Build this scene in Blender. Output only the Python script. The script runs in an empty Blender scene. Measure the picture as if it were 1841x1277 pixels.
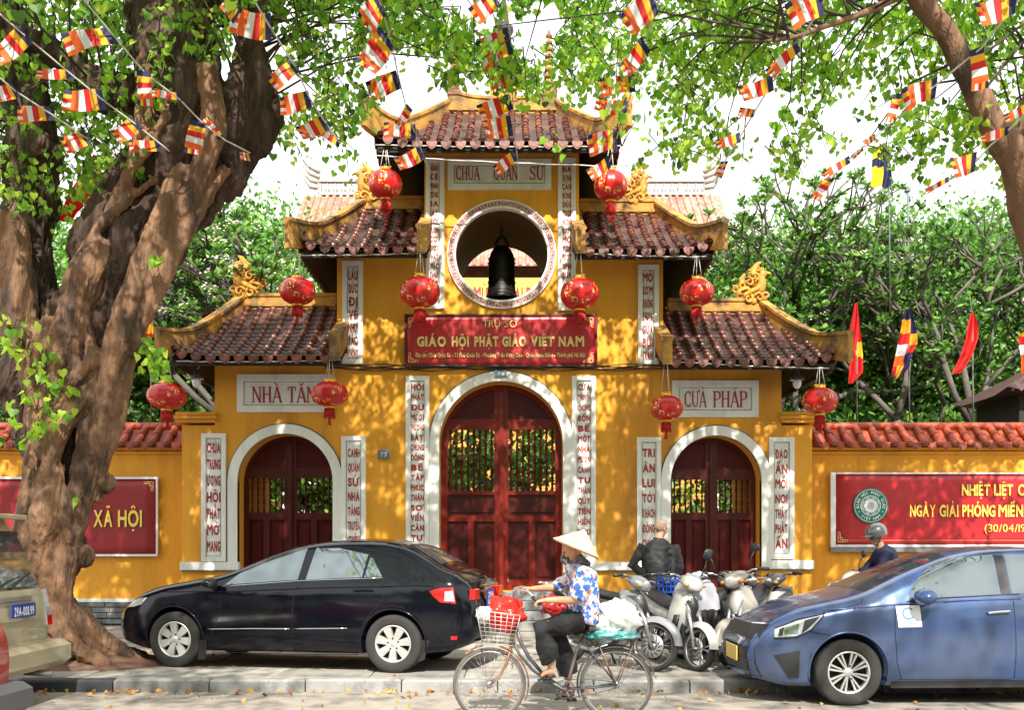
import bpy, bmesh, math, random
from mathutils import Vector, Matrix, Euler, noise
from mathutils.geometry import tessellate_polygon
R = math.radians
PI = math.pi
SC = bpy.context.scene
COL = SC.collection
# ------------------------------------------------------------------ camera
EYE = 1.5
cd = bpy.data.cameras.new('camera'); cam = bpy.data.objects.new('camera', cd); COL.objects.link(cam)
cam.location = (0, 0, EYE); cam.rotation_euler = (R(90), 0, 0)
cd.sensor_width = 36; cd.lens = 36.96; cd.shift_y = 0.1882; cd.clip_end = 600; cd.clip_start = .1
SC.camera = cam
# ------------------------------------------------------------------ sky, sun, exposure
SUN_EL, SUN_AZ = 43.0, 6.0          # height above the horizon; degrees to the right of straight behind the camera
wd = bpy.data.worlds.new('World'); SC.world = wd; wd.use_nodes = True
wn = wd.node_tree; wn.nodes.clear()
wo = wn.nodes.new('ShaderNodeOutputWorld'); wb = wn.nodes.new('ShaderNodeBackground')
sky = wn.nodes.new('ShaderNodeTexSky'); sky.sky_type = 'NISHITA'; sky.sun_disc = False
sky.sun_elevation = R(SUN_EL); sky.sun_rotation = R(180 - SUN_AZ)
sky.air_density = 1.0; sky.dust_density = 3.0; sky.ozone_density = 1.0
mx = wn.nodes.new('ShaderNodeMix'); mx.data_type = 'RGBA'
# thin bright overcast veil over the whole sky, a little uneven
tc = wn.nodes.new('ShaderNodeTexCoord'); nz = wn.nodes.new('ShaderNodeTexNoise'); nz.inputs['Scale'].default_value = 2.2
nz.inputs['Detail'].default_value = 6; nz.inputs['Roughness'].default_value = .6
rp = wn.nodes.new('ShaderNodeMapRange'); rp.inputs[1].default_value = .3; rp.inputs[2].default_value = .6
rp.inputs[3].default_value = .78; rp.inputs[4].default_value = 1.0
wn.links.new(tc.outputs['Generated'], nz.inputs['Vector']); wn.links.new(nz.outputs['Fac'], rp.inputs[0])
wn.links.new(rp.outputs[0], mx.inputs[0])
wn.links.new(sky.outputs[0], mx.inputs[6]); mx.inputs[7].default_value = (10.2, 10.3, 10.4, 1)
wn.links.new(mx.outputs[2], wb.inputs[0]); wb.inputs[1].default_value = 0.088
wn.links.new(wb.outputs[0], wo.inputs[0])
sl = bpy.data.lights.new('sun', 'SUN'); sl.energy = 4.6; sl.angle = R(.55); sl.color = (1, .95, .86)
sun = bpy.data.objects.new('sun', sl); COL.objects.link(sun); sun.location = (0, -20, 30)
sdir = Vector((math.sin(R(SUN_AZ)) * math.cos(R(SUN_EL)), -math.cos(R(SUN_AZ)) * math.cos(R(SUN_EL)), math.sin(R(SUN_EL))))
sun.rotation_euler = sdir.to_track_quat('Z', 'Y').to_euler()
vs = SC.view_settings
vs.view_transform = 'Standard'; vs.look = 'None'; vs.exposure = 1.0; vs.gamma = 1; vs.use_curve_mapping = False
SC.cycles.max_bounces = 8; SC.cycles.diffuse_bounces = 3; SC.cycles.glossy_bounces = 3
SC.cycles.transparent_max_bounces = 8; SC.cycles.transmission_bounces = 4
SC.cycles.use_denoising = True
SC.cycles.caustics_reflective = False; SC.cycles.caustics_refractive = False
# ------------------------------------------------------------------ projection helpers: photograph pixel at a distance -> place
F, CX, HY = 1890.0, 920.5, 985.0
def gx(px, Y): return (px - CX) * Y / F
def gz(py, Y): return EYE + (HY - py) * Y / F
def P(px, py, Y): return Vector((gx(px, Y), Y, gz(py, Y)))
def lerp(a, b, t): return a + (b - a) * t
# ------------------------------------------------------------------ materials
MATS = {}
def mat(name, col, rough=.6, metal=0, var=.15, scale=6, bump=0, col2=None, spec=.5, coat=0, rnd=0, c2amt=.5, streak=False, trans=0, bscale=None, bdist=.02, thresh=(.45, .6), flat=False):
    if name in MATS: return MATS[name]
    m = bpy.data.materials.new(name); m.use_nodes = True; MATS[name] = m
    nt = m.node_tree; N = nt.nodes; L = nt.links; b = N['Principled BSDF']
    b.inputs['Roughness'].default_value = rough; b.inputs['Metallic'].default_value = metal
    b.inputs['Specular IOR Level'].default_value = spec
    if coat: b.inputs['Coat Weight'].default_value = coat; b.inputs['Coat Roughness'].default_value = .04
    c = (*col, 1)
    m.diffuse_color = c
    if flat and not bump:
        b.inputs['Base Color'].default_value = c
    else:
        tcn = N.new('ShaderNodeTexCoord')
        vec = tcn.outputs['Object']
        if streak:
            mp = N.new('ShaderNodeMapping'); mp.inputs['Scale'].default_value = (1, 1, .18); L.new(vec, mp.inputs[0]); vec2 = mp.outputs[0]
        else: vec2 = vec
        n1 = N.new('ShaderNodeTexNoise'); n1.inputs['Scale'].default_value = scale; n1.inputs['Detail'].default_value = 6; n1.inputs['Roughness'].default_value = .62
        L.new(vec2, n1.inputs['Vector'])
        mr = N.new('ShaderNodeMapRange'); mr.inputs[1].default_value = .25; mr.inputs[2].default_value = .75
        mr.inputs[3].default_value = 1 - var; mr.inputs[4].default_value = 1 + var
        L.new(n1.outputs['Fac'], mr.inputs[0])
        cur = None
        if col2:
            n2 = N.new('ShaderNodeTexNoise'); n2.inputs['Scale'].default_value = scale * .37; n2.inputs['Detail'].default_value = 8; n2.inputs['Roughness'].default_value = .7
            L.new(vec2, n2.inputs['Vector'])
            m2 = N.new('ShaderNodeMapRange'); m2.inputs[1].default_value = thresh[0]; m2.inputs[2].default_value = thresh[1]; m2.inputs[3].default_value = 0; m2.inputs[4].default_value = c2amt
            L.new(n2.outputs['Fac'], m2.inputs[0])
            x = N.new('ShaderNodeMix'); x.data_type = 'RGBA'; L.new(m2.outputs[0], x.inputs[0]); x.inputs[6].default_value = c; x.inputs[7].default_value = (*col2, 1)
            cur = x.outputs[2]
        hs = N.new('ShaderNodeHueSaturation')
        if cur: L.new(cur, hs.inputs['Color'])
        else: hs.inputs['Color'].default_value = c
        val = mr.outputs[0]
        if rnd:
            oi = N.new('ShaderNodeObjectInfo'); r2 = N.new('ShaderNodeMapRange'); r2.inputs[3].default_value = 1 - rnd; r2.inputs[4].default_value = 1 + rnd
            L.new(oi.outputs['Random'], r2.inputs[0]); mu = N.new('ShaderNodeMath'); mu.operation = 'MULTIPLY'; L.new(val, mu.inputs[0]); L.new(r2.outputs[0], mu.inputs[1]); val = mu.outputs[0]
        L.new(val, hs.inputs['Value']); L.new(hs.outputs[0], b.inputs['Base Color'])
        r3 = N.new('ShaderNodeMapRange'); r3.inputs[3].default_value = max(.02, rough - .1 * min(1, rough * 2)); r3.inputs[4].default_value = min(1, rough + .1)
        L.new(n1.outputs['Fac'], r3.inputs[0]); L.new(r3.outputs[0], b.inputs['Roughness'])
        if bump:
            n3 = N.new('ShaderNodeTexNoise'); n3.inputs['Scale'].default_value = bscale or scale * 6; n3.inputs['Detail'].default_value = 8
            L.new(vec2, n3.inputs['Vector'])
            bp = N.new('ShaderNodeBump'); bp.inputs['Strength'].default_value = bump; bp.inputs['Distance'].default_value = bdist
            L.new(n3.outputs['Fac'], bp.inputs['Height']); L.new(bp.outputs[0], b.inputs['Normal'])
    if trans:
        tr = N.new('ShaderNodeBsdfTranslucent'); ms = N.new('ShaderNodeMixShader'); ms.inputs[0].default_value = trans
        src = b.inputs['Base Color'].links[0].from_socket if b.inputs['Base Color'].links else None
        if src: L.new(src, tr.inputs[0])
        else: tr.inputs[0].default_value = c
        L.new(b.outputs[0], ms.inputs[1]); L.new(tr.outputs[0], ms.inputs[2]); L.new(ms.outputs[0], N['Material Output'].inputs[0])
    return m
# ------------------------------------------------------------------ mesh helpers
WL = {}
class MB:
    def __init__(s): s.v = []; s.f = []; s.m = []; s.s = []
    def add(s, V, Fc, mi=0, smooth=False, M=None):
        n = len(s.v)
        if M is not None: V = [M @ Vector(v) for v in V]
        s.v.extend([tuple(v) for v in V])
        for f in Fc: s.f.append([i + n for i in f]); s.m.append(mi); s.s.append(smooth)
    def box(s, c, size, mi=0, M=None, rz=0, bev=0):
        x, y, z = size[0] / 2, size[1] / 2, size[2] / 2
        if bev:
            b = min(bev, x * .45, y * .45, z * .45); V = []
            for sz in (-1, 1):
                for (fx, fy, fz) in ((0, 0, -b),) :
                    pass
            # chamfered box as three stacked rings top and bottom
            def ring(ix, iy, zz): return [(ix, -iy, zz), (ix, iy, zz), (-ix, iy, zz), (-ix, -iy, zz)]
            V = ring(x - b, y - b, -z) + ring(x, y, -z + b) + ring(x, y, z - b) + ring(x - b, y - b, z)
            Fc = [[3, 2, 1, 0], [12, 13, 14, 15]]
            for k in range(3):
                for i in range(4): Fc.append([k * 4 + i, k * 4 + (i + 1) % 4, k * 4 + 4 + (i + 1) % 4, k * 4 + 4 + i])
        else:
            V = [(sx * x, sy * y, sz * z) for sz in (-1, 1) for sy in (-1, 1) for sx in (-1, 1)]
            Fc = [[0, 2, 3, 1], [4, 5, 7, 6], [0, 1, 5, 4], [2, 6, 7, 3], [0, 4, 6, 2], [1, 3, 7, 5]]
        T = Matrix.Translation(Vector(c)) @ Matrix.Rotation(rz, 4, 'Z')
        if M is not None: T = M @ T
        s.add(V, Fc, mi, False, T)
    def loft(s, rings, mi=0, smooth=True, cap=True, closed=True, M=None):
        n = len(rings[0]); V = [p for r in rings for p in r]; Fc = []
        for k in range(len(rings) - 1):
            for i in range(n if closed else n - 1):
                Fc.append([k * n + i, k * n + (i + 1) % n, (k + 1) * n + (i + 1) % n, (k + 1) * n + i])
        if cap and closed:
            Fc.append(list(range(n))[::-1]); Fc.append([(len(rings) - 1) * n + i for i in range(n)])
        s.add(V, Fc, mi, smooth, M)
    def tube(s, pts, r, seg=8, mi=0, smooth=True, cap=True, M=None, flat=1.0, up=None, jit=0):
        pts = [Vector(p) for p in pts]; n = len(pts)
        if not hasattr(r, '__len__'): r = [r] * n
        rings = []; prev = None
        for i, p in enumerate(pts):
            t = (pts[min(i + 1, n - 1)] - pts[max(i - 1, 0)])
            t = t.normalized() if t.length > 1e-9 else Vector((0, 0, 1))
            if prev is None:
                a = Vector(up) if up else (Vector((0, 0, 1)) if abs(t.z) < .9 else Vector((1, 0, 0)))
            else: a = prev
            u = (a - t * a.dot(t))
            u = u.normalized() if u.length > 1e-6 else t.orthogonal().normalized()
            w = t.cross(u); prev = u
            ri = r[i]
            ra, rb = (ri if hasattr(ri, '__len__') else (ri, ri * flat))
            ring = []
            for k in range(seg):
                an = 2 * PI * k / seg
                q = 1.0
                if jit: q = 1 + jit * noise.noise(Vector((p.x * 3 + math.cos(an) * 1.3, p.z * 2.2 + p.y, math.sin(an) * 1.3 + p.x)))
                ring.append(p + w * (math.cos(an) * rb * q) + u * (math.sin(an) * ra * q))
            rings.append(ring)
        s.loft(rings, mi, smooth, cap, True, M)
    def lathe(s, prof, seg=24, mi=0, smooth=True, M=None, cap=False, arc=2 * PI):
        # prof: (radius, height) turned about Z
        full = arc > 6.28
        k = seg if full else seg + 1
        rings = [[(r * math.cos(arc * i / seg), r * math.sin(arc * i / seg), z) for i in range(k)] for r, z in prof]
        s.loft(rings, mi, smooth, cap, full, M)
    def ell(s, c, rad, seg=12, rings=8, mi=0, M=None):
        pr = []
        for i in range(rings + 1):
            a = -PI / 2 + PI * i / rings
            pr.append([(c[0] + rad[0] * max(.001, math.cos(a)) * math.cos(2 * PI * k / seg), c[1] + rad[1] * max(.001, math.cos(a)) * math.sin(2 * PI * k / seg), c[2] + rad[2] * math.sin(a)) for k in range(seg)])
        s.loft(pr, mi, True, False, True, M)
    def prism(s, outer, d0, d1, plane='XZ', holes=(), mi=0, M=None, back=True, rim_mi=None, smooth_rim=False):
        # flat outline (2D) with holes, given thickness from d0 to d1 along the remaining axis
        loops = [list(outer)] + [list(h) for h in holes]
        tri = tessellate_polygon([[Vector((a, b, 0)) for a, b in lp] for lp in loops])
        flatp = [p for lp in loops for p in lp]
        def to(p, d):
            if plane == 'XZ': return (p[0], d, p[1])
            if plane == 'XY': return (p[0], p[1], d)
            return (d, p[0], p[1])
        V = [to(p, d0) for p in flatp] + [to(p, d1) for p in flatp]; n = len(flatp)
        Fc = [list(t) for t in tri]
        if back: Fc += [[i + n for i in t][::-1] for t in tri]
        s.add(V, Fc, mi, False, M)
        rim = []; o = 0
        for lp in loops:
            k = len(lp)
            for i in range(k): rim.append([o + i, o + (i + 1) % k, o + (i + 1) % k + n, o + i + n])
            o += k
        s.add(V, rim, mi if rim_mi is None else rim_mi, smooth_rim, M)
    def build(s, name, mats, parent=None, world=True, fixn=True, loc=None):
        me = bpy.data.meshes.new(name)
        off = WL.get(parent.name, Vector((0, 0, 0))) if (parent is not None and world) else Vector((0, 0, 0))
        me.from_pydata([(v[0] - off[0], v[1] - off[1], v[2] - off[2]) for v in s.v], [], s.f)
        if not isinstance(mats, (list, tuple)): mats = [mats]
        for m in mats: me.materials.append(m)
        me.polygons.foreach_set('material_index', s.m); me.polygons.foreach_set('use_smooth', s.s)
        me.update()
        if fixn:
            bm = bmesh.new(); bm.from_mesh(me); bmesh.ops.recalc_face_normals(bm, faces=bm.faces); bm.to_mesh(me); bm.free()
        o = bpy.data.objects.new(name, me); COL.objects.link(o)
        if parent is not None: o.parent = parent
        WL[o.name] = off if world else Vector((0, 0, 0))
        if parent is None: WL[o.name] = Vector((0, 0, 0))
        if loc is not None: o.location = Vector(loc) - off
        return o
def tag(o, label=None, cat=None, group=None, kind=None):
    if label: o['label'] = label
    if cat: o['category'] = cat
    if group: o['group'] = group
    if kind: o['kind'] = kind
    return o
def thing(name, label, cat, loc=(0, 0, 0), rz=0, group=None):
    o = bpy.data.objects.new(name, None); COL.objects.link(o); o.location = loc; o.rotation_euler = (0, 0, rz)
    o.empty_display_size = .2
    WL[o.name] = Vector(loc)
    return tag(o, label, cat, group)
def inst(src_mesh, name, parent, loc, rot=(0, 0, 0), scl=(1, 1, 1)):
    # one more piece sharing the mesh of its like
    o = bpy.data.objects.new(name, src_mesh); COL.objects.link(o)
    off = WL.get(parent.name, Vector((0, 0, 0))) if parent is not None else Vector((0, 0, 0))
    o.parent = parent; o.location = Vector(loc) - off; o.rotation_euler = rot; o.scale = scl
    return o
def instM(src_mesh, name, parent, M):
    o = bpy.data.objects.new(name, src_mesh); COL.objects.link(o)
    off = WL.get(parent.name, Vector((0, 0, 0))) if parent is not None else Vector((0, 0, 0))
    if parent is not None: o.parent = parent
    o.matrix_basis = Matrix.Translation(-off) @ M
    return o
def mesh_of(mb, name, mats, fixn=True):
    me = bpy.data.meshes.new(name); me.from_pydata(mb.v, [], mb.f)
    if not isinstance(mats, (list, tuple)): mats = [mats]
    for m in mats: me.materials.append(m)
    me.polygons.foreach_set('material_index', mb.m); me.polygons.foreach_set('use_smooth', mb.s); me.update()
    if fixn:
        bm = bmesh.new(); bm.from_mesh(me); bmesh.ops.recalc_face_normals(bm, faces=bm.faces); bm.to_mesh(me); bm.free()
    return me
def evalmesh(o):
    bpy.context.view_layer.update()
    return bpy.data.meshes.new_from_object(o.evaluated_get(bpy.context.evaluated_depsgraph_get()))
def displace(me, fn, off=Vector((0, 0, 0))):
    N_ = [v.normal.copy() for v in me.vertices]; C_ = [v.co.copy() for v in me.vertices]; out = []
    for c, n in zip(C_, N_): out.extend(c + n * fn(c + off))
    me.vertices.foreach_set('co', out); me.update()
def fuse(mb, name, m, parent, voxel, wrinkle=0, wf=6, smooth=2):
    tmp = mesh_of(mb, 'tmp', m); o = bpy.data.objects.new(name, tmp); COL.objects.link(o)
    md = o.modifiers.new('r', 'REMESH'); md.mode = 'VOXEL'; md.voxel_size = voxel; md.use_smooth_shade = True
    ms = o.modifiers.new('s', 'SMOOTH'); ms.iterations = smooth; ms.factor = .5
    me = evalmesh(o); o.modifiers.clear(); bpy.data.meshes.remove(o.data) if False else None; o.data = me
    off = WL.get(parent.name, Vector((0, 0, 0))) if parent else Vector((0, 0, 0))
    if wrinkle: displace(me, lambda c: wrinkle * noise.fractal(c * wf, 1, 2, 4))
    me.transform(Matrix.Translation(-off))
    o.parent = parent; WL[o.name] = off
    if not me.materials: me.materials.append(m)
    for p in me.polygons: p.use_smooth = True
    return o
def arc_pts(cx, cz, r, a0, a1, n, rz=None):
    rz = rz or r
    return [(cx + r * math.cos(lerp(a0, a1, i / n)), cz + rz * math.sin(lerp(a0, a1, i / n))) for i in range(n + 1)]
# --- lettering: outline of a word, stretched to a box -------------------------------------------------
_tc = bpy.data.curves.new('lettering_source', 'FONT'); _tc.resolution_u = 3; _to = bpy.data.objects.new('lettering_source', _tc); COL.objects.link(_to)
TXT = {}
import unicodedata
GLY = {}
def glyph(ch, bold):
    k = (ch, bold)
    if k in GLY: return GLY[k]
    d = unicodedata.normalize('NFD', ch); marks = d[1:]; horn = '\u031b' in marks; bar = ch in 'Đđ'
    base = {'Đ': 'D', 'đ': 'd'}.get(d[0], d[0])
    if base == 'M':
        w = .10 + bold * 2; V = []; Fc = []
        for q in ([(0, 0), (w, 0), (w, .7), (0, .7)], [(.68, 0), (.68 + w, 0), (.68 + w, .7), (.68, .7)], [(w, .7), (w, .7 - w * 1.3), (.34 + w / 2, .18), (.34 + w / 2, .18 + w * 1.5)], [(.68, .7), (.68, .7 - w * 1.3), (.34 + w / 2, .18), (.34 + w / 2, .18 + w * 1.5)]):
            Fc.append([len(V) + k for k in range(4)]); V += [(a, b + (0 if b == 0 else bold) - (bold if b == 0 else 0)) for a, b in q]
    else:
        _tc.body = base if base != 'i' or not marks.strip('\u0323') else '\u0131'; _tc.offset = bold
        me = evalmesh(_to)
        V = [(v.co.x, v.co.y) for v in me.vertices]; Fc = [list(p.vertices) for p in me.polygons]; bpy.data.meshes.remove(me)
    # tone and vowel marks drawn as small strokes
    xs0 = [v[0] for v in V]; mxc = (min(xs0) + max(xs0)) / 2; tz = (.76 if base == base.upper() else (.80 if base in 'i' else .57)) + bold; t_ = .062 + bold * .9
    def mk_(ax, az, bx_, bz_):
        dx, dz = bx_ - ax, bz_ - az; L_ = math.hypot(dx, dz); nx_, nz_ = -dz / L_ * t_ / 2, dx / L_ * t_ / 2
        n = len(V); V.extend([(ax + nx_, az + nz_), (bx_ + nx_, bz_ + nz_), (bx_ - nx_, bz_ - nz_), (ax - nx_, az - nz_)]); Fc.append([n, n + 1, n + 2, n + 3])
    hat = '\u0302' in marks; bre = '\u0306' in marks
    if hat: mk_(mxc - .15, tz, mxc, tz + .11); mk_(mxc, tz + .11, mxc + .15, tz)
    if bre: mk_(mxc - .14, tz + .10, mxc - .07, tz + .01); mk_(mxc - .07, tz + .01, mxc + .07, tz + .01); mk_(mxc + .07, tz + .01, mxc + .14, tz + .10)
    tx, tzz = (mxc + .20, tz + .09) if hat else (mxc, tz + .10) if bre else (mxc, tz)
    if '\u0301' in marks: mk_(tx - .05, tzz, tx + .09, tzz + .13)
    if '\u0300' in marks: mk_(tx - .09, tzz + .13, tx + .05, tzz)
    if '\u0309' in marks: mk_(tx - .05, tzz + .13, tx + .06, tzz + .13); mk_(tx + .06, tzz + .14, tx, tzz + .01)
    if '\u0303' in marks: mk_(tx - .14, tzz + .03, tx - .05, tzz + .09); mk_(tx - .05, tzz + .09, tx + .05, tzz + .04); mk_(tx + .05, tzz + .04, tx + .14, tzz + .10)
    if '\u0323' in marks: mk_(mxc - .075, -.145 - bold, mxc + .075, -.145 - bold)
    V0 = [v for v in V if True]
    if marks.replace('\u031b', ''): pass
    x0, x1 = min(xs0), max(xs0)
    up = base == base.upper()
    if horn:
        n = len(V); t = .7 if up else .5; w = .085 + bold
        V += [(x1 - .1, t - .06), (x1 + .02, t - .03), (x1 + .05, t + .07), (x1 + .05 + w, t + .07), (x1 + .04 + w, t - .05), (x1 - .04, t - .16)]
        Fc += [[n, n + 1, n + 4, n + 5], [n + 1, n + 2, n + 3, n + 4]]
    if bar:
        n = len(V)
        if up: V += [(x0 - .09, .31 - bold), (x0 + .26, .31 - bold), (x0 + .26, .38 + bold), (x0 - .09, .38 + bold)]
        else: V += [(x1 - .26, .56 - bold), (x1 + .08, .56 - bold), (x1 + .08, .62 + bold), (x1 - .26, .62 + bold)]
        Fc += [[n, n + 1, n + 2, n + 3]]
    xs = [v[0] for v in V]; x0, x1 = min(xs), max(xs)
    GLY[k] = ([(x - x0, z) for x, z in V], Fc, x1 - x0)
    return GLY[k]
def text_geo(s_, bold=.02):
    k = (s_, bold)
    if k not in TXT:
        V = []; Fc = []; x = 0
        for ch in s_:
            if ch == ' ': x += .3; continue
            v, f, w = glyph(ch, bold); n = len(V)
            V += [(a + x, b) for a, b in v]; Fc += [[i + n for i in q] for q in f]; x += w + .085
        xs = [v[0] for v in V]; ys = [v[1] for v in V]
        TXT[k] = (V, Fc, min(xs), max(xs), min(ys), max(ys))
    return TXT[k]
def put_text(mb, s_, x0, x1, zb, zt, y, mi=0, bold=.02, fitcap=True, M=None):
    """word s_ filling x0..x1; the capitals stand from zb to zt"""
    V, Fc, a, b, c, d = text_geo(s_, bold)
    cap0, cap1 = -bold, .70 + bold
    sx = (x1 - x0) / (b - a); sz = (zt - zb) / ((cap1 - cap0) if fitcap else (d - c)); z0 = cap0 if fitcap else c
    mb.add([((x - a) * sx + x0, y, (z - z0) * sz + zb) for x, z in V], Fc, mi, False, M)
# ------------------------------------------------------------------ shared materials
M_wall = mat('ochre_plaster', (.76, .345, .028), .85, var=.10, scale=1.9, bump=.25, bscale=30, col2=(.42, .17, .03), c2amt=.8, streak=True, thresh=(.50, .70))
M_ridge = mat('weathered_ochre', (.50, .25, .045), .85, var=.35, scale=5, bump=.5, col2=(.11, .075, .045), c2amt=.9, thresh=(.44, .60))
M_white = mat('white_limewash', (.80, .79, .75), .8, var=.07, scale=5, bump=.15, col2=(.40, .39, .36), c2amt=.5, streak=True, thresh=(.5, .7))
M_whitein = mat('white_board', (.77, .77, .74), .8, var=.05, scale=9, bump=.1, col2=(.5, .49, .46), c2amt=.4)
M_line = mat('dark_incised_line', (.12, .12, .11), .8, flat=True)
M_letter = mat('oxblood_lettering', (.34, .022, .016), .6, var=.3, scale=22)
M_tile = mat('glazed_roof_tile', (.085, .022, .018), .27, var=.35, scale=9, spec=.6, rnd=.55, col2=(.30, .12, .07), c2amt=.6, thresh=(.5, .6))
M_pan = mat('dusty_pan_tile', (.05, .02, .015), .6, var=.45, scale=7, col2=(.17, .08, .05), c2amt=.6)
M_drip = mat('terracotta_drip_tile', (.17, .05, .035), .55, var=.4, scale=12, rnd=.5, bump=.3, bscale=50)
M_captile = mat('orange_wall_tile', (.40, .065, .02), .5, var=.35, scale=8, rnd=.4, col2=(.16, .035, .02), c2amt=.7)
M_dark = mat('dark_timber', (.025, .016, .012), .8, var=.3)  # plain dark brown for soffits, rafters and the pavilion wall
M_wood = mat('lacquered_red_wood', (.15, .012, .007), .38, var=.3, scale=3, streak=True, spec=.25, col2=(.26, .022, .010), c2amt=.5)
M_wood2 = mat('dark_red_wood', (.075, .005, .004), .4, var=.3, scale=3, streak=True, spec=.2)
M_wood3 = mat('dark_door_panel_wood', (.065, .006, .004), .35, var=.35, scale=3, streak=True, spec=.3)
M_wood4 = mat('brown_red_door_wood', (.085, .010, .006), .38, var=.35, scale=3, streak=True, spec=.3, col2=(.05, .005, .004), c2amt=.6)
M_stone = mat('grey_blue_stone', (.13, .14, .15), .8, var=.35, scale=6, bump=.8, rnd=.25)
M_step = mat('grey_granite_step', (.25, .25, .24), .8, var=.2, scale=8, bump=.3)
M_gold = mat('gold_print', (.72, .42, .06), .35, metal=.5, flat=True)
M_orn = mat('gilded_ochre_stucco', (.62, .30, .035), .6, var=.3, scale=12, bump=.6, col2=(.22, .10, .02), c2amt=.7)
M_metal = mat('dull_steel', (.35, .35, .36), .4, metal=.8, var=.1)
M_wire = mat('black_cable', (.02, .02, .02), .6, flat=True)
M_wireg = mat('pale_wire', (.55, .55, .52), .5, flat=True)
# ================================================================== THE GATE
YF, YB = 18.3, 20.7                  # front and back of the gate
SF = F / YF
gate = thing('temple_gate', 'tall ochre temple gate with three arched red doorways, tiled roofs and a round bell opening', 'gate', (gx(900, YF), YF, .12))
PX = lambda x: gx(x, YF)
PZ = lambda y: gz(y, YF)
def arch_loop(cx, r, spring, base, n=28, k=1.0):
    return [(cx - r, base)] + [(cx - r * math.cos(PI * i / n), spring + r * k * math.sin(PI * i / n)) for i in range(n + 1)] + [(cx + r, base)]
GR = .12
doors = [(PX(901), 1.075, PZ(797), .74, 'centre'), (PX(513), .83, PZ(866), .50, 'left'), (PX(1287), .79, PZ(865), .50, 'right')]
OC = (PX(902), PZ(458)); OR = .82
outline = [(PX(327), GR - .1), (PX(327), PZ(765)), (PX(386), PZ(765)), (PX(386), PZ(622)), (PX(606), PZ(622)), (PX(606), PZ(437)), (PX(763), PZ(437)), (PX(763), PZ(253)),
           (PX(1041), PZ(253)), (PX(1041), PZ(437)), (PX(1192), PZ(437)), (PX(1192), PZ(622)), (PX(1405), PZ(622)), (PX(1405), PZ(765)), (PX(1460), PZ(765)), (PX(1460), GR - .1)]
holes = [arch_loop(c, r, s_, b) for c, r, s_, b, _ in doors] + [arc_pts(OC[0], OC[1], OR, 0, 2 * PI, 47)]
mb = MB(); mb.prism(outline, YF, YB, holes=holes)
gbody = mb.build('wall', M_wall, gate, fixn=True)
# mouldings
mb = MB()
for x0, x1 in ((320, 386), (1405, 1466)):
    for k, (dz, ex) in enumerate(((0, .07), (.06, .11), (.13, .05))):
        a, b = PX(x0), PX(x1)
        mb.box(((a + b) / 2, YF + .3, PZ(758) + dz), (b - a + ex * (1 if k else .6), .62 + 2 * ex, .055))
mb.box(((PX(604) + PX(1194)) / 2, YF + .05, PZ(662)), (PX(1194) - PX(604), .16, .05))
mb.build('moulding', M_wall, gate)
for x0, x1, ya, yb in ((325, 430, 1011, 1026), (606, 776, 1011, 1026), (1026, 1196, 1011, 1026), (1380, 1462, 1008, 1024)):
    a, b = PX(x0), PX(x1); mb = MB()
    mb.box(((a + b) / 2, YF + .01, (PZ(ya) + PZ(yb)) / 2), (b - a, .13, PZ(ya) - PZ(yb)))
    mb.box(((a + b) / 2, YF - .055, PZ(yb) - .004), (b - a - .01, .05, .02), mi=1)
    mb.build('plinth_band', [M_white, M_line], gate)
# arch bands
for c, r, s_, b, nm in doors:
    w = .17 if nm == 'centre' else .165
    mb = MB()
    outer = arch_loop(c, r + w, s_, PZ(1020) if nm != 'centre' else PZ(1030)); inner = arch_loop(c, r, s_, PZ(1020) if nm != 'centre' else PZ(1030))
    ring = outer + inner[::-1]
    n = len(outer)
    V = []
    for (x, z) in outer: V.append((x, YF - .045, z))
    for (x, z) in inner: V.append((x, YF - .045, z))
    for (x, z) in outer: V.append((x, YF + .02, z))
    for (x, z) in inner: V.append((x, YF + .12, z))
    Fc = []
    for i in range(n - 1): Fc += [[i, i + 1, n + i + 1, n + i], [i, 2 * n + i, 2 * n + i + 1, i + 1], [n + i, n + i + 1, 3 * n + i + 1, 3 * n + i]]
    Fc += [[0, n, 3 * n, 2 * n], [n - 1, 3 * n - 1, 4 * n - 1, 2 * n - 1]]
    mb.add(V, Fc, 0)
    # thin dark joint round the band
    o2 = arch_loop(c, r + w + .022, s_, PZ(1020)); V = [(x, YF - .012, z) for x, z in outer] + [(x, YF - .012, z) for x, z in o2]
    mb.add(V, [[i, i + 1, n + i + 1, n + i] for i in range(n - 1)], 1)
    mb.build('door_arch', [M_white, M_line], gate, fixn=False)
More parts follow.
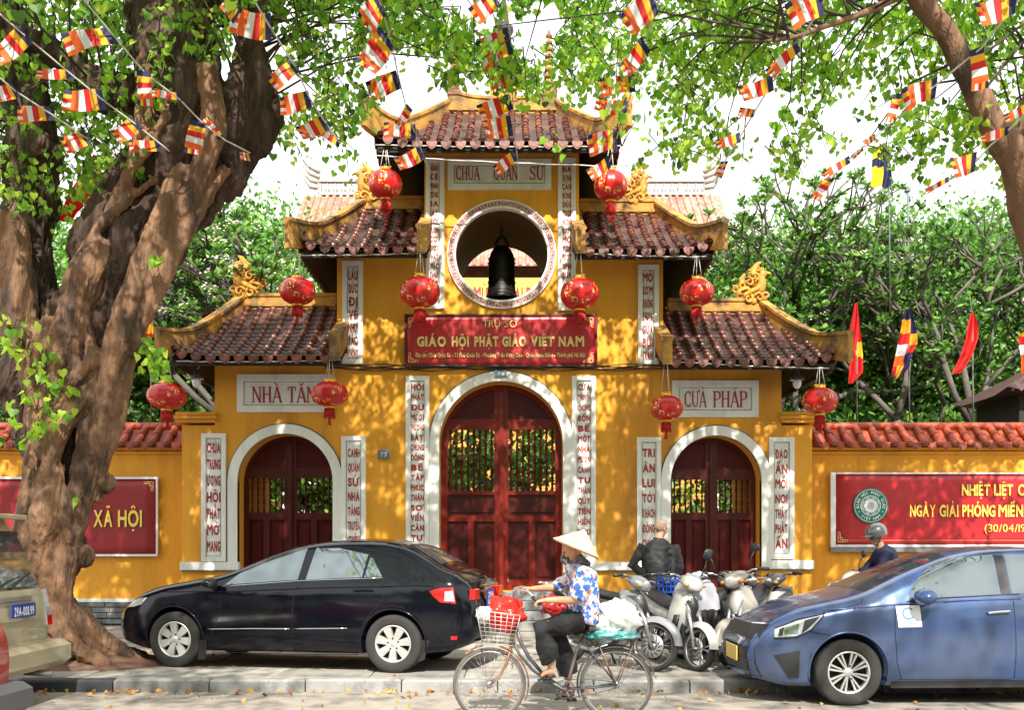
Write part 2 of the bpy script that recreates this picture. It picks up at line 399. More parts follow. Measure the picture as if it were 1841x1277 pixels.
# ---- doors
def baluster_mesh(h, r=.024):
    mb = MB(); pr = []
    for t, k in ((0, .8), (.04, 1.1), (.08, .7), (.12, 1), (.17, .55), (.3, 1.0), (.4, .7), (.46, .55), (.5, 1.1), (.54, .55), (.6, .7), (.7, 1.0), (.83, .55), (.88, 1), (.92, .7), (.96, 1.1), (1, .8)):
        pr.append((r * k, t * h))
    mb.lathe(pr, 8); return mesh_of(mb, 'baluster', M_wood2)
def make_door(c, r, spring, base, nm):
    yd = YF + .42
    wood = M_wood if nm == 'centre' else M_wood4
    d = MB()
    top = spring + r
    if nm == 'centre': w0, w1, pz0, pz1, lo = PZ(768), PZ(881), PZ(888), PZ(926), PZ(937)
    elif nm == 'left': w0, w1, pz0, pz1, lo = PZ(857), PZ(921), None, None, PZ(934)
    else: w0, w1, pz0, pz1, lo = PZ(860), PZ(921), None, None, PZ(934)
    # leaf: stiles and rails around openings and panels, cut out of one board with the arch as its outline
    outl = arch_loop(c, r + .03, spring, base - .02)
    st = .115 if nm == 'centre' else .09
    holes = []; pans = []
    for sgn in (-1, 1):
        a = c + sgn * .06; b = c + sgn * (r - st)
        x0, x1 = min(a, b) + (st * .55 if sgn > 0 else 0), max(a, b) - (0 if sgn > 0 else st * .55)
        zt = w0
        holes.append([(x0, w1), (x0, zt), (x1, zt), (x1, w1)])
        # panel(s)
        if pz0: pans.append((x0, x1, pz1, pz0))
        xm = (x0 + x1) / 2; m_ = .05
        pans.append((x0, xm - m_, base + .18, lo)); pans.append((xm + m_, x1, base + .18, lo))
        # arched head panel
        hz = w0 + .19
        zz = lambda x: spring + math.sqrt(max(0, (r - st * .7) ** 2 - (x - c) ** 2))
        holes_top = [(x0, hz)] + [(lerp(x0, x1, i / 8), max(hz + .01, zz(lerp(x0, x1, i / 8)))) for i in range(9)] + [(x1, hz)]
        pans.append(('poly', holes_top))
    allh = holes + [([(p[0], p[2]), (p[0], p[3]), (p[1], p[3]), (p[1], p[2])] if p[0] != 'poly' else p[1]) for p in pans]
    d.prism(outl, yd, yd + .07, holes=allh)
    leaf = d.build('door', wood, gate)
    # recessed panels with a raised field
    for p in pans:
        q = MB()
        if p[0] == 'poly':
            q.prism([(x, z) for x, z in p[1]], yd + .03, yd + .05)
        else:
            x0, x1, z0, z1 = p
            q.box(((x0 + x1) / 2, yd + .062, (z0 + z1) / 2), (x1 - x0, .02, z1 - z0))
            q.box(((x0 + x1) / 2, yd + .045, (z0 + z1) / 2), (x1 - x0 - .10, .03, z1 - z0 - .10), bev=.014)
        q.build('panel', M_wood2 if p[0] == 'poly' or nm != 'centre' else M_wood3, leaf)
    # meeting stile
    q = MB(); q.box((c, yd - .02, (base + top) / 2 - .06), (.07, .06, top - base - .14), bev=.012)
    q.build('meeting_stile', wood, leaf)
    bm_ = baluster_mesh(w0 - w1, .026 if nm == 'centre' else .022)
    for h in holes:
        x0, x1 = h[0][0], h[2][0]; n = 8 if nm == 'centre' else 6
        for i in range(n):
            inst(bm_, 'baluster', leaf, (lerp(x0, x1, (i + .5) / n), yd + .04, w1))
    q = MB()
    for k in range(2):
        q.tube([(c + (.12 if k else -.12), yd - .03, base + .12), (c + (.12 if k else -.12), yd - .05, base + .16), (c + (.12 if k else -.12), yd - .03, base + .2)], .012, 6)
    q.build('handle', M_metal, leaf)
    return leaf
for dd in doors: make_door(*dd)
# steps below the three doorways
for c, r, s_, b, nm in doors:
    n = 4 if nm == 'centre' else 2
    for k in range(n):
        q = MB(); h = (b - GR) / n
        q.box((c, YF - .16 - .28 * (n - 1 - k) / 1 + .1, GR + h * (k + .5) - .001), (2 * r + .5 - .02 * k, .34 + .0, h - .004 * 1), bev=.01)
        q.build('step', M_step, gate)
    q = MB(); q.box((c, YF + 1.3, b / 2 + .02), (2 * r - .002, 2.3, b - .05)); q.build('threshold', M_step, gate)
# lining added to the round opening, dark brown painted in for its shade
mb = MB(); mb.lathe([(OR - .002, 0), (OR - .004, 2.38)], 48, M=Matrix.Translation((OC[0], YF + .01, OC[1])) @ Matrix.Rotation(R(-90), 4, 'X')); mb.build('opening_shade_lining', mat('shade_brown_lining', (.085, .035, .012), .9, var=.35, scale=3, bump=.3), gate, fixn=False)
# ---- oculus ring with key pattern
mb = MB(); n = 64
def ringband(mb, r0, r1, y0, y1, mi, cx=OC[0], cz=OC[1], n=64):
    pr = [(r0, y1), (r0, y0), (r1, y0), (r1, y1)]
    V = []; Fc = []
    for i in range(n):
        a = 2 * PI * i / n
        for r, y in pr: V.append((cx + r * math.cos(a), y, cz + r * math.sin(a)))
    for i in range(n):
        for k in range(3): Fc.append([i * 4 + k, i * 4 + k + 1, ((i + 1) % n) * 4 + k + 1, ((i + 1) % n) * 4 + k])
    mb.add(V, Fc, mi, False)
ringband(mb, .80, .838, YF - .045, YF + .1, 0); ringband(mb, .838, .925, YF - .028, YF + .02, 1); ringband(mb, .925, .95, YF - .045, YF + .1, 0)
ring = mb.build('bell_opening_ring', [M_white, M_letter], gate, fixn=False)
mb = MB(); nk = 46
for k in range(nk):
    a = 2 * PI * k / nk
    def bx(r0, r1, t0, t1):
        V = []
        for r, t in ((r0, t0), (r0, t1), (r1, t1), (r1, t0)):
            aa = a + (t - .5) * 2 * PI / nk
            V.append((OC[0] + r * math.cos(aa), YF - .032, OC[1] + r * math.sin(aa)))
        mb.add(V, [[0, 1, 2, 3]], 0)
    fl = k % 2
    bx(.853, .858, .0, 1.0); bx(.908, .913, .0, 1.0)
    if fl: bx(.858, .908, .02, .12); bx(.897, .903, .22, .8); bx(.872, .897, .72, .8); bx(.872, .878, .4, .72)
    else: bx(.858, .908, .02, .12); bx(.863, .869, .22, .8); bx(.869, .893, .72, .8); bx(.887, .893, .4, .72)
mb.build('key_pattern', M_white, ring, fixn=False)
# ---- inscription boards
def board(x0, y0, x1, y1, label=None, inset=.075, deep=False):
    a, b, zb, zt = PX(x0), PX(x1), PZ(y1), PZ(y0)
    mb = MB()
    i = inset
    mb.prism([(a, zb), (a, zt), (b, zt), (b, zb)], YF - .05, YF + .01, holes=[[(a + i, zb + i), (a + i, zt - i), (b - i, zt - i), (b - i, zb + i)]])
    mb.prism([(a + i, zb + i), (a + i, zt - i), (b - i, zt - i), (b - i, zb + i)], YF - .026, YF + .01, mi=1)
    for (u0, u1, v0, v1) in ((a + i + .015, b - i - .015, zt - i - .022, zt - i - .014), (a + i + .015, b - i - .015, zb + i + .014, zb + i + .022),
                             (a + i + .012, a + i + .02, zb + i + .018, zt - i - .018), (b - i - .02, b - i - .012, zb + i + .018, zt - i - .018)):
        mb.add([(u0, YF - .028, v0), (u1, YF - .028, v0), (u1, YF - .028, v1), (u0, YF - .028, v1)], [[0, 1, 2, 3]], 2)
    o = mb.build('inscription_board', [M_white, M_whitein, M_line], gate)
    if label: o['label'] = label
    return o
def column_text(o, words, x0, x1, ys, hpx):
    for w, y in zip(words, ys):
        mb = MB()
        if hpx < 12: put_text(mb, w, PX(x0), PX(x1), PZ(y + hpx / 2 + 1), PZ(y - hpx / 2 + 1), YF - .031, 0, .05)
        else: put_text(mb, w, PX(x0), PX(x1), PZ(y + hpx / 2), PZ(y - hpx / 2), YF - .031, 0, .045)
        mb.build('lettering', M_letter, o, fixn=False)
def lin(a, b, n): return [lerp(a, b, i / (n - 1)) for i in range(n)]
o = board(363, 780, 407, 1010, 'left column board of the left doorway'); column_text(o, 'CHÙA TRUNG ƯƠNG HỘI PHẬT MỞ MANG'.split(), 373, 397, lin(806, 983, 7), 19)
o = board(614, 785, 658, 1012, 'right column board of the left doorway'); column_text(o, 'CẢNH QUÁN SỨ NHÀ TĂNG TRUYỀN GIỚI'.split(), 626, 647, lin(815, 972, 7), 16)
o = board(730, 677, 772, 1012, 'left column board of the middle doorway'); column_text(o, 'HỘI PHẬT ĐỦ MƯỜI PHƯƠNG BẢY CHÚNG ĐỒNG BỀ TẬP PHÚC THÂN SƠ VIỄN CẬN TỰ'.split(), 739, 762, lin(696, 967, 16), 11.5)
o = board(1028, 677, 1071, 1012, 'right column board of the middle doorway'); column_text(o, 'CỬA THUYỀN CHUNG BỐN BỂ MỘT NHÀ MƯỢN CẢNH TU THÂN QÚY TIỆN HIỀN NGU'.split(), 1039, 1061, lin(696, 956, 15), 11.5)
o = board(1145, 787, 1188, 1012, 'left column board of the right doorway'); column_text(o, 'TRI ÂN LUI TỚI KHÁCH ĐÔNG CHÙA'.split(), 1155, 1177, lin(815, 978, 7), 16)
o = board(1382, 787, 1427, 1006, 'right column board of the right doorway'); column_text(o, 'ĐẠO ẤN MỐI NOI THẦY PHẬT ẤN'.split(), 1393, 1415, lin(817, 978, 7), 17)
o = board(616, 470, 653, 655, 'narrow board at the left edge of the middle storey'); column_text(o, 'LẦU ĐỨC ĐI VỀ NHƯ SẮC KHÔNG'.split(), 627, 643, lin(496, 637, 7), 17)
o = board(1147, 477, 1184, 657, 'narrow board at the right edge of the middle storey'); column_text(o, 'MÕ SỚM CHUÔNG KHUYA GIỮA BỤI TRẦN'.split(), 1155, 1173, lin(500, 640, 7), 16)
o = board(766, 285, 799, 556, 'board left of the bell opening'); column_text(o, 'NGHE KỆ MINH TIẾNG BA BẢY CÕI MUÔN CƠ GIỚI PHẬT ĐỨC THỨ MỘT BẬC'.split(), 772, 788, lin(302, 526, 15), 11)
o = board(1003, 285, 1035, 559, 'board right of the bell opening'); column_text(o, 'BIA DỰNG CẦN ĐÔNG CHÙA MƯỜI PHƯƠNG NAM MÔ MUỐN VƯỢT MÌNH QUA VUI ĐẠO'.split(), 1010, 1027, lin(304, 526, 15), 11)
# serif capitals for the three large plaques, each stroke a small prism
SER = {  # strokes: x0,y0,x1,y1,weight ; serif bars follow
 'N': ([(.14, 0, .14, 1, .09), (.14, 1, .72, 0, .15), (.72, 0, .72, 1, .09)], [(.14, 0), (.72, 1), (.1, 1)], .86),
 'H': ([(.17, 0, .17, 1, .16), (.69, 0, .69, 1, .16), (.17, .52, .69, .52, .08)], [(.17, 0), (.17, 1), (.69, 0), (.69, 1)], .86),
 'A': ([(.1, 0, .42, 1, .08), (.42, 1, .76, 0, .16), (.2, .33, .66, .33, .07)], [(.1, 0), (.76, 0)], .86),
 'T': ([(.4, 0, .4, 1, .16), (.08, .96, .72, .96, .08), (.08, .98, .08, .74, .06), (.72, .98, .72, .74, .06)], [(.4, 0)], .8),
 'G': ([], [], .84), 'C': ([], [], .8), 'Q': ([], [], .86),
 'U': ([(.17, 1, .17, .3, .16), (.69, 1, .69, .3, .08), (.17, .3, .26, .08, .14), (.26, .06, .6, .06, .1), (.6, .08, .69, .3, .09)], [(.17, 1), (.69, 1)], .86),
 'P': ([(.17, 0, .17, 1, .16), (.17, .96, .5, .96, .08), (.5, .96, .66, .86, .12), (.66, .88, .66, .58, .15), (.66, .6, .5, .48, .12), (.5, .48, .17, .48, .08)], [(.17, 0), (.12, 1)], .76),
 'S': ([(.66, .8, .56, .95, .1), (.56, .95, .26, .95, .09), (.26, .95, .14, .78, .13), (.14, .78, .22, .6, .14), (.22, .6, .58, .42, .15), (.58, .42, .66, .24, .14), (.66, .24, .54, .05, .12), (.54, .05, .22, .05, .09), (.22, .05, .1, .22, .1), (.66, 1, .66, .72, .05), (.1, 0, .1, .3, .05)], [], .76),
 'I': ([(.2, 0, .2, 1, .16)], [(.2, 0), (.2, 1)], .4)}
c_arc = [(.72, .78), (.58, .95), (.38, .95), (.2, .8), (.14, .5), (.2, .2), (.38, .05), (.58, .05), (.72, .22)]
SER['C'] = ([(*c_arc[i], *c_arc[i + 1], .09 + .07 * math.sin(PI * (i + .5) / 8)) for i in range(8)] + [(.72, 1, .72, .7, .05), (.72, 0, .72, .28, .05)], [], .84)
SER['G'] = (SER['C'][0][:-1] + [(.72, .22, .72, .42, .14), (.5, .44, .86, .44, .07)], [], .9)
o_arc = [(.43 + .3 * math.sin(2 * PI * i / 12), .5 + .46 * math.cos(2 * PI * i / 12)) for i in range(13)]
SER['Q'] = ([(*o_arc[i], *o_arc[i + 1], .08 + .08 * abs(math.sin(2 * PI * (i + .5) / 12))) for i in range(12)] + [(.45, .2, .8, -.08, .12)], [], .9)
def serif_text(mb, word, x0, x1, zb, zt, y, par=None):
    # word as list of (letter, mark)
    adv = sum(SER[c][2] if c != ' ' else .45 for c, _ in word); s_ = (x1 - x0) / adv; h = zt - zb; x = x0; kk = [0]
    def stroke(ax, ay, bx_, by, w):
        a = Vector((x + ax * s_, zb + ay * h)); b = Vector((x + bx_ * s_, zb + by * h)); d = b - a; L_ = d.length; d /= max(L_, 1e-6); n = Vector((-d.y, d.x)) * (w * s_ * .55)
        vert = abs(d.y) > abs(d.x)
        if vert: n = Vector((w * s_ * .5, 0))
        kk[0] += 1; yy = y - .0007 * (kk[0] % 9)
        q = [a + n, b + n, b - n, a - n]
        mb.add([(p.x, yy, p.y) for p in q] + [(p.x, y + .01, p.y) for p in q], [[0, 1, 2, 3], [0, 4, 5, 1], [1, 5, 6, 2], [2, 6, 7, 3], [3, 7, 4, 0]], 0)
    for c, mk in word:
        if c == ' ':
            x += .45 * s_
            continue
        st, se, w = SER[c]
        for q in st: stroke(*q)
        for sx, sy in se: stroke(sx - .15, sy + (.02 if sy == 0 else -.02), sx + .15, sy + (.02 if sy == 0 else -.02), .05 * h / s_ * .5)
        m = w / 2 - .02
        if mk == '`': stroke(m - .2, 1.24, m + .04, 1.08, .09)
        if mk == "'": stroke(m - .04, 1.08, m + .2, 1.24, .09)
        if mk == '?': stroke(m - .05, 1.22, m + .08, 1.22, .07); stroke(m + .08, 1.22, m, 1.08, .07)
        if mk == 'u': stroke(m - .2, 1.24, m - .08, 1.1, .07); stroke(m - .08, 1.1, m + .08, 1.1, .07); stroke(m + .08, 1.1, m + .2, 1.24, .07)
        if mk in ('+', '+?', "+'"): stroke(.72, .98, .92, 1.1, .09); stroke(.9, 1.06, .88, .92, .07)
        if mk == '+?': stroke(m - .05, 1.22, m + .08, 1.22, .07)
        if mk == "+'": stroke(m - .04, 1.1, m + .2, 1.26, .09)
        x += w * s_
def plaque_words(o, ws, yb_, yt_):
    for w, a, b in ws:
        mb = MB(); serif_text(mb, w, PX(a), PX(b), PZ(yb_), PZ(yt_), YF - .034); mb.build('lettering', M_letter, o, fixn=False)
def W_(s_, marks): return [(c, marks.get(i, '')) for i, c in enumerate(s_)]
o = board(427, 674, 598, 742, 'plaque above the left doorway', .11); plaque_words(o, ((W_('NHA', {2: '`'}), 453, 508), (W_('TANG', {1: 'u'}), 517, 588)), 725, 696)
o = board(1208, 685, 1363, 751, 'plaque above the right doorway', .11); plaque_words(o, ((W_('CUA', {1: '+', 2: '?'}), 1229, 1270), (W_('PHAP', {2: "'"}), 1281, 1343)), 733, 704)
o = board(805, 287, 991, 342, 'name plaque under the top roof', .1)
plaque_words(o, ((W_('CHUA', {2: '`'}), 819, 863), (W_('QUAN', {2: "'"}), 887, 931), (W_('SU', {1: "+'"}), 951, 978)), 325, 300)
# number tablets
M_plate = mat('blue_grey_enamel', (.10, .15, .20), .5, flat=True); M_pl = mat('pale_plate_paint', (.6, .62, .62), .5, flat=True)
for (x0, y0, x1, y1) in ((680, 810, 701, 826), (889, 667, 911, 680)):
    mb = MB(); mb.box(((PX(x0) + PX(x1)) / 2, YF - .06, (PZ(y0) + PZ(y1)) / 2), (PX(x1) - PX(x0), .02, PZ(y0) - PZ(y1)), bev=.004)
    put_text(mb, '73', PX(x0 + 5), PX(x1 - 5), PZ(y1 - 4), PZ(y0 + 4), YF - .073, 1, .02); mb.build('number_plate', [M_plate, M_pl], gate)
# ================================================================== ROOFS OF THE GATE
YE, YR, YK = 17.42, 19.5, 21.58
rng = random.Random(5)
def tile_mesh(L_=.225, r=.062, name='roof_tile', m=None):
    mb = MB(); V = []; n = 6
    for (y, rr) in ((-L_ / 2 - .012, r * 1.06), (-L_ / 2 + .02, r * 1.06), (-L_ / 2 + .021, r), (L_ / 2, r * .86)):
        for i in range(n + 1):
            a = PI * i / n; V.append((rr * math.cos(a), y, rr * math.sin(a) * 1.0))
    Fc = [[k * (n + 1) + i, k * (n + 1) + i + 1, (k + 1) * (n + 1) + i + 1, (k + 1) * (n + 1) + i] for k in range(3) for i in range(n)]
    Fc.append(list(range(n + 1)))
    mb.add(V, Fc, 0, True)
    return mb
def drip_mesh():
    mb = MB(); o = [(-.085, .05), (-.088, .01), (-.07, -.045), (-.035, -.075), (0, -.1), (.035, -.075), (.07, -.045), (.088, .01), (.085, .05), (0, .035)]
    mb.prism(o, -.012, .012, 'XZ')
    mb.prism([(x * .6, z * .6 - .01) for x, z in o], -.02, -.012, 'XZ', back=False)
    return mesh_of(mb, 'drip_tile', M_drip)
ME_tile = mesh_of(tile_mesh(), 'roof_tile', M_tile); ME_drip = drip_mesh()
ntile = [0]
def frame_M(p, across, up, roll=0):
    x = Vector(across).normalized(); y = Vector(up); y = (y - x * y.dot(x)).normalized(); z = x.cross(y)
    M = Matrix.Translation(p) @ Matrix(((x.x, y.x, z.x, 0), (x.y, y.y, z.y, 0), (x.z, y.z, z.z, 0), (0, 0, 0, 1)))
    return M @ Matrix.Rotation(roll, 4, 'Y')
def band(mb, path, w, h, base=-.12, side=None, mi=0, lip=.025):
    """plaster coping swept along a path, with a lip along its top"""
    n = len(path); rings = []
    for i, p in enumerate(path):
        p = Vector(p); t = Vector(path[min(i + 1, n - 1)]) - Vector(path[max(i - 1, 0)])
        th = Vector((t.x, t.y, 0)); s_ = Vector(side) if side else Vector((-th.y, th.x, 0)).normalized()
        ww = (w[i] if hasattr(w, '__len__') else w) / 2; hh = h[i] if hasattr(h, '__len__') else h
        up = Vector((0, 0, 1)); l = lip
        sec = [(-ww, base), (ww, base), (ww, hh - .07), (ww + l, hh - .055), (ww + l, hh), (-ww - l, hh), (-ww - l, hh - .055), (-ww, hh - .07)]
        rings.append([p + s_ * a + up * b for a, b in sec])
    mb.loft(rings, mi, False)
def make_roof(label, xl, xr, ze, zr, xrl, xrr, hipL, hipR, pitch=.235, indiv=True, ridge_h=.22, tip=.17):
    roof = thing('roof', label, None, (0, 0, 0)); del roof['label']; roof['label'] = label
    roof.parent = gate; roof.location = Vector((0, 0, 0)) - WL[gate.name]; WL[roof.name] = Vector((0, 0, 0))
    dz = zr - ze; sag = .09
    def lft(x):
        v = 0
        if hipL: v += .16 * max(0, 1 - (x - xl) / .8) ** 2
        if hipR: v += .16 * max(0, 1 - (xr - x) / .8) ** 2
        return v
    def S(x, t, front=True):
        y = lerp(YE, YR, t) if front else lerp(YK, YR, t)
        return Vector((x, y, ze + dz * t - sag * math.sin(PI * t) + lft(x) * (1 - t)))
    def side(y, s, left):   # s: 0 at the eave, 1 at the ridge end
        x0, x1 = (xl, xrl) if left else (xr, xrr)
        ry = abs(y - YR) / (YR - YE)
        return Vector((lerp(x0, x1, s), y, ze + dz * s - sag * math.sin(PI * s) + .16 * max(0, (ry - .62) / .38) ** 2 * (1 - s)))
    def tmax(x):
        t = 1.0
        if hipL and x < xrl: t = min(t, (x - xl) / (xrl - xl))
        if hipR and x > xrr: t = min(t, (xr - x) / (xr - xrr))
        return max(0, t)
    # deck under the tiles: sheet with thickness
    mb = MB()
    nx, nt = 24, 8
    for front in (True, False):
        V = []; Fc = []
        for j in range(nt + 1):
            t = j / nt; a = lerp(xl, xrl, t) if hipL else xl; b = lerp(xr, xrr, t) if hipR else xr
            for i in range(nx + 1): p = S(lerp(a, b, i / nx), t, front); V.append((p.x, p.y, p.z - .045))
        k = nx + 1
        Fc = [[j * k + i, j * k + i + 1, (j + 1) * k + i + 1, (j + 1) * k + i] for j in range(nt) for i in range(nx)]
        mb.add(V, Fc, 0, True)
    for left, on in ((True, hipL), (False, hipR)):
        if not on: continue
        V = []
        for j in range(nt + 1):
            s_ = j / nt; y0, y1 = lerp(YE, YR, s_), lerp(YK, YR, s_)
            for i in range(13): p = side(lerp(y0, y1, i / 12), s_, left); V.append((p.x, p.y, p.z - .045))
        mb.add(V, [[j * 13 + i, j * 13 + i + 1, (j + 1) * 13 + i + 1, (j + 1) * 13 + i] for j in range(nt) for i in range(12)], 0, True)
    mb.build('roof_deck', M_pan, roof, fixn=False)
    # pan tiles: rows of shallow troughs stepping down between the cover tiles (too many and thin to pick apart)
    mb = MB(); ncol = int(round((xr - xl) / pitch)); pt = (xr - xl) / ncol; rows = 13
    cols = [xl + pt * (i + .5) for i in range(ncol)]
    for i in range(ncol - 1):
        xm = (cols[i] + cols[i + 1]) / 2; tm = tmax(xm)
        for j in range(rows):
            t0 = j / rows
            if t0 > tm: break
            t1 = min(t0 + 1.25 / rows, 1)
            V = []
            for (t, up) in ((t0, .022), (t1, .0)):
                for q in (-.085, -.05, 0, .05, .085):
                    p = S(xm + q, t); V.append((p.x, p.y - (.0), p.z - .02 + up + abs(q) * .35 + rng.uniform(-.002, .002)))
            n5 = len(V)
            for q in (-.085, -.05, 0, .05, .085): p = S(xm + q, t0); V.append((p.x, p.y, p.z - .03 + abs(q) * .35))
            mb.add(V, [[a, a + 1, a + 6, a + 5] for a in range(4)] + [[a, a + 10, a + 11, a + 1] for a in range(4)], 0, False)
    tag(mb.build('pan_tile', M_pan, roof, fixn=False), kind='stuff')
    # cover tiles of the street side
    slope = Vector((0, YR - YE, dz)).length; nt_ = int(slope / .2)
    rest = MB(); tb = tile_mesh()
    for ci, x in enumerate(cols):
        tm = tmax(x) - .04
        for j in range(nt_):
            t = (j + .5) / nt_
            if t > tm: break
            p = S(x, t); q = S(x, min(1, t + .03)) - S(x, t - .03)
            M = frame_M(p + Vector((rng.uniform(-.006, .006), 0, .012 + rng.uniform(0, .006))), (1, rng.uniform(-.03, .03), 0), q)
            if indiv and ntile[0] < 300: instM(ME_tile, 'roof_tile', roof, M); ntile[0] += 1
            else: rest.add(tb.v, tb.f, 0, True, M)
        # drip tile between columns and round end cap
        if ci < ncol - 1:
            xm = x + pt / 2; p = S(xm, 0)
            instM(ME_drip, 'drip_tile', roof, Matrix.Translation(p + Vector((0, -.03, -.035))) @ Matrix.Rotation(R(rng.uniform(-5, 5)), 4, 'Y') @ Matrix.Rotation(R(-8), 4, 'X'))
    # the same covers on the hips and the back
    for left, on in ((True, hipL), (False, hipR)):
        if not on: continue
        n = int((YK - YE) / pitch)
        for i in range(n):
            y = YE + (YK - YE) * (i + .5) / n; sm = 1 - abs(y - YR) / (YR - YE)
            for j in range(6):
                s_ = (j + .5) / 6
                if s_ > sm + .05: break
                p = side(y, s_, left); q = side(y, s_ + .05, left) - side(y, s_ - .05, left)
                rest.add(tb.v, tb.f, 0, True, frame_M(p + Vector((0, 0, .01)), (0, 1 if not left else -1, 0), q))
            pe = side(y, 0, left)
            rest.add([v.co[:] for v in ME_drip.vertices], [list(f.vertices) for f in ME_drip.polygons], 1, False, Matrix.Translation(pe + Vector((0, pitch * .5, -.04))) @ Matrix.Rotation(R(90), 4, 'Z'))
    for x in cols:
        tm = tmax(x) - .04
        for j in range(nt_):
            t = (j + .5) / nt_
            if t > tm: break
            p = S(x, t, False); q = S(x, min(1, t + .03), False) - S(x, t - .03, False)
            rest.add(tb.v, tb.f, 0, True, frame_M(p + Vector((0, 0, .012)), (-1, 0, 0), q))
    tag(rest.build('roof_tile', [M_tile, M_drip], roof, fixn=False), kind='stuff')
    # copings
    def hip_band(left):
        x0, x1 = (xl, xrl) if left else (xr, xrr); sg = -1 if left else 1
        mb = MB(); path = []; hs = []; ws = []
        for i in range(19):
            s_ = i / 18 * 1.13
            x = lerp(x1, x0, s_); y = lerp(YR, YE, s_)
            z = zr + (ze - zr) * s_ - .05 * math.sin(PI * min(1, s_)) + .06 * s_ ** 2 + tip * max(0, (s_ - .62) / .5) ** 2.2
            path.append((x, y, z)); hs.append(.24 + .25 * max(0, s_ - .7)); ws.append(.15 - .05 * max(0, s_ - .8) / .3)
        band(mb, path, ws, hs, base=-.16)
        mb.build('hip_coping', M_ridge, roof)
    if hipL: hip_band(True)
    if hipR: hip_band(False)
    mb = MB(); n = 12; path = []
    for i in range(n + 1):
        u = i / n; x = lerp(xrl, xrr, u)
        e = 0
        if hipL and hipR: e = .16 * abs(2 * u - 1) ** 3
        path.append((x, YR, zr + e))
    band(mb, path, .2, ridge_h, base=-.18, side=(0, 1, 0))
    # slab moulding halfway up
    mb.box(((xrl + xrr) / 2, YR, zr + .0), (xrr - xrl - .04, .26, .05))
    mb.build('ridge_coping', M_ridge, roof)
    for on, x, sg in ((not hipL, xl, 1), (not hipR, xr, -1)):
        if not on: continue
        mb = MB(); path = []
        for i in range(7):
            t = lerp(-.03, .99, i / 6); p = S(x, max(0, min(1, t))); path.append((x + sg * .085, lerp(YE, YR, t), p.z + .02 + (.0)))
        band(mb, path, .16, [.36, .34, .31, .28, .25, .23, .22], base=-.1, side=(1, 0, 0))
        mb.build('verge_coping', M_ridge, roof)
    # sloping soffit on rafters, and the fascia behind the drip tiles
    mb = MB(); nt = 6
    a0_ = xl + (.07 if hipL else 0); b0_ = xr - (.07 if hipR else 0)
    for front in (True, False):
        V = []
        for j in range(nt + 1):
            t = j / nt; a = lerp(a0_, xrl, t) if hipL else xl; b = lerp(b0_, xrr, t) if hipR else xr
            for i in range(13): p = S(lerp(a, b, i / 12), t, front); V.append((p.x, p.y + (.07 if front else -.07) * (1 - t), p.z - .1))
        mb.add(V, [[j * 13 + i, j * 13 + i + 1, (j + 1) * 13 + i + 1, (j + 1) * 13 + i] for j in range(nt) for i in range(12)], 0, False)
    for left, on in ((True, hipL), (False, hipR)):
        if not on: continue
        V = []; sg = 1 if left else -1
        for j in range(nt + 1):
            s_ = j / nt; y0, y1 = lerp(YE + .07, YR, s_), lerp(YK - .07, YR, s_)
            for i in range(9): p = side(lerp(y0, y1, i / 8), s_, left); V.append((p.x + sg * .07 * (1 - s_), p.y, p.z - .1))
        mb.add(V, [[j * 9 + i, j * 9 + i + 1, (j + 1) * 9 + i + 1, (j + 1) * 9 + i] for j in range(nt) for i in range(8)], 0, False)
    mb.box(((a0_ + b0_) / 2, YE + .07, ze - .1), (b0_ - a0_, .04, .09))
    if hipL: mb.box((xl + .07, YR, ze - .1), (.04, YK - YE - .16, .09))
    if hipR: mb.box((xr - .07, YR, ze - .1), (.04, YK - YE - .16, .09))
    n = int((b0_ - a0_) / .3)
    for i in range(n):
        x = lerp(a0_, b0_, (i + .5) / n); t2 = min(tmax(x), .45)
        if t2 < .15: continue
        p, q = S(x, .05), S(x, t2); p.z -= .14; q.z -= .14
        mb.tube([p, q], .04, 4, smooth=False)
    # beam on the wall head
    xa, xb = (xl + .75 if hipL else xl), (xr - .75 if hipR else xr)
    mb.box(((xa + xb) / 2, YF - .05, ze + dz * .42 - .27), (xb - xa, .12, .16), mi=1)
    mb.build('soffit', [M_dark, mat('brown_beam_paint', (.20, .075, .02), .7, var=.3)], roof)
    # gable filling below the tiles against the wall
    return roof, S
sE = F / YE; sR = F / YR
def EX(px): return gx(px, YE)
def EZ(py): return gz(py, YE)
def RX(px): return gx(px, YR)
def RZ(py): return gz(py, YR)
roofLL, S1 = make_roof('low tiled roof on the left, over the left doorway', EX(302), EX(611), EZ(641), RZ(551), RX(437), RX(607), True, False)
roofLR, S2 = make_roof('low tiled roof on the right, over the right doorway', EX(1190), EX(1509), EZ(648), RZ(560), RX(1200), RX(1368), False, True)
roofML, S3 = make_roof('left roof of the middle storey', EX(533), EX(768), EZ(446), RZ(377), RX(655), RX(762), True, False)
roofMR, S4 = make_roof('right roof of the middle storey', EX(1034), EX(1288), EZ(449), RZ(382), RX(1042), RX(1180), False, True)
roofT, S5 = make_roof('top roof with a spired ridge', EX(672), EX(1116), EZ(256), RZ(200), RX(806), RX(1002), True, True, indiv=True, ridge_h=.24, tip=.42)
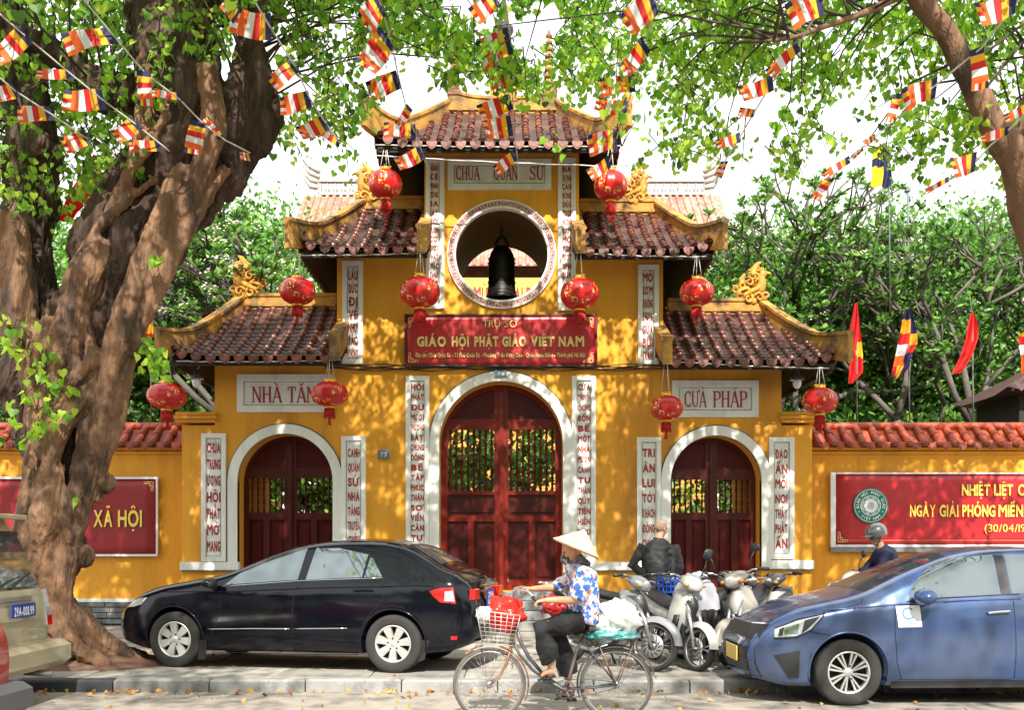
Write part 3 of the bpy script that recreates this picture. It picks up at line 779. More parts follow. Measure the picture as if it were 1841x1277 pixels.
# the hip tips of the photograph end in blunt upturned horns; phoenixes stand at the four lower ridge ends
def phoenix(base, sg, s_=1.0, parent=None):
    b = Vector(base); mb = MB()
    def T(pts): return [b + Vector((sg * x * s_, y * s_, z * s_)) for x, y, z in pts]
    # rock / cloud base with curls
    for (x, y, z, r) in ((.0, 0, .08, .12), (.12, .0, .12, .1), (.22, .02, .06, .09), (-.1, 0, .1, .09), (.3, 0, .1, .07), (.1, -.08, .05, .08), (.2, -.06, .16, .06)):
        mb.ell(b + Vector((sg * x * s_, y * s_, z * s_)), (r * s_, r * s_ * .8, r * s_), 8, 5)
    # body, neck, head
    body = [(.26, 0, .12), (.16, 0, .2), (.04, 0, .25), (-.05, 0, .33), (-.08, 0, .44), (-.07, 0, .54), (-.11, 0, .6), (-.17, 0, .6)]
    mb.tube(T(body), [r * s_ for r in (.05, .1, .12, .11, .085, .07, .075, .045)], 9)
    mb.tube(T([(-.16, 0, .61), (-.23, 0, .6), (-.26, 0, .56)]), [.035 * s_, .028 * s_, .008 * s_], 6)
    # crest, comb and tail plumes
    for k in range(4):
        a = .3 * k; mb.tube(T([(-.1 + .02 * k, 0, .63), (-.1 + .05 * k, 0, .7), (-.07 + .07 * k, 0, .72 - .01 * k)]), [.03 * s_, .025 * s_, .01 * s_], 5)
    for k in range(6):
        y = (-.07 + .03 * k)
        mb.tube(T([(.1, y, .22), (.24, y * 1.4, .3 + .02 * k), (.34 + .015 * k, y * 1.5, .26 + .025 * k), (.4, y * 1.5, .17 + .03 * k), (.36, y, .12 + .03 * k)]), [r * s_ for r in (.045, .04, .035, .03, .012)], 6)
    # wing feathers
    for sy in (-1, 1):
        for k in range(5):
            mb.tube(T([(-.03 + .05 * k, sy * .09, .36 - .03 * k), (.02 + .06 * k, sy * .13, .3 - .03 * k), (.05 + .06 * k, sy * .12, .22 - .03 * k)]), [.03 * s_, .038 * s_, .012 * s_], 6)
        mb.ell(b + Vector((sg * -.13 * s_, sy * .05 * s_, .62 * s_)), (.018 * s_,) * 3, 6, 4)
    def curl(x, y, z, r, turns, w, tilt=0):
        pts = []; rr_ = []
        for i in range(13):
            t = i / 12; a = tilt + turns * 2 * PI * t; q = r * (1 - .75 * t); pts.append((x + q * math.cos(a), y - .01 * i * .5, z + q * math.sin(a))); rr_.append(w * (1 - .5 * t) * s_)
        mb.tube(T(pts), rr_, 6)
    for (x, y, z, r, w) in ((.0, -.1, .12, .10, .035), (.2, -.1, .1, .1, .035), (.36, -.07, .16, .09, .03), (.3, -.05, .36, .1, .035), (.18, -.08, .42, .09, .03), (-.14, -.06, .16, .08, .03), (.06, -.1, .5, .08, .03), (.14, -.02, .58, .08, .028), (.42, 0, .3, .08, .03), (.02, .0, .68, .07, .025)):
        curl(x, y, z, r, 1.1, w, x * 7)
    mb.tube(T([(.05, 0, .3), (.1, 0, .5), (.08, 0, .66), (.0, 0, .78), (-.06, 0, .82)]), [.09 * s_, .09 * s_, .07 * s_, .045 * s_, .015 * s_], 8)
    mb.tube(T([(.2, 0, .2), (.28, 0, .36), (.3, 0, .5), (.24, 0, .6)]), [.08 * s_, .08 * s_, .06 * s_, .02 * s_], 8)
    for k in range(7):   # scales down the breast
        mb.ell(b + Vector((sg * (-.15 + .012 * k) * s_, -.03 * s_, (.46 - .04 * k) * s_)), (.035 * s_, .03 * s_, .022 * s_), 6, 4)
    return mb.build('phoenix_ornament', M_orn, parent)
phoenix((RX(434), YR, RZ(538)), 1, .98, roofLL); phoenix((RX(1362), YR, RZ(549)), -1, .98, roofLR)
phoenix((RX(656), YR, RZ(366)), 1, .92, roofML); phoenix((RX(1150), YR, RZ(370)), -1, .9, roofMR)
# pinnacles of the top ridge
M_pin = mat('brown_pinnacle', (.22, .08, .04), .7, var=.4, scale=14, bump=.4)
def pinnacle(x, z0, z1):
    mb = MB(); mb.box((x, YR, z0 - .02), (.26, .24, .12), bev=.02); n = 8; pr = []
    z = z0 + .04
    for k in range(n):
        h = (z1 - z0) / n; w = .2 - .012 * k
        mb.box((x, YR, z + h * .25), (w, w, h * .42), rz=R(3 * (k % 2)), bev=.01)
        mb.box((x, YR, z + h * .72), (w * .55, w * .55, h * .6), mi=1)
        z += h
    mb.lathe([(.05, 0), (.07, .04), (.03, .09), (.01, .16), (0, .17)], 8, 0, M=Matrix.Translation((x, YR, z)))
    mb.build('pinnacle', [M_pin, M_orn], roofT)
pinnacle(RX(817), RZ(168), RZ(70)); pinnacle(RX(987), RZ(170), RZ(72))
mb = MB(); x = RX(905); z = RZ(178)
mb.box((x, YR, z + .05), (.5, .24, .3), bev=.03, mi=1)
mb.lathe([(.2, .2), (.2, .26), (.12, .32), (.1, .6), (.14, .75), (.16, .95), (.1, 1.05), (.16, 1.2), (.19, 1.25), (.19, 1.32), (.1, 1.36), (.08, 1.45), (.1, 1.55), (.07, 1.75), (.03, 1.85), (0, 1.9)], 14, 0, M=Matrix.Translation((x, YR, z)))
mb.build('finial', [mat('dark_bronze', (.05, .05, .045), .45, metal=.5, var=.3), M_ridge], roofT)
# ---- bell in the round opening (hangs: a thing of its own)
M_bell = mat('black_bronze', (.02, .018, .014), .45, metal=.6, var=.3, scale=10)
bx_ = gx(902, 19.5)
def BZ(py): return gz(py, 19.5)
bell = thing('bell', 'large black bronze bell hanging in the round opening of the gate', 'bell', (bx_, 19.5, BZ(538)))
H_ = BZ(443) - BZ(538)
mb = MB(); mb.lathe([(.295, 0), (.30, .03), (.285, .06), (.262, .12), (.25, .3), (.247, .55), (.24, .72), (.21, .84), (.16, .93), (.07, .985), (0, H_ if H_ < 1.02 else 1.0)], 28)
for z in (.13, .3, .48, .66, .74): mb.lathe([(.262 - z * .02, z - .012), (.274 - z * .02, z), (.262 - z * .02, z + .012)], 28)
mb.lathe([(.27, .0), (.23, .3), (.2, .8), (.0, .9)], 20)
mb.build('bell_body', M_bell, bell, world=False)
mb = MB(); mb.tube([(-.09, 0, .96), (-.1, 0, 1.05), (-.05, 0, 1.13), (0, 0, 1.16), (.05, 0, 1.13), (.1, 0, 1.05), (.09, 0, .96)], .03, 8)
mb.tube([(0, 0, 1.14), (0, 0, 1.75)], .022, 8)
mb.build('bell_hanger', M_bell, bell, world=False)
# ---- cables along the front (one thing: the bundle over the doors), and the eave wires
mb = MB(); r2 = random.Random(3)
for k in range(5):
    pts = []
    for i in range(41):
        x = lerp(PX(585), PX(1215), i / 40); z = PZ(660) + .02 * k - .04 + .03 * math.sin(i * .9 + k * 2) * .5 - .03 * math.sin(PI * ((i * (2 + k % 2)) % 40) / 40)
        pts.append((x, YF - .06 - .012 * k, z))
    mb.tube(pts, .009 + .003 * (k % 2), 5)
cab = mb.build('cable_bundle', M_wire)
tag(cab, 'bundle of black cables running across the gate above the middle arch', 'cables')
def eave_wire(x0, x1, y0, y1, label):
    mb = MB(); pts = [(lerp(EX(x0), EX(x1), i / 16), YE - .01, lerp(EZ(y0), EZ(y1), i / 16) - .02 * math.sin(PI * i / 16) + .006 * math.sin(i * 2.1)) for i in range(17)]
    mb.tube(pts, .011, 5); tag(mb.build('wire', M_wireg), label, 'wire')
eave_wire(675, 1118, 261, 263, 'pale wire strung along the eave of the top roof')
eave_wire(520, 764, 459, 455, 'pale wire along the eave of the left middle roof')
eave_wire(1035, 1270, 455, 462, 'pale wire along the eave of the right middle roof')
eave_wire(318, 612, 650, 648, 'pale wire along the eave of the low left roof')
eave_wire(1190, 1490, 649, 663, 'pale wire along the eave of the low right roof')
eave_wire(668, 1125, 280, 300, 'thin white line stretched across the name plaque')
# ================================================================== GROUND
M_asph = mat('sandy_grey_asphalt', (.33, .29, .245), .9, var=.22, scale=4, bump=.6, bscale=120, col2=(.15, .135, .12), c2amt=.8, thresh=(.5, .62))  # warm pale grey with random darker patches
M_pave = mat('worn_paving_slab', (.34, .31, .27), .85, var=.16, scale=2.5, bump=.3, bscale=40, col2=(.15, .135, .12), c2amt=.85, rnd=.18, thresh=(.5, .62))
M_joint = mat('paving_bed', (.16, .145, .125), .95, var=.2, scale=5)
M_kerb = mat('grey_kerb_stone', (.27, .265, .255), .8, var=.2, scale=5, bump=.3, rnd=.12, col2=(.12, .12, .115), c2amt=.8, thresh=(.5, .62))
M_kerbb = mat('black_painted_kerb', (.045, .05, .055), .8, var=.3, scale=6, bump=.3)
M_earth = mat('dry_brown_earth', (.17, .09, .055), .95, var=.35, scale=5, bump=1, bscale=30)
def sheet(name, x0, x1, y0, y1, z, m):
    mb = MB(); mb.add([(x0, y0, z), (x1, y0, z), (x1, y1, z), (x0, y1, z)], [[0, 1, 2, 3]]); return tag(mb.build(name, m, fixn=False), kind='structure')
sheet('ground', -200, 200, -200, 300, -.16, M_joint)
# road: a gently uneven sheet
mb = MB(); nx, ny = 120, 26; V = []
for j in range(ny + 1):
    for i in range(nx + 1):
        x, y = lerp(-60, 60, i / nx), lerp(-9, 10.93, j / ny); V.append((x, y, .012 * noise.noise(Vector((x * .6, y * .6, 0))) - .012 * max(0, y - 10.2)))
mb.add(V, [[j * (nx + 1) + i, j * (nx + 1) + i + 1, (j + 1) * (nx + 1) + i + 1, (j + 1) * (nx + 1) + i] for j in range(ny) for i in range(nx)], 0, True)
tag(mb.build('road', M_asph, fixn=False), kind='structure')
YC = 10.93
pav = thing('pavement', None, None, (0, YC, 0)); tag(pav, 'pavement of large worn slabs in front of the gate', kind='structure')
mb = MB(); mb.box((0, (YC + 40) / 2 + .15, .03), (120, 40 - YC - .3, .13)); tag(mb.build('paving_bed', M_joint, pav))
rp_ = random.Random(11)
sw, sd = 1.02, .78
ms = MB(); ms.box((0, 0, 0), (sw - .012, sd - .012, .05), bev=.008); ME_slab = mesh_of(ms, 'slab', M_pave)
for j in range(9):
    for i in range(-11, 12):
        x = i * sw + (.5 * sw if j % 2 else 0); y = YC + .22 + sd * (j + .5)
        inst(ME_slab, 'slab', pav, (x, y, .095 + rp_.uniform(-.004, .003)), (R(rp_.uniform(-.25, .25)), R(rp_.uniform(-.2, .2)), 0))
ke = thing('kerb', None, None, (0, YC, 0)); tag(ke, 'kerb of long grey stones, a few painted black', kind='structure')
for pair, mt in ((0, M_kerb), (1, M_kerbb)):
    km = MB(); km.box((0, 0, 0), (.985, .2, .22), bev=.022)
    if pair == 0: MEk = mesh_of(km, 'kerb_stone', M_kerb)
    else: MEb = mesh_of(km, 'kerb_stone', M_kerbb)
for i in range(-14, 14):
    x = i * 1.0 + .35
    blk = i in (-5, -9)
    inst(MEb if blk else MEk, 'kerb_stone', ke, (x, YC + .1, .012 + rp_.uniform(-.006, .006)), (0, 0, R(rp_.uniform(-.5, .5))))
# strip of old patch along the gutter
# ================================================================== BOUNDARY WALLS
def boundary(label, x0, x1, Y, banner_side):
    w = thing('boundary_wall', label, 'wall', ((x0 + x1) / 2, Y, .12))
    s_ = F / Y
    Z = lambda py: gz(py, Y)
    mb = MB(); xc = (x0 + x1) / 2; L_ = x1 - x0
    mb.box((xc, Y + .2, (Z(808) + .3) / 2), (L_, .4, Z(808) - .3))
    mb.box((xc, Y + .2, Z(815)), (L_ + .06, .5, .05)); mb.box((xc, Y + .2, Z(808)), (L_ + .1, .58, .05))
    mb.build('wall_face', M_wall, w)
    mb = MB(); mb.box((xc, Y + .19, Z(1080)), (L_ + .03, .46, .06)); mb.build('plinth_cap', M_white, w)
    # stone skirting, laid block by block
    for r_ in range(4):
        z = .12 + (Z(1083) - .12) * (r_ + .5) / 4; h = (Z(1083) - .12) / 4; x = x0 + rp_.uniform(-.2, 0)
        while x < x1:
            l = rp_.uniform(.32, .55); e = min(x + l, x1 + .02)
            if e - max(x, x0) > .06:
                a = max(x, x0); q = MB(); q.box(((a + e) / 2, Y + .16 + rp_.uniform(-.012, .012), z), (e - a - .012, .4, h - .012), bev=.015); q.build('stone', M_stone, w)
            x += l
    # tiled cap: pan rows + barrel tiles
    ze, zr = Z(800), gz(768, Y + .2)
    mb = MB(); yf, yr = Y - .22, Y + .22
    mb.prism([(yf + .02, ze - .04), (yr, zr - .02), (2 * yr - yf - .02, ze - .04)], x0 - .08, x1 + .08, 'YZ')
    mb.build('cap_deck', M_captile, w)
    pitch = .27; n = int((L_ + .1) / pitch)
    up = Vector((0, yr - yf, zr - ze))
    tm = tile_mesh(.3, .068); MEc = mesh_of(tm, 'cap_tile', M_captile); rest = MB()
    for i in range(n):
        x = x0 - .02 + pitch * (i + .5)
        for k in range(2):
            t = .18 + .52 * k
            M = frame_M(Vector((x + rp_.uniform(-.01, .01), lerp(yf, yr, t), lerp(ze, zr, t) + .015)), (1, rp_.uniform(-.05, .05), 0), up)
            instM(MEc, 'cap_tile', w, M)
            rest.add(tm.v, tm.f, 0, True, frame_M(Vector((x, lerp(2 * yr - yf, yr, t), lerp(ze, zr, t) + .015)), (-1, 0, 0), Vector((0, yf - yr, zr - ze))))
        instM(ME_drip2, 'drip_tile', w, Matrix.Translation((x + pitch / 2, yf - .01, ze - .02)) @ Matrix.Rotation(R(-12), 4, 'X'))
    tag(rest.build('cap_tile', M_captile, w, fixn=False), kind='stuff')
    mb = MB(); pts = [(lerp(x0 - .1, x1 + .1, i / 12), yr, zr + .01) for i in range(13)]; mb.tube(pts, .075, 8); mb.build('cap_ridge', M_captile, w)
    return w
_d = drip_mesh(); ME_drip2 = _d; ME_drip2.materials.clear(); ME_drip2.materials.append(M_captile)
YW = 18.9
bwr = boundary('ochre boundary wall with an orange tiled cap, right of the gate', gx(1452, YW), gx(2500, YW), YW, 1)
bwl = boundary('ochre boundary wall with a tiled cap and stone skirting behind the big fig tree', gx(-620, YW), gx(332, YW), YW, -1)
# ---- banners
M_red = mat('crimson_vinyl', (.42, .012, .018), .35, var=.12, scale=2, spec=.5)
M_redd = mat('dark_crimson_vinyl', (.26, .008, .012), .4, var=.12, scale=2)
M_yel = mat('yellow_lettering', (.85, .66, .10), .5, flat=True)
M_gold2 = mat('pale_gold_lettering', (.80, .58, .22), .5, flat=True)
M_vw = mat('white_vinyl', (.75, .76, .80), .4, flat=True)
M_green = mat('emblem_green', (.0, .17, .11), .45, flat=True); M_lav = mat('emblem_pale_grey', (.55, .56, .66), .45, flat=True)
def fretcorner(mb, x, z, sx, sz, y, mi, s_=.1):
    for (a, b, c, d) in ((0, 0, 1, 0), (0, 0, 0, 1), (.3, .3, 1.3, .3), (.3, .3, .3, 1.3), (0, .6, .6, .6), (.6, 0, .6, .6), (1, 0, 1, .3), (0, 1, .3, 1), (1.3, .3, 1.3, 0), (.3, 1.3, 0, 1.3)):
        x0, x1 = sorted((x + sx * a * s_, x + sx * c * s_)); z0, z1 = sorted((z + sz * b * s_, z + sz * d * s_))
        t = .006; mb.add([(x0 - t, y, z0 - t), (x1 + t, y, z0 - t), (x1 + t, y, z1 + t), (x0 - t, y, z1 + t)], [[0, 1, 2, 3]], mi)
def sheetpanel(x0, x1, z0, z1, y, m, wav=.01, name='sheet', parent=None, dx=0):
    mb = MB(); nx, nz = 24, 10; V = []
    for layer in (0, 1):
        for j in range(nz + 1):
            for i in range(nx + 1):
                x, z = lerp(x0, x1, i / nx), lerp(z0, z1, j / nz); V.append((x, y + layer * .03 - (wav * noise.noise(Vector((x * 1.3, z * 1.7, 3))) if layer == 0 else 0), z))
    k = nx + 1; o = k * (nz + 1)
    Fc = [[j * k + i, j * k + i + 1, (j + 1) * k + i + 1, (j + 1) * k + i] for j in range(nz) for i in range(nx)] + [[o + j * k + i, o + (j + 1) * k + i, o + (j + 1) * k + i + 1, o + j * k + i + 1] for j in range(nz) for i in range(nx)]
    for i in range(nx): Fc += [[i, o + i, o + i + 1, i + 1], [nz * k + i, nz * k + i + 1, o + nz * k + i + 1, o + nz * k + i]]
    for j in range(nz): Fc += [[j * k, (j + 1) * k, o + (j + 1) * k, o + j * k], [j * k + nx, o + j * k + nx, o + (j + 1) * k + nx, (j + 1) * k + nx]]
    mb.add(V, Fc, 0, True); return mb.build(name, m, parent, fixn=False)
# centre banner
yb = YF - .12
bn = thing('banner', 'red banner with gold lettering hung between the round opening and the middle arch', 'banner', ((PX(901)), yb, PZ(657)))
BX = lambda x: gx(x, yb); BZ2 = lambda y: gz(y, yb)
sheetpanel(BX(730), BX(1071), BZ2(657), BZ2(567), yb, M_red, .02, 'banner_sheet', bn)
mb = MB(); y = yb - .026
put_text(mb, 'TRỤ', BX(868), BX(899), BZ2(589), BZ2(576), y, 0, .0); put_text(mb, 'SỞ', BX(907), BX(932), BZ2(589), BZ2(576), y, 0, .0)
xs = [('GIÁO', 750, 802), ('HỘI', 812, 843), ('PHẬT', 853, 896), ('GIÁO', 903, 946), ('VIỆT', 954, 996), ('NAM', 1004, 1050)]
for w_, a, b in xs:
    m2 = MB(); put_text(m2, w_, BX(a), BX(b), BZ2(624), BZ2(605), y, 0, .05); m2.build('banner_lettering', M_gold2, bn, fixn=False)
put_text(mb, 'Địa chỉ: Chùa Quán Sứ - 73 Phố Quán Sứ - Phường Trần Hưng Đạo - Quận Hoàn Kiếm - Thành phố Hà Nội', BX(747), BX(1052), BZ2(643), BZ2(635), y, 0, .035)
mb.build('banner_lettering', M_gold2, bn, fixn=False)
for cx_, cz_, sx, sz in ((735, 652, 1, 1), (1066, 652, -1, 1), (735, 572, 1, -1), (1066, 572, -1, -1)): mb = MB(); fretcorner(mb, BX(cx_), BZ2(cz_), sx, sz, y, 0, .12); mb.build('corner_fret', M_gold2, bn, fixn=False)
mb = MB()
for (x0, y0, x1, y1) in ((728, 565, 1073, 568), (728, 656, 1073, 659), (727, 565, 730, 659), (1071, 565, 1074, 659)):
    mb.box(((BX(x0) + BX(x1)) / 2, yb + .01, (BZ2(y0) + BZ2(y1)) / 2), (BX(x1) - BX(x0), .04, BZ2(y0) - BZ2(y1)))
mb.build('banner_frame', mat('rusty_dark_frame', (.07, .035, .03), .7, var=.4), bn)
# right banner
yb = YW - .09
BX = lambda x: gx(x, yb); BZ2 = lambda y: gz(y, yb)
bn = thing('banner', 'long red banner with round green emblem on the right boundary wall', 'banner', (BX(1700), yb, BZ2(985)))
sheetpanel(BX(1503), BX(2180), BZ2(980), BZ2(853), yb, M_red, .02, 'banner_sheet', bn)
mb = MB()
for (x0, y0, x1, y1, mi) in ((1503, 850, 2182, 853, 0), (1493, 850, 1502, 985, 0), (1503, 980, 2182, 984, 0), (1493, 984.5, 2182, 993, 1)):
    mb.box(((BX(x0) + BX(x1)) / 2, yb + .01, (BZ2(y0) + BZ2(y1)) / 2), (BX(x1) - BX(x0), .06, BZ2(y0) - BZ2(y1)), mi)
mb.build('banner_frame', [M_vw, mat('grey_sheet_metal', (.2, .21, .22), .5, metal=.4, var=.1)], bn)
mb = MB(); y = yb - .026
for w_, a, b, z0, z1 in (('NHIỆT', 1728, 1779, 892, 871), ('LIỆT', 1786, 1820, 892, 871), ('CHÀO', 1829, 1883, 892, 871), ('MỪNG', 1892, 1950, 892, 871), ('NGÀY', 1635, 1681, 930, 908), ('GIẢI', 1688, 1722, 930, 908), ('PHÓNG', 1729, 1788, 930, 908), ('MIỀN', 1794, 1838, 930, 908), ('NAM', 1846, 1886, 930, 908)):
    m2 = MB(); put_text(m2, w_, BX(a), BX(b), BZ2(z0), BZ2(z1), y, 0, .03); m2.build('banner_lettering', M_yel, bn, fixn=False)
put_text(mb, '(30/04/1975', BX(1769), BX(1862), BZ2(957), BZ2(943), y, 0, .0)
mb.build('banner_lettering', M_yel, bn, fixn=False)
mb = MB()
fretcorner(mb, BX(1506), BZ2(975), 1, 1, y, 0, .13)
mb.add([(BX(1506), y, BZ2(972.4)), (BX(2170), y, BZ2(972.4)), (BX(2170), y, BZ2(972)), (BX(1506), y, BZ2(972))], [[0, 1, 2, 3]]); mb.build('corner_fret', M_gold2, bn, fixn=False)
# emblem
ex, ez = BX(1564.5), BZ2(910); rr = .315
mb = MB()
def disc(r0, r1, y, mi, n=40, cx=None, cz=None, star=0):
    cx = ex if cx is None else cx; cz = ez if cz is None else cz
    V = []; 
    for i in range(n):
        a = 2 * PI * i / n; k = 1 + star * math.cos(8 * a)
        V += [(cx + r0 * math.cos(a) * (k if r0 else 1), y, cz + r0 * math.sin(a)), (cx + r1 * k * math.cos(a), y, cz + r1 * k * math.sin(a))]
    mb.add(V, [[2 * i, 2 * i + 1, (2 * i + 3) % (2 * n), (2 * i + 2) % (2 * n)] for i in range(n)], mi)
disc(0, rr, y - .001, 0); disc(rr * .9, rr * .93, y - .003, 1); disc(.0, rr * .58, y - .003, 1); disc(0, rr * .53, y - .005, 0); disc(0, rr * .49, y - .007, 1, 64, star=.0)
disc(rr * .40, rr * .45, y - .009, 0, 64, star=.06); disc(0, rr * .17, y - .011, 0, 20); disc(rr * .1, rr * .13, y - .013, 1, 20)
for k in range(8):
    a = PI / 4 * k; disc(0, rr * .03, y - .013, 1, 6, ex + rr * .07 * math.cos(a) * 1.0, ez + rr * .07 * math.sin(a))
def around(word, r, a0, a1, flip=False):
    n = len(word)
    for i, ch in enumerate(word):
        if ch == ' ': continue
        a = lerp(a0, a1, i / max(1, n - 1)); V, Fc, x0, x1, z0, z1 = text_geo(ch, .03)
        s_ = .066; th = (a - PI / 2) if not flip else (a + PI / 2)
        cxx, czz = ex + r * math.cos(a), ez + r * math.sin(a)
        mb.add([(cxx + ((x - (x0 + x1) / 2) * math.cos(th) - (z - .36) * math.sin(th)) * s_, y - .004, czz + ((x - (x0 + x1) / 2) * math.sin(th) + (z - .36) * math.cos(th)) * s_) for x, z in V], Fc, 1)
around('GIÁO HỘI PHẬT GIÁO', rr * .75, R(187), R(-7)); around('VIỆT NAM', rr * .75, R(232), R(308), True)
for a in (R(207), R(-27)): disc(0, .012, y - .004, 1, 8, ex + rr * .75 * math.cos(a), ez + rr * .75 * math.sin(a))
mb.build('emblem', [M_green, M_vw], bn, fixn=False)
# left banner
bn = thing('banner', 'dark red banner with the last words in yellow, left wall beside the tree', 'banner', (BX(100), yb, BZ2(1000)))
sheetpanel(BX(-260), BX(281), BZ2(997), BZ2(862), yb, M_redd, .02, 'banner_sheet', bn)
for w_, a, b in (('NGHĨA', 92, 157), ('XÃ', 169, 203), ('HỘI', 213, 256)): mb = MB(); put_text(mb, w_, BX(a), BX(b), BZ2(948), BZ2(917), y, 0, .025); mb.build('banner_lettering', M_yel, bn, fixn=False)
mb = MB(); fretcorner(mb, BX(276), BZ2(867), -1, -1, y, 0, .12); mb.build('corner_fret', M_gold2, bn, fixn=False)
mb = MB()
for (x0, y0, x1, y1) in ((-260, 858, 285, 862), (-260, 997, 283, 1001), (281, 862, 284, 997)): mb.box(((BX(x0) + BX(x1)) / 2, yb + .01, (BZ2(y0) + BZ2(y1)) / 2), (BX(x1) - BX(x0), .06, BZ2(y0) - BZ2(y1)))
mb.build('banner_frame', M_vw, bn)
# ================================================================== TREES
import numpy as np
M_bark = mat('fig_bark', (.055, .030, .019), .9, var=.6, scale=7, bump=1.0, bdist=.06, streak=True, bscale=30, col2=(.17, .11, .075), c2amt=.8, thresh=(.5, .66))
M_root = mat('smooth_aerial_root_bark', (.21, .11, .058), .8, var=.5, scale=6, bump=1.0, bdist=.04, streak=True, bscale=34, col2=(.05, .028, .018), c2amt=.9, thresh=(.50, .60))
M_twig = mat('dark_twig', (.06, .04, .03), .8, var=.3)
M_pbark = mat('grey_plumeria_bark', (.10, .085, .07), .85, var=.4, scale=6, bump=.5)
LF = [mat('leaf_fresh', (.33, .62, .055), .45, var=.15, scale=3, trans=.68, spec=.4), mat('leaf_yellow_green', (.54, .76, .08), .45, var=.15, scale=3, trans=.65, spec=.4),
      mat('leaf_mid', (.20, .45, .045), .4, var=.2, scale=3, trans=.6, spec=.4), mat('leaf_deep', (.08, .18, .025), .4, var=.2, scale=3, trans=.4, spec=.4)]
PLF = [mat('plumeria_leaf_mid', (.12, .28, .045), .5, var=.2, scale=2, trans=.35, spec=.5), mat('plumeria_leaf_light', (.25, .45, .08), .5, var=.2, scale=2, trans=.4, spec=.5), mat('plumeria_leaf_dark', (.04, .11, .022), .5, var=.2, scale=2, trans=.3, spec=.5)]
M_flower = mat('cream_blossom', (.80, .76, .60), .6, flat=True)
HEART = np.array([(0, 0, 0), (.2, .03, .10), (.44, .06, .05), (.52, .08, -.15), (.42, .06, -.40), (.2, .02, -.66), (.05, 0, -.80), (0, 0, -1.08)], float)
HV = np.vstack([HEART, HEART[1:7] * [-1, 1, 1]]); HF = [[0, 1, 2, 3, 4, 5, 6, 7], [0, 7, 13, 12, 11, 10, 9, 8]]
LONG = np.array([(0, 0, 0), (.12, .02, -.25), (.17, .03, -.6), (.1, .01, -.88), (0, 0, -1.0)], float)
LV = np.vstack([LONG, LONG[1:4] * [-1, 1, 1]]); LFc = [[0, 1, 2, 3, 4], [0, 4, 7, 6, 5]]
def leaves(name, pos, dirs, size, template, faces, mats, mi, parent, nprng, kind='stuff', spin=None):
    """many real leaves: one small two-part blade at each point, tip along dirs"""
    n = len(pos); k = len(template)
    z = -dirs / np.linalg.norm(dirs, axis=1, keepdims=True)
    a = nprng.normal(size=(n, 3)); x = np.cross(a, z); x /= np.linalg.norm(x, axis=1, keepdims=True) + 1e-9
    y = np.cross(z, x)
    T = template[None] * size[:, None, None]
    V = pos[:, None, :] + T[..., 0:1] * x[:, None] + T[..., 1:2] * y[:, None] + T[..., 2:3] * z[:, None]
    V = V.reshape(-1, 3); off = np.array(WL.get(parent.name, (0, 0, 0)) if parent is not None else (0, 0, 0)); V = V - off
    nf = len(faces); L_ = len(faces[0])
    base = np.array(faces).reshape(-1); idx = (np.arange(n)[:, None] * k + base[None]).reshape(-1)
    me = bpy.data.meshes.new(name); me.vertices.add(len(V)); me.vertices.foreach_set('co', V.reshape(-1).astype(np.float32))
    me.loops.add(len(idx)); me.loops.foreach_set('vertex_index', idx.astype(np.int32)); me.polygons.add(n * nf)
    me.polygons.foreach_set('loop_start', (np.arange(n * nf) * L_).astype(np.int32)); me.polygons.foreach_set('loop_total', np.full(n * nf, L_, np.int32))
    for m in mats: me.materials.append(m)
    me.polygons.foreach_set('material_index', np.repeat(mi, nf).astype(np.int32)); me.update(); me.validate()
    o = bpy.data.objects.new(name, me); COL.objects.link(o); o.parent = parent
    if kind: o['kind'] = kind
    return o
def limb(mb, pts, Y=None, seg=14, mi=0, jit=.28, sub=5):
    """pts: (px, py, Y, radius in metres); smoothed by Catmull-Rom"""
    Q = [(P(a, b, c), r) for a, b, c, r in pts]; out = []; rr = []
    for i in range(len(Q) - 1):
        p0, p1, p2, p3 = Q[max(i - 1, 0)][0], Q[i][0], Q[i + 1][0], Q[min(i + 2, len(Q) - 1)][0]
        for s_ in range(sub):
            t = s_ / sub
            out.append(.5 * ((2 * p1) + (-p0 + p2) * t + (2 * p0 - 5 * p1 + 4 * p2 - p3) * t * t + (-p0 + 3 * p1 - 3 * p2 + p3) * t ** 3)); rr.append(lerp(Q[i][1], Q[i + 1][1], t) * (1 + .09 * noise.noise(Vector((i * 3.1 + s_ * .7, rr and rr[-1] * 9 or 0, 1)))))
    out.append(Q[-1][0]); rr.append(Q[-1][1])
    mb.tube(out, rr, seg, mi, True, True, jit=jit)
    return out
YT = 12.7; ST = F / YT
def m_(px): return px / ST
fig = thing('fig_tree', 'massive old fig tree with a trunk wrapped in twisted aerial roots, left of the gate', 'tree', tuple(P(150, 1190, YT)))
LIMBS = []
mb = MB()
def shx(a, b):
    return a - (36 * max(0, min(1, (b - 200) / 250)) * max(0, min(1, (a - 60) / 80)) * (1 if b < 860 else max(.45, 1 - (b - 860) / 200)))
def tl(pts, **k):
    pts = [(shx(a, b), b, c, r * (1 if b < 420 else .92)) for a, b, c, r in pts]
    q = limb(mb, [(a, b, c, m_(r)) for a, b, c, r in pts], **k); LIMBS.append(q); return q
tl([(108, 1215, YT, 66), (106, 1150, YT, 50), (106, 1060, YT, 40), (116, 960, YT, 42), (130, 880, YT, 54), (140, 800, YT, 68), (150, 700, YT, 88), (195, 600, YT, 80), (240, 510, YT, 78), (285, 400, YT, 76), (330, 300, YT, 84), (330, 200, YT, 78), (310, 90, YT, 70), (300, 0, YT, 66), (295, -150, YT, 60), (310, -330, YT, 50), (350, -520, YT - .3, 34), (400, -700, YT - .6, 20)], seg=26, jit=.42)
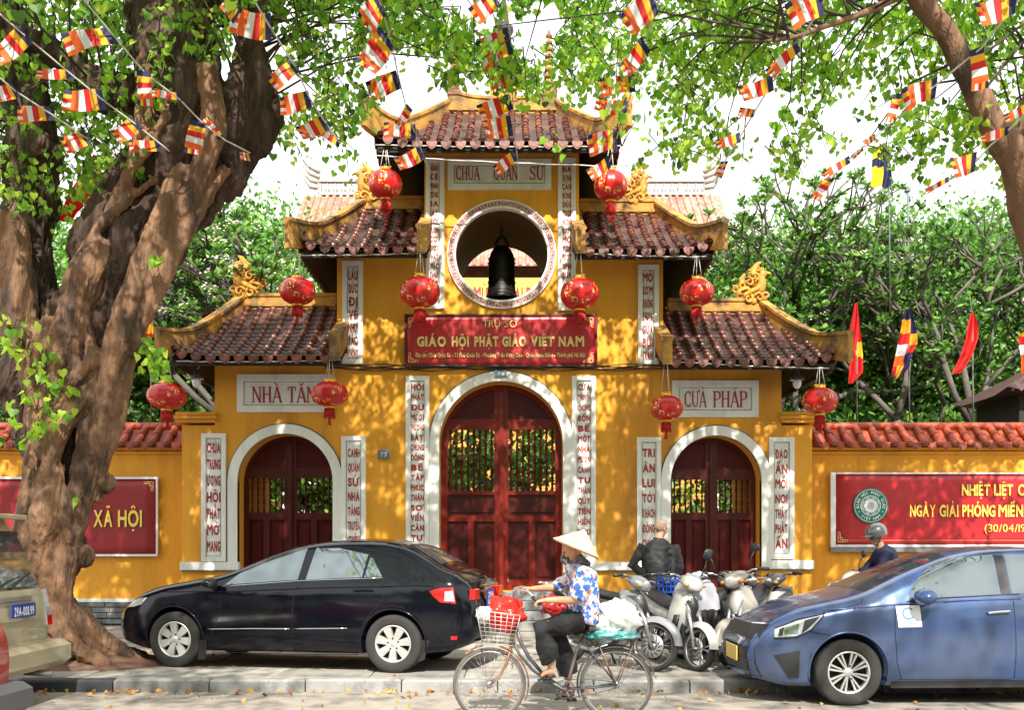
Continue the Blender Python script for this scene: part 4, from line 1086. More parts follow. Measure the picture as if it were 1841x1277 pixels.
tl([(330, 330, YT, 60), (390, 270, YT + .1, 70), (425, 220, YT + .1, 62), (445, 170, YT, 50), (450, 120, YT, 34), (448, 70, YT, 20), (470, -40, YT - .3, 16), (520, -200, YT - .7, 12), (600, -330, YT - 1.3, 7)], seg=18, jit=.5)
tl([(110, 740, YT + .1, 70), (75, 620, YT + .1, 62), (50, 520, YT + .1, 50), (46, 420, YT + .1, 46), (56, 330, YT + .1, 42), (62, 260, YT + .1, 44), (45, 180, YT, 44), (20, 90, YT, 40), (-10, 0, YT, 36), (-60, -200, YT - .4, 28), (-110, -420, YT - 1, 16)], seg=20, jit=.4)
tl([(100, 740, YT - .1, 56), (88, 600, YT + .2, 38), (72, 480, YT + .2, 26), (70, 380, YT + .2, 22)], seg=14)
tl([(320, 185, YT - .1, 34), (250, 168, YT - .2, 34), (190, 165, YT - .2, 30), (150, 135, YT - .2, 26), (110, 100, YT - .3, 24), (50, 70, YT - .4, 22), (-40, 40, YT - .6, 16)], seg=14)
tl([(330, 60, YT, 50), (370, -60, YT - .2, 44), (450, -220, YT - .9, 34), (600, -330, YT - 1.8, 24), (800, -400, YT - 2.3, 16), (1000, -430, YT - 2.5, 9)], seg=14)
tl([(300, -120, YT, 46), (220, -300, YT - .6, 34), (120, -460, YT - 1.4, 22), (0, -600, YT - 2.2, 12)], seg=12)
mb2 = MB()
def rt(pts, **k): limb(mb2, [(shx(a, b) - 38 * max(0, min(1, (b - 840) / 150)), b, c, m_(r)) for a, b, c, r in pts], **k)
f_ = YT - .42
for pts in (
    [(345, 300, f_, 14), (318, 400, f_ - .05, 22), (285, 510, f_, 24), (255, 600, f_ - .05, 26), (235, 690, f_, 24), (205, 790, f_, 28), (190, 890, f_ + .05, 24), (172, 980, f_, 24), (158, 1080, f_, 28), (150, 1190, f_, 44)],
    [(420, 300, f_ + .2, 12), (375, 380, f_ + .1, 18), (322, 480, f_, 20), (270, 590, f_ + .1, 22), (248, 700, f_ + .15, 22), (225, 800, f_ + .1, 18), (205, 900, f_ + .1, 18)],
    [(222, 430, f_, 20), (190, 500, f_ - .05, 34), (160, 600, f_ - .05, 34), (140, 690, f_, 24), (120, 790, f_, 20), (100, 880, f_ + .1, 18), (92, 960, f_ + .1, 16)],
    [(15, 400, f_ + .1, 34), (22, 480, f_, 34), (40, 580, f_, 28), (65, 680, f_, 26), (70, 760, f_ + .1, 20), (60, 850, f_, 16), (70, 950, f_, 16), (85, 1060, f_, 18)],
    [(90, 900, f_, 12), (110, 840, f_ - .1, 15), (150, 770, f_ - .12, 17), (185, 720, f_ - .1, 15), (215, 660, f_, 12)],
    [(125, 760, f_ - .1, 10), (165, 690, f_ - .15, 13), (205, 640, f_ - .1, 13), (170, 560, f_, 8)],
    [(165, 520, f_ - .1, 8), (200, 430, f_ - .1, 10), (250, 360, f_ - .1, 10), (300, 320, f_, 8)],
    [(310, 170, f_, 9), (300, 220, f_ - .1, 11), (270, 270, f_ - .1, 13), (245, 330, f_ - .1, 10)],
    [(262, 100, f_, 16), (262, 200, f_ - .05, 16), (255, 290, f_ - .05, 15), (225, 400, f_, 16)],
    [(370, 120, f_, 20), (385, 230, f_, 22), (370, 330, f_, 20), (335, 430, f_ + .05, 15)],
    [(100, 940, f_ - .05, 16), (95, 1000, f_ - .1, 24), (105, 1060, f_ - .1, 20), (115, 1130, f_ - .1, 24), (110, 1200, f_ - .1, 32)],
    [(130, 880, f_ - .12, 20), (128, 930, f_ - .18, 27), (125, 985, f_ - .15, 16), (128, 1060, f_ - .1, 14)],
    [(60, 700, f_, 14), (85, 790, f_ - .08, 15), (130, 850, f_ - .12, 13), (160, 910, f_ - .1, 12)],
    [(160, 1095, f_ + .1, 32), (205, 1130, f_ + .15, 26), (255, 1165, f_ + .2, 20), (300, 1185, f_ + .3, 13), (350, 1196, f_ + .4, 6)],
    [(150, 1120, f_ - .1, 26), (190, 1165, f_ - .2, 17), (235, 1195, f_ - .25, 12), (270, 1206, f_ - .2, 6)],
    [(130, 1130, f_ - .1, 26), (95, 1170, f_ - .2, 20), (60, 1200, f_ - .3, 13), (20, 1215, f_ - .3, 7)],
    [(180, 1140, f_, 18), (230, 1180, f_ + .05, 12), (280, 1198, f_ + .1, 8)],
    [(270, 640, f_ - .02, 10), (300, 570, f_ - .02, 11), (340, 480, f_ + .0, 11), (375, 400, f_ + .05, 10), (400, 330, f_ + .1, 8)],
    [(150, 700, f_, 14), (140, 640, f_ - .05, 18), (165, 560, f_ - .02, 16), (200, 500, f_, 12)]):
    rt(pts, seg=10, jit=.25)
rk = random.Random(4)
for k in range(34):   # short criss-cross roots and burls
    px = rk.uniform(70, 250); py = rk.uniform(480, 1050)
    if py > 720: px = rk.uniform(95, 165)
    dx = rk.uniform(-50, 50) * (1 if py < 700 else .4); L_ = rk.uniform(60, 150); r = rk.uniform(5, 11)
    rt([(px, py, f_ - .02, r * .5), (px + dx * .4, py + L_ * .35, f_ - .12, r), (px + dx * .7, py + L_ * .7, f_ - .12, r), (px + dx, py + L_, f_ + .02, r * .5)], seg=7, sub=3)
for (px, py, r) in ((127, 905, 26), (80, 935, 22), (190, 870, 20), (100, 1020, 18), (235, 560, 22), (440, 210, 46), (400, 180, 40), (455, 240, 30), (205, 480, 20), (60, 250, 26), (150, 1000, 20)):
    c = P(px, py, f_ + (.12 if r < 28 else .3)); (mb if r >= 26 else mb2).ell(c + Vector((0, .12 if r >= 26 else 0, 0)), (m_(r), m_(r) * .8, m_(r) * 1.05), 12, 8)
trunk = fuse(mb, 'trunk', M_bark, fig, .026, 0, smooth=2); rts = fuse(mb2, 'aerial_root', M_root, fig, .018, 0, smooth=2)
rts['kind'] = 'stuff'
for o, a1, a2 in ((trunk, .06, .06), (rts, .03, .03)):   # knots, and fibres running along the wood
    displace(o.data, lambda w: noise.fractal(Vector((w.x * 2.2, w.y * 2.2, w.z * 1.4)), 1, 2, 3) * a1 - (abs(noise.noise(Vector((w.x * 11 - w.z * 2.2, w.y * 11, w.z * 1.5)))) - .25) * a2 * 1.5 + noise.noise(Vector((w.x * 22, w.y * 22, w.z * 16))) * .010, WL[o.name])
mb = MB()   # earth mound over the roots
V = []; nr, na = 8, 28
for j in range(nr + 1):
    for i in range(na):
        a = 2 * PI * i / na; r = j / nr
        x = gx(160, YT) + r * 1.25 * math.cos(a) * (1 + .1 * math.sin(3 * a)); y = YT - .1 + r * .95 * math.sin(a)
        V.append((x, max(y, YC + .22), .118 + .22 * (1 - r) ** 1.3 + .05 * noise.noise(Vector((x * 3, y * 3, 0))) * (1 - r)))
mb.add(V, [[j * na + i, j * na + (i + 1) % na, (j + 1) * na + (i + 1) % na, (j + 1) * na + i] for j in range(nr) for i in range(na)], 0, True)
tag(mb.build('soil_mound', M_earth), 'low mound of dry brown earth around the fig tree roots', 'soil')
# right-hand fig tree: trunk outside the frame, limb across the corner
rfig = thing('fig_tree', 'second fig tree leaning in from the right edge with a smooth forked brown limb', 'tree', tuple(P(1990, 1190, 12.6)))
mb = MB(); RL = []
RL.append(limb(mb, [(1990, 1215, 12.6, .5), (1985, 1000, 12.6, .42), (1960, 750, 12.5, .38), (1915, 520, 12.3, .33), (1868, 390, 12.2, .29), (1835, 300, 12.1, .22), (1786, 225, 12.0, .16), (1742, 140, 11.9, .13), (1702, 60, 11.8, .12), (1655, 0, 11.7, .115), (1590, -120, 11.5, .10), (1500, -240, 11.2, .1), (1380, -330, 10.9, .06)], seg=16, jit=.15))
RL.append(limb(mb, [(1815, 290, 12.15, .15), (1850, 215, 12.1, .17), (1880, 130, 12.1, .15), (1900, 30, 12, .13), (1900, -150, 11.6, .11), (1850, -350, 11, .07)], seg=14, jit=.15))
RL.append(limb(mb, [(1640, -20, 11.6, .06), (1590, 6, 11.6, .042), (1540, 28, 11.5, .036), (1480, 48, 11.4, .03), (1430, 66, 11.3, .024), (1372, 74, 11.2, .014)], seg=8, jit=.1))
RL.append(limb(mb, [(1590, -110, 11.5, .09), (1400, -160, 11.0, .06), (1200, -180, 10.6, .035), (1020, -160, 10.2, .015)], seg=8, jit=.1))
mb.build('trunk', M_root, rfig)
# crowns
def fringe(px):
    T = [(-200, 300), (0, 345), (100, 360), (230, 330), (300, 120), (390, 90), (470, 200), (520, 260), (620, 300), (660, 170), (760, 150), (850, 120), (960, 150), (1050, 200), (1120, 270), (1250, 280), (1330, 250), (1400, 330), (1480, 230), (1560, 290), (1700, 270), (1841, 330), (2100, 350)]
    for (a, b), (c, d) in zip(T, T[1:]):
        if a <= px <= c: return lerp(b, d, (px - a) / (c - a))
    return 300
def crown(name, parent, limbs, n_view, n_above, xr, seed, YR_=(8.7, 14), dens=None, mw=(.45, .2, .25, .1), fullmid=False):
    g = np.random.default_rng(seed); rr = random.Random(seed)
    pos = []; dirs = []; size = []; tw = MB()
    lp = [p for L_ in limbs for p in L_]
    def spray(c, n, spread, big=1):
        # a drooping twig from the spray's centre with leaves hanging off it
        d = Vector((rr.uniform(-1, 1), rr.uniform(-1, 1), rr.uniform(-.9, -.1))).normalized(); L_ = spread * rr.uniform(.9, 1.5)
        a = Vector(c) - d * L_ * .5; pts = [a + d * L_ * t + Vector((0, 0, -.25 * L_ * t * t)) for t in (0, .35, .7, 1)]
        tw.tube(pts, [.009, .007, .005, .003], 4)
        for _ in range(n):
            t = rr.random() ** .8; p = a + d * L_ * t + Vector((0, 0, -.25 * L_ * t * t)) + Vector((rr.gauss(0, .12), rr.gauss(0, .12), rr.gauss(0, .10))) * spread * 1.3
            pos.append(p[:]); q = Vector((rr.gauss(0, .45), rr.gauss(0, .45), -1)); dirs.append(q[:]); size.append(rr.uniform(.06, .11) * big)
        return pts
    nb = 0
    for _ in range(n_view + n_above):
        view = nb < n_view; nb += 1
        for _try in range(30):
            px = rr.uniform(*xr); Y = rr.uniform(*YR_)
            py = rr.uniform(-120, fringe(px)) if view else rr.uniform(-820, -60)
            if not view: Y = rr.uniform(7.2, 14.5)
            if view:
                fr = fringe(px); dd = dens(px, py) if dens else 1
                if noise.noise(Vector((px / 130, py / 90, 2.2))) < -.12 and py > fr - 190 and dd < .95: continue
                if rr.random() < dd: break
            else:
                if noise.noise(Vector((px / 210, py / 160, Y / 3))) > -.15 or rr.random() < .2: break
        c = P(px, py, Y)
        if c.z > 13.5: continue
        pts = spray(c, rr.randint(9, 17), rr.uniform(.28, .5))
        if rr.random() < .17 and lp:
            q = min(rr.sample(lp, min(14, len(lp))), key=lambda v: (v - pts[0]).length)
            if (q - pts[0]).length < 4.2:
                mid = (q + pts[0]) / 2 + Vector((0, 0, .25)); tw.tube([q, (q + mid) / 2, mid, (mid + pts[0]) / 2, pts[0]], [.018, .014, .011, .009, .006], 5)
    pos = np.array(pos); mi = g.choice(4, len(pos), p=mw)
    leaves('crown', pos, np.array(dirs), np.array(size), HV, HF, LF, mi, parent, g)
    o = tw.build('twig', M_twig, parent); o['kind'] = 'stuff'
def densL(px, py):
    if px < 400: return 1
    if py > 150 and px < 700: return .65
    return .8
def densR(px, py):
    return .85 if py < 120 else .6
crown('crown', fig, LIMBS, 1120, 1050, (-250, 980), 7, YR_=(11.9, 14.8), dens=densL, mw=(.4, .18, .28, .14))
crown('crown', rfig, RL, 1180, 320, (880, 2250), 9, YR_=(12.0, 14.8), dens=densR, mw=(.46, .24, .22, .08))
# boughs reaching out over the road, above the view (they show in the car windows and dapple the slabs)
def overbough(parent, x0, x1, y0, y1, z0, z1, n, seed):
    g = np.random.default_rng(seed); C = np.stack([g.uniform(x0, x1, n), g.uniform(y0, y1, n), g.uniform(z0, z1, n)], 1); k = 46
    pos = np.repeat(C, k, 0) + g.normal(size=(n * k, 3)) * np.array([.42, .42, .2]); d = g.normal(size=(n * k, 3)) * .5; d[:, 2] -= 1
    leaves('crown', pos, d, g.uniform(.09, .14, n * k), HV, HF, LF, g.choice(4, n * k), parent, g)
    tw = MB(); 
    for c in C[::2]: tw.tube([Vector((c[0] * .7 + x0 * .15 + x1 * .15, 10.5, 11.5)), Vector((c[0], (c[1] + 10) / 2, c[2] + .8)), Vector(c)], [.06, .035, .01], 5)
    o = tw.build('twig', M_twig, parent); o['kind'] = 'stuff'
overbough(fig, -9, -1, -2.5, 4.8, 9.5, 12.5, 110, 41); overbough(rfig, 1.5, 9, -2.5, 4.8, 9.8, 12.5, 80, 42)
# low shoots on the trunk
def shoot(parent, spots, seed, name='shoot'):
    rr = random.Random(seed); g = np.random.default_rng(seed); pos = []; dirs = []; size = []; tw = MB()
    for (px, py, Y, sp, n) in spots:
        c = P(px, py, Y)
        for _ in range(n):
            p = c + Vector((rr.gauss(0, sp), rr.gauss(0, sp * .5), rr.gauss(0, sp * .8))); pos.append(p[:]); dirs.append((rr.gauss(0, .5), rr.gauss(0, .4) - .3, -1)); size.append(rr.uniform(.075, .13))
            if rr.random() < .5: tw.tube([c + Vector((0, .1, -.1)), (c + p) / 2 + Vector((0, 0, .04)), p], [.006, .005, .003], 4)
    leaves(name, np.array(pos), np.array(dirs), np.array(size), HV, HF, LF, g.choice(4, len(pos), p=(.42, .4, .14, .04)), parent, g); o = tw.build('shoot_twig', M_twig, parent); o['kind'] = 'stuff'
shoot(fig, [(40, 610, 12.0, .16, 16), (75, 650, 12.0, .14, 14), (15, 580, 12.0, .12, 10), (105, 690, 12.0, .1, 9), (30, 700, 12.0, .18, 12), (95, 740, 11.9, .13, 12), (20, 775, 11.9, .16, 12), (70, 770, 11.9, .12, 10), (60, 720, 11.9, .18, 10),
            (280, 465, 12.0, .05, 5), (276, 635, 12.0, .1, 16), (290, 660, 12.0, .09, 14), (275, 668, 12.0, .08, 8), (268, 612, 12.0, .06, 6), (145, 892, 12.0, .03, 3), (30, 345, 12.0, .09, 9), (320, 40, 12, .2, 22), (300, 90, 12, .15, 12)], 3)
shoot(rfig, [(1120, 240, 11.2, .1, 10), (1110, 215, 11.2, .1, 8), (995, 265, 11.2, .08, 6)], 5)
# ---- plumeria trees behind the walls
def plumeria(label, x, y, h, spread, seed, lean=0, flowers=True, levels=6):
    rr = random.Random(seed); g = np.random.default_rng(seed)
    t = thing('plumeria_tree', label, 'tree', (x, y, .16)); mb = MB(); tips = []
    def grow(p, d, L_, r, lv):
        q = p + d * L_ + Vector((0, 0, .0)); m1 = (p + q) / 2 + Vector((rr.uniform(-1, 1), rr.uniform(-1, 1), 0)) * L_ * .06
        mb.tube([p, m1, q], [r, r * .9, r * .78], 7 if lv > 3 else 5)
        if lv == 0: tips.append((q, d)); return
        if lv <= 3 and rr.random() < .6: tips.append((q, d)); tips.append((m1, Vector((rr.uniform(-1, 1), rr.uniform(-1, 1), .5)).normalized()))
        for k in range(3 if rr.random() < .62 else 2):
            a = Vector((rr.gauss(0, 1), rr.gauss(0, 1), rr.gauss(.12, .5))).normalized()
            nd = (d * .75 + a * .75 * spread + Vector((0, 0, .12))).normalized(); grow(q, nd, L_ * rr.uniform(.68, .88), r * .72, lv - 1)
    h0 = h * .26
    p0 = Vector((x, y, .1)); grow(p0, Vector((lean, 0, 1)).normalized(), h0, .16, levels)
    mb.build('trunk', M_pbark, t)
    pos = []; dirs = []; size = []; fl = MB()
    for q, d in tips:
        n = rr.randint(14, 20)
        for k in range(n):
            a = 2.4 * k; e = rr.uniform(.1, 1.0)
            dd = Vector((math.cos(a), math.sin(a), e - .35)).normalized(); dd = (dd + d * .5).normalized()
            pos.append((q + d * rr.uniform(-.1, .03))[:]); dirs.append(dd[:]); size.append(rr.uniform(.13, .22))
        if flowers and rr.random() < .45:
            c = q + d * .16
            for k in range(rr.randint(3, 7)): fl.ell(c + Vector((rr.gauss(0, .05), rr.gauss(0, .05), rr.gauss(0, .03))), (.028, .028, .016), 5, 3)
    n = len(pos); leaves('crown', np.array(pos), np.array(dirs), np.array(size), LV, LFc, PLF, g.choice(3, n, p=(.5, .28, .22)), t, g)
    if fl.v: fo = fl.build('blossom', M_flower, t); fo['kind'] = 'stuff'
    return t
for i, (lab, px, Y, h, sp, ln, fl) in enumerate((
    ('plumeria tree with cream blossoms behind the left wall, next to the low left roof', 440, 23.2, 6.6, .85, -.1, True),
    ('dark plumeria tree half hidden behind the big fig trunk', 335, 24.0, 6.3, .9, .05, True),
    ('plumeria tree seen in the gap between the two trunks of the big fig', 150, 24.5, 6.2, .9, 0, False),
    ('plumeria tree far left behind the boundary wall', -40, 24, 6.2, .9, 0, False),
    ('blossoming plumeria tree directly right of the low right roof', 1370, 23.4, 6.9, .8, -.12, True),
    ('tall plumeria tree behind the first red flag', 1500, 24.2, 7.0, .85, 0, True),
    ('plumeria tree behind the striped pole flag', 1630, 23.0, 6.9, .9, .05, False),
    ('plumeria tree behind the second red flag', 1755, 24.5, 6.8, .9, 0, False),
    ('plumeria tree above the small dark pavilion roof', 1880, 23.4, 7.0, .9, 0, False),
    ('bushy plumeria tree in the courtyard seen through the middle doorway', 905, 29, 5.0, .95, 0, False),
    ('plumeria tree in the courtyard behind the left doorway', 690, 28, 4.6, .95, 0, False),
    ('plumeria tree in the courtyard behind the right doorway', 1180, 28.5, 4.4, .95, 0, False))):
    plumeria(lab, gx(px, Y + (2.2 if i < 9 else 0)), Y + (2.2 if i < 9 else 0), h * (1.5 if i in (4, 5, 6, 7, 8) else 1.42 if i < 4 else 1.0), sp, 20 + i, ln, fl, 6)
# broad-leaved trees farther back, filling the view between the plumerias
def backtree(label, px, Y, top_py, w, seed, n=11000):
    g = np.random.default_rng(seed); rr = random.Random(seed); x = gx(px, Y); zt = gz(top_py, Y); t = thing('broadleaf_tree', label, 'tree', (x, Y, .1)); mb = MB()
    mb.tube([(x, Y, 0), (x + .1, Y, zt * .3), (x, Y, zt * .55)], [.22, .17, .12], 8); cs = []
    for k in range(16):
        a = rr.uniform(0, 6.3); r = rr.uniform(.2, 1) * w; z = rr.uniform(.32, .93) * zt; r *= math.sqrt(max(.1, 1 - ((z / zt - .55) / .5) ** 2)); c = Vector((x + r * math.cos(a), Y + r * .7 * math.sin(a), z)); cs.append(c)
        mb.tube([(x, Y, zt * rr.uniform(.25, .5)), (Vector((x, Y, z)) + c) / 2, c], [.08, .05, .02], 6)
    mb.build('trunk', M_pbark, t); C = np.array([c[:] for c in cs]); pos = C[g.integers(0, len(cs), n)] + g.normal(size=(n, 3)) * np.array([.62, .5, .55])
    d = g.normal(size=(n, 3)); d[:, 2] -= .6; leaves('crown', pos, d, g.uniform(.10, .17, n), HV * [.7, 1, 1], HF, PLF + [LF[2]], g.choice(4, n, p=(.4, .2, .2, .2)), t, g)
for i, (lab, px, Y, tp, w) in enumerate((('leafy tree behind the plumerias, just right of the gate', 1420, 27.5, 365, 2.4), ('leafy tree behind the plumerias above the first red flag', 1540, 28.5, 345, 2.5), ('leafy tree behind the plumerias above the striped flag', 1700, 27.5, 390, 2.3), ('leafy tree behind the plumerias near the right edge', 1830, 28.5, 360, 2.6),
        ('light green tree filling the gap right of the low right roof', 1300, 26.8, 440, 1.7), ('tall leafy tree between the red flags at the back', 1640, 29.5, 350, 2.6), ('leafy tree behind the low left roof ridge', 520, 29.5, 400, 1.8),
        ('leafy tree behind the left plumeria, beside the middle roof', 400, 28, 365, 2.3), ('leafy tree seen between the fig trunk and the low left roof', 270, 27.5, 360, 2.4), ('leafy tree far left behind the fig trunk', 90, 28.5, 330, 2.8), ('leafy tree beyond the left edge of the fig', -60, 27, 330, 2.6))): backtree(lab, px, Y, tp, w, 60 + i)
# clipped hedge along the courtyard behind the gate (ground-level green seen through the door grilles)
g = np.random.default_rng(77); n = 20000; pos = np.stack([g.uniform(-10.5, 13.5, n), g.uniform(25.2, 26.2, n), g.uniform(.2, 4.9, n)], 1)
hd = thing('hedge', 'dense green hedge in the courtyard seen through the door grilles', 'hedge', (0, 25.7, .1))
leaves('foliage', pos, g.normal(size=(n, 3)), g.uniform(.14, .26, n), LV * [1.6, 1, 1], LFc, PLF, g.choice(3, n), hd, g)
# ================================================================== BUILDINGS BEHIND
M_hall = mat('hall_ochre', (.62, .30, .06), .85, var=.12, scale=1)
M_pale = mat('sun_bleached_tile', (.36, .15, .10), .7, var=.25, scale=5, col2=(.48, .30, .24), c2amt=.8)
M_lat = mat('pale_stucco_ridge', (.36, .33, .30), .8, var=.2, scale=6)
def hall(label, x0, x1, Y, ze, zr, depth, sign=False):
    h = thing('temple_hall', label, 'building', ((x0 + x1) / 2, Y, .1))
    mb = MB(); mb.box(((x0 + x1) / 2, Y + depth / 2 + .9, (ze + .1) / 2), (x1 - x0 - 2, depth - 1, ze - .1)); mb.build('wall', M_hall, h)
    mb = MB(); yr = Y + depth / 2
    mb.prism([(Y - .4, ze), (yr, zr), (Y + depth + .4, ze), (yr, zr - .25)], x0, x1, 'YZ'); rf = mb.build('roof', M_pale, h)
    st = MB(); n = int((x1 - x0) / .26); up = Vector((0, yr - Y + .4, zr - ze)); L_ = up.length
    for i in range(n):
        x = x0 + .26 * (i + .5)
        for k in range(12):
            M = frame_M(Vector((x, lerp(Y - .4, yr, (k + .5) / 12), lerp(ze, zr, (k + .5) / 12) + .03)), (1, 0, 0), up)
            V = [(.07 * math.cos(PI * q / 4), yy, .07 * math.sin(PI * q / 4) * (1.25 if yy < 0 else .9)) for yy in (-L_ / 24, L_ / 24) for q in range(5)]
            st.add(V, [[q, q + 1, q + 6, q + 5] for q in range(4)] + [[0, 1, 2, 3, 4]], 0, True, M)
    o = st.build('roof_tile', M_pale, rf); o['kind'] = 'stuff'
    # openwork ridge with swept ends
    mb = MB(); mb.box(((x0 + x1) / 2, yr, zr + .06), (x1 - x0 - 1.2, .25, .12)); mb.box(((x0 + x1) / 2, yr, zr + .55), (x1 - x0 - 1.2, .25, .1))
    n = int((x1 - x0 - 1.2) / .3)
    for i in range(n + 1):
        x = lerp(x0 + .6, x1 - .6, i / n); mb.box((x, yr, zr + .3), (.05 if i % 5 else .14, .14, .42))
        if i < n: mb.tube([(x + .05, yr, zr + .15), (x + .15, yr, zr + .42), (x + .25, yr, zr + .15)], .025, 4)
    for sg, x in ((-1, x0 + .6), (1, x1 - .6)):
        for k in range(4): mb.tube([(x, yr, zr + .3 + .2 * k), (x + sg * .35, yr, zr + .35 + .25 * k), (x + sg * .6, yr, zr + .7 + .22 * k), (x + sg * .45, yr, zr + .95 + .2 * k), (x + sg * .3, yr, zr + .8 + .2 * k)], [.1, .1, .08, .06, .03], 6)
    mb.build('ridge', M_lat, rf)
    for i in range(int((x1 - x0 - 3) / 2.2)):
        x = x0 + 2.4 + 2.2 * i; q = MB(); q.box((x, Y + 1.35, ze - 2.3), (1.2, .1, 1.9)); w = q.build('window', M_wood2, h)
        q = MB(); q.box((x, Y + 1.3, ze - 2.3), (.06, .06, 1.86)); q.box((x, Y + 1.31, ze - 2.2), (1.16, .05, .06)); q.build('mullion', M_wood, w)
    return h
HYY = 36.0
hall('main temple hall with a bleached tile roof rising behind the gate', gx(505, HYY), gx(1335, HYY), HYY, gz(478, HYY - .4), gz(352, HYY + 4), 8)
hall('ochre side hall behind the trees on the right', gx(1440, 33), gx(2150, 33), 33, 6.2, 8.0, 7)
hall('ochre side hall with a pinkish roof behind the left tree', gx(-300, 33), gx(470, 33), 33, 7.0, 8.9, 7)
# yellow sign with red letters seen through the round opening
yb = HYY - .8; X_ = lambda x: gx(x, yb); Z_ = lambda y: gz(y, yb)
bn = thing('banner', 'yellow banner with red letters on the hall, seen through the round opening', 'banner', (X_(900), yb, Z_(545)))
mb = MB(); mb.box((X_(905), yb, (Z_(500) + Z_(552)) / 2), (X_(1010) - X_(800), .06, Z_(500) - Z_(552))); mb.build('banner_sheet', mat('yellow_vinyl', (.80, .58, .06), .5, flat=True), bn)
mb = MB()
for w_, a, b in (('KÍNH', 806, 846), ('MỪNG', 851, 905), ('ĐẠI', 912, 940), ('PHẬT', 946, 995)): put_text(mb, w_, X_(a), X_(b), Z_(542), Z_(516), yb - .035, 0, .05)
mb.build('banner_lettering', mat('signal_red_lettering', (.60, .012, .012), .5, flat=True), bn, fixn=False)
# small dark pavilion at the right, behind the wall
YP = 21.5; px0, px1 = 1772, 1960
pv = thing('pavilion', 'small dark pavilion with a curved tiled roof behind the right wall', 'pavilion', (gx(1865, YP), YP, .1))
M_pdk = mat('smoke_dark_tile', (.07, .035, .03), .6, var=.4, scale=8)
xa, xb, xm = gx(1768, YP), gx(1962, YP), gx(1865, YP)
mb = MB(); V = []; Fc = []; n = 10
for j in range(n + 1):
    t = j / n; w = (xb - xa) / 2 * (1 - t) ** 1.25 + .12; dpt = 1.2 * (1 - t) ** 1.25 + .1; z = lerp(gz(722, YP), gz(655, YP), t ** .9)
    for i in range(24):
        a = 2 * PI * i / 24; c_, s_ = math.cos(a), math.sin(a); k = 1 / max(abs(c_), abs(s_)); cor = (1 - abs(abs(c_) - abs(s_))) 
        V.append((xm + w * c_ * k * .999, YP + dpt * s_ * k, z + .25 * max(0, cor - .6) * (1 - t) ** 3))
mb.add(V, [[j * 24 + i, j * 24 + (i + 1) % 24, (j + 1) * 24 + (i + 1) % 24, (j + 1) * 24 + i] for j in range(n) for i in range(24)], 0, True)
mb.add(V[:24], [list(range(24))])
for i in range(15):
    u = lerp(-1, 1, (i + .5) / 15); pts = []
    for j in range(9):
        t = j / n; w = (xb - xa) / 2 * (1 - t) ** 1.25 + .12; dpt = 1.2 * (1 - t) ** 1.25 + .1
        pts.append((xm + w * u, YP - dpt - .01, lerp(gz(722, YP), gz(655, YP), t ** .9) + .02))
    mb.tube(pts, .035, 5)
rf = mb.build('roof', M_pdk, pv)
mb = MB(); mb.ell((xm, YP, gz(640, YP)), (.12, .12, .25), 10, 8); mb.ell((xm, YP, gz(652, YP)), (.22, .22, .08), 10, 5); mb.build('finial', M_pdk, rf)
mb = MB(); mb.box((xm, YP, (gz(722, YP) + .1) / 2), (xb - xa - .55, 1.9, gz(722, YP) - .1)); mb.build('wall', M_dark, pv)
# tall lamp post behind the right wall
M_gp = mat('grey_pole_paint', (.13, .15, .14), .6, var=.2); yb = 27.2; lp_ = thing('utility_pole', 'thin grey metal pole rising behind the right wall', 'pole', (gx(1636, yb), yb, .1))
mb = MB(); mb.tube([(gx(1637, yb), yb, .1), (gx(1634, yb), yb, gz(560, yb)), (gx(1632, yb), yb, gz(345, yb))], [.045, .035, .028], 8); mb.build('shaft', M_gp, lp_)
mb = MB(); mb.box((gx(1632, yb), yb, gz(345, yb) + .05), (.12, .12, .12), bev=.02); mb.build('cap', M_gp, lp_)
# ================================================================== FLAGS
M_navy = mat('flag_navy', (.012, .014, .07), .7, flat=True, trans=.25); M_fy = mat('flag_yellow', (.85, .42, .015), .7, flat=True, trans=.35)
M_fr = mat('flag_red', (.62, .012, .012), .7, flat=True, trans=.3); M_fw = mat('flag_white', (.78, .78, .80), .7, flat=True, trans=.35); M_fo = mat('flag_orange', (.80, .13, .015), .7, flat=True, trans=.35)
FM = [M_navy, M_fy, M_fr, M_fw, M_fo]
fr_ = random.Random(17)
def stripe_flag(h0, h1, f0, f1, parent, seed, name='flag', wav=1.0):
    """flag sheet between hoist edge h0-h1 and fly edge f0-f1 (world points), five stripes and the stacked sixth column"""
    nx, nz = 18, 10; rr = random.Random(seed); ph = rr.uniform(0, 6); am = (h1 - h0).length * .12 * wav; mb = MB(); V = []
    nrm = ((f0 - h0).cross(h1 - h0)).normalized()
    sag = rr.uniform(-.08, .1)
    for j in range(nz + 1):
        for i in range(nx + 1):
            u, v = i / nx, j / nz; a = h0.lerp(f0, u); b = h1.lerp(f1, u); p = a.lerp(b, v)
            p = p + nrm * am * (math.sin(u * 5.2 + ph + v * 1.4) * (.35 + u)) + Vector((0, 0, 1)) * am * .45 * math.sin(u * 4.1 + ph * 1.7) * (0.2 + u)
            V.append(p)
    Fc = []; 
    k = nx + 1
    for j in range(nz):
        for i in range(nx):
            c = i // 3; m = c if c < 5 else min(4, j // 2)
            mb.add([], [], 0)
            mb.f.append([j * k + i, j * k + i + 1, (j + 1) * k + i + 1, (j + 1) * k + i]); mb.m.append(m); mb.s.append(True)
    mb.v = [tuple(p) for p in V]
    return mb.build(name, FM, parent, fixn=False)
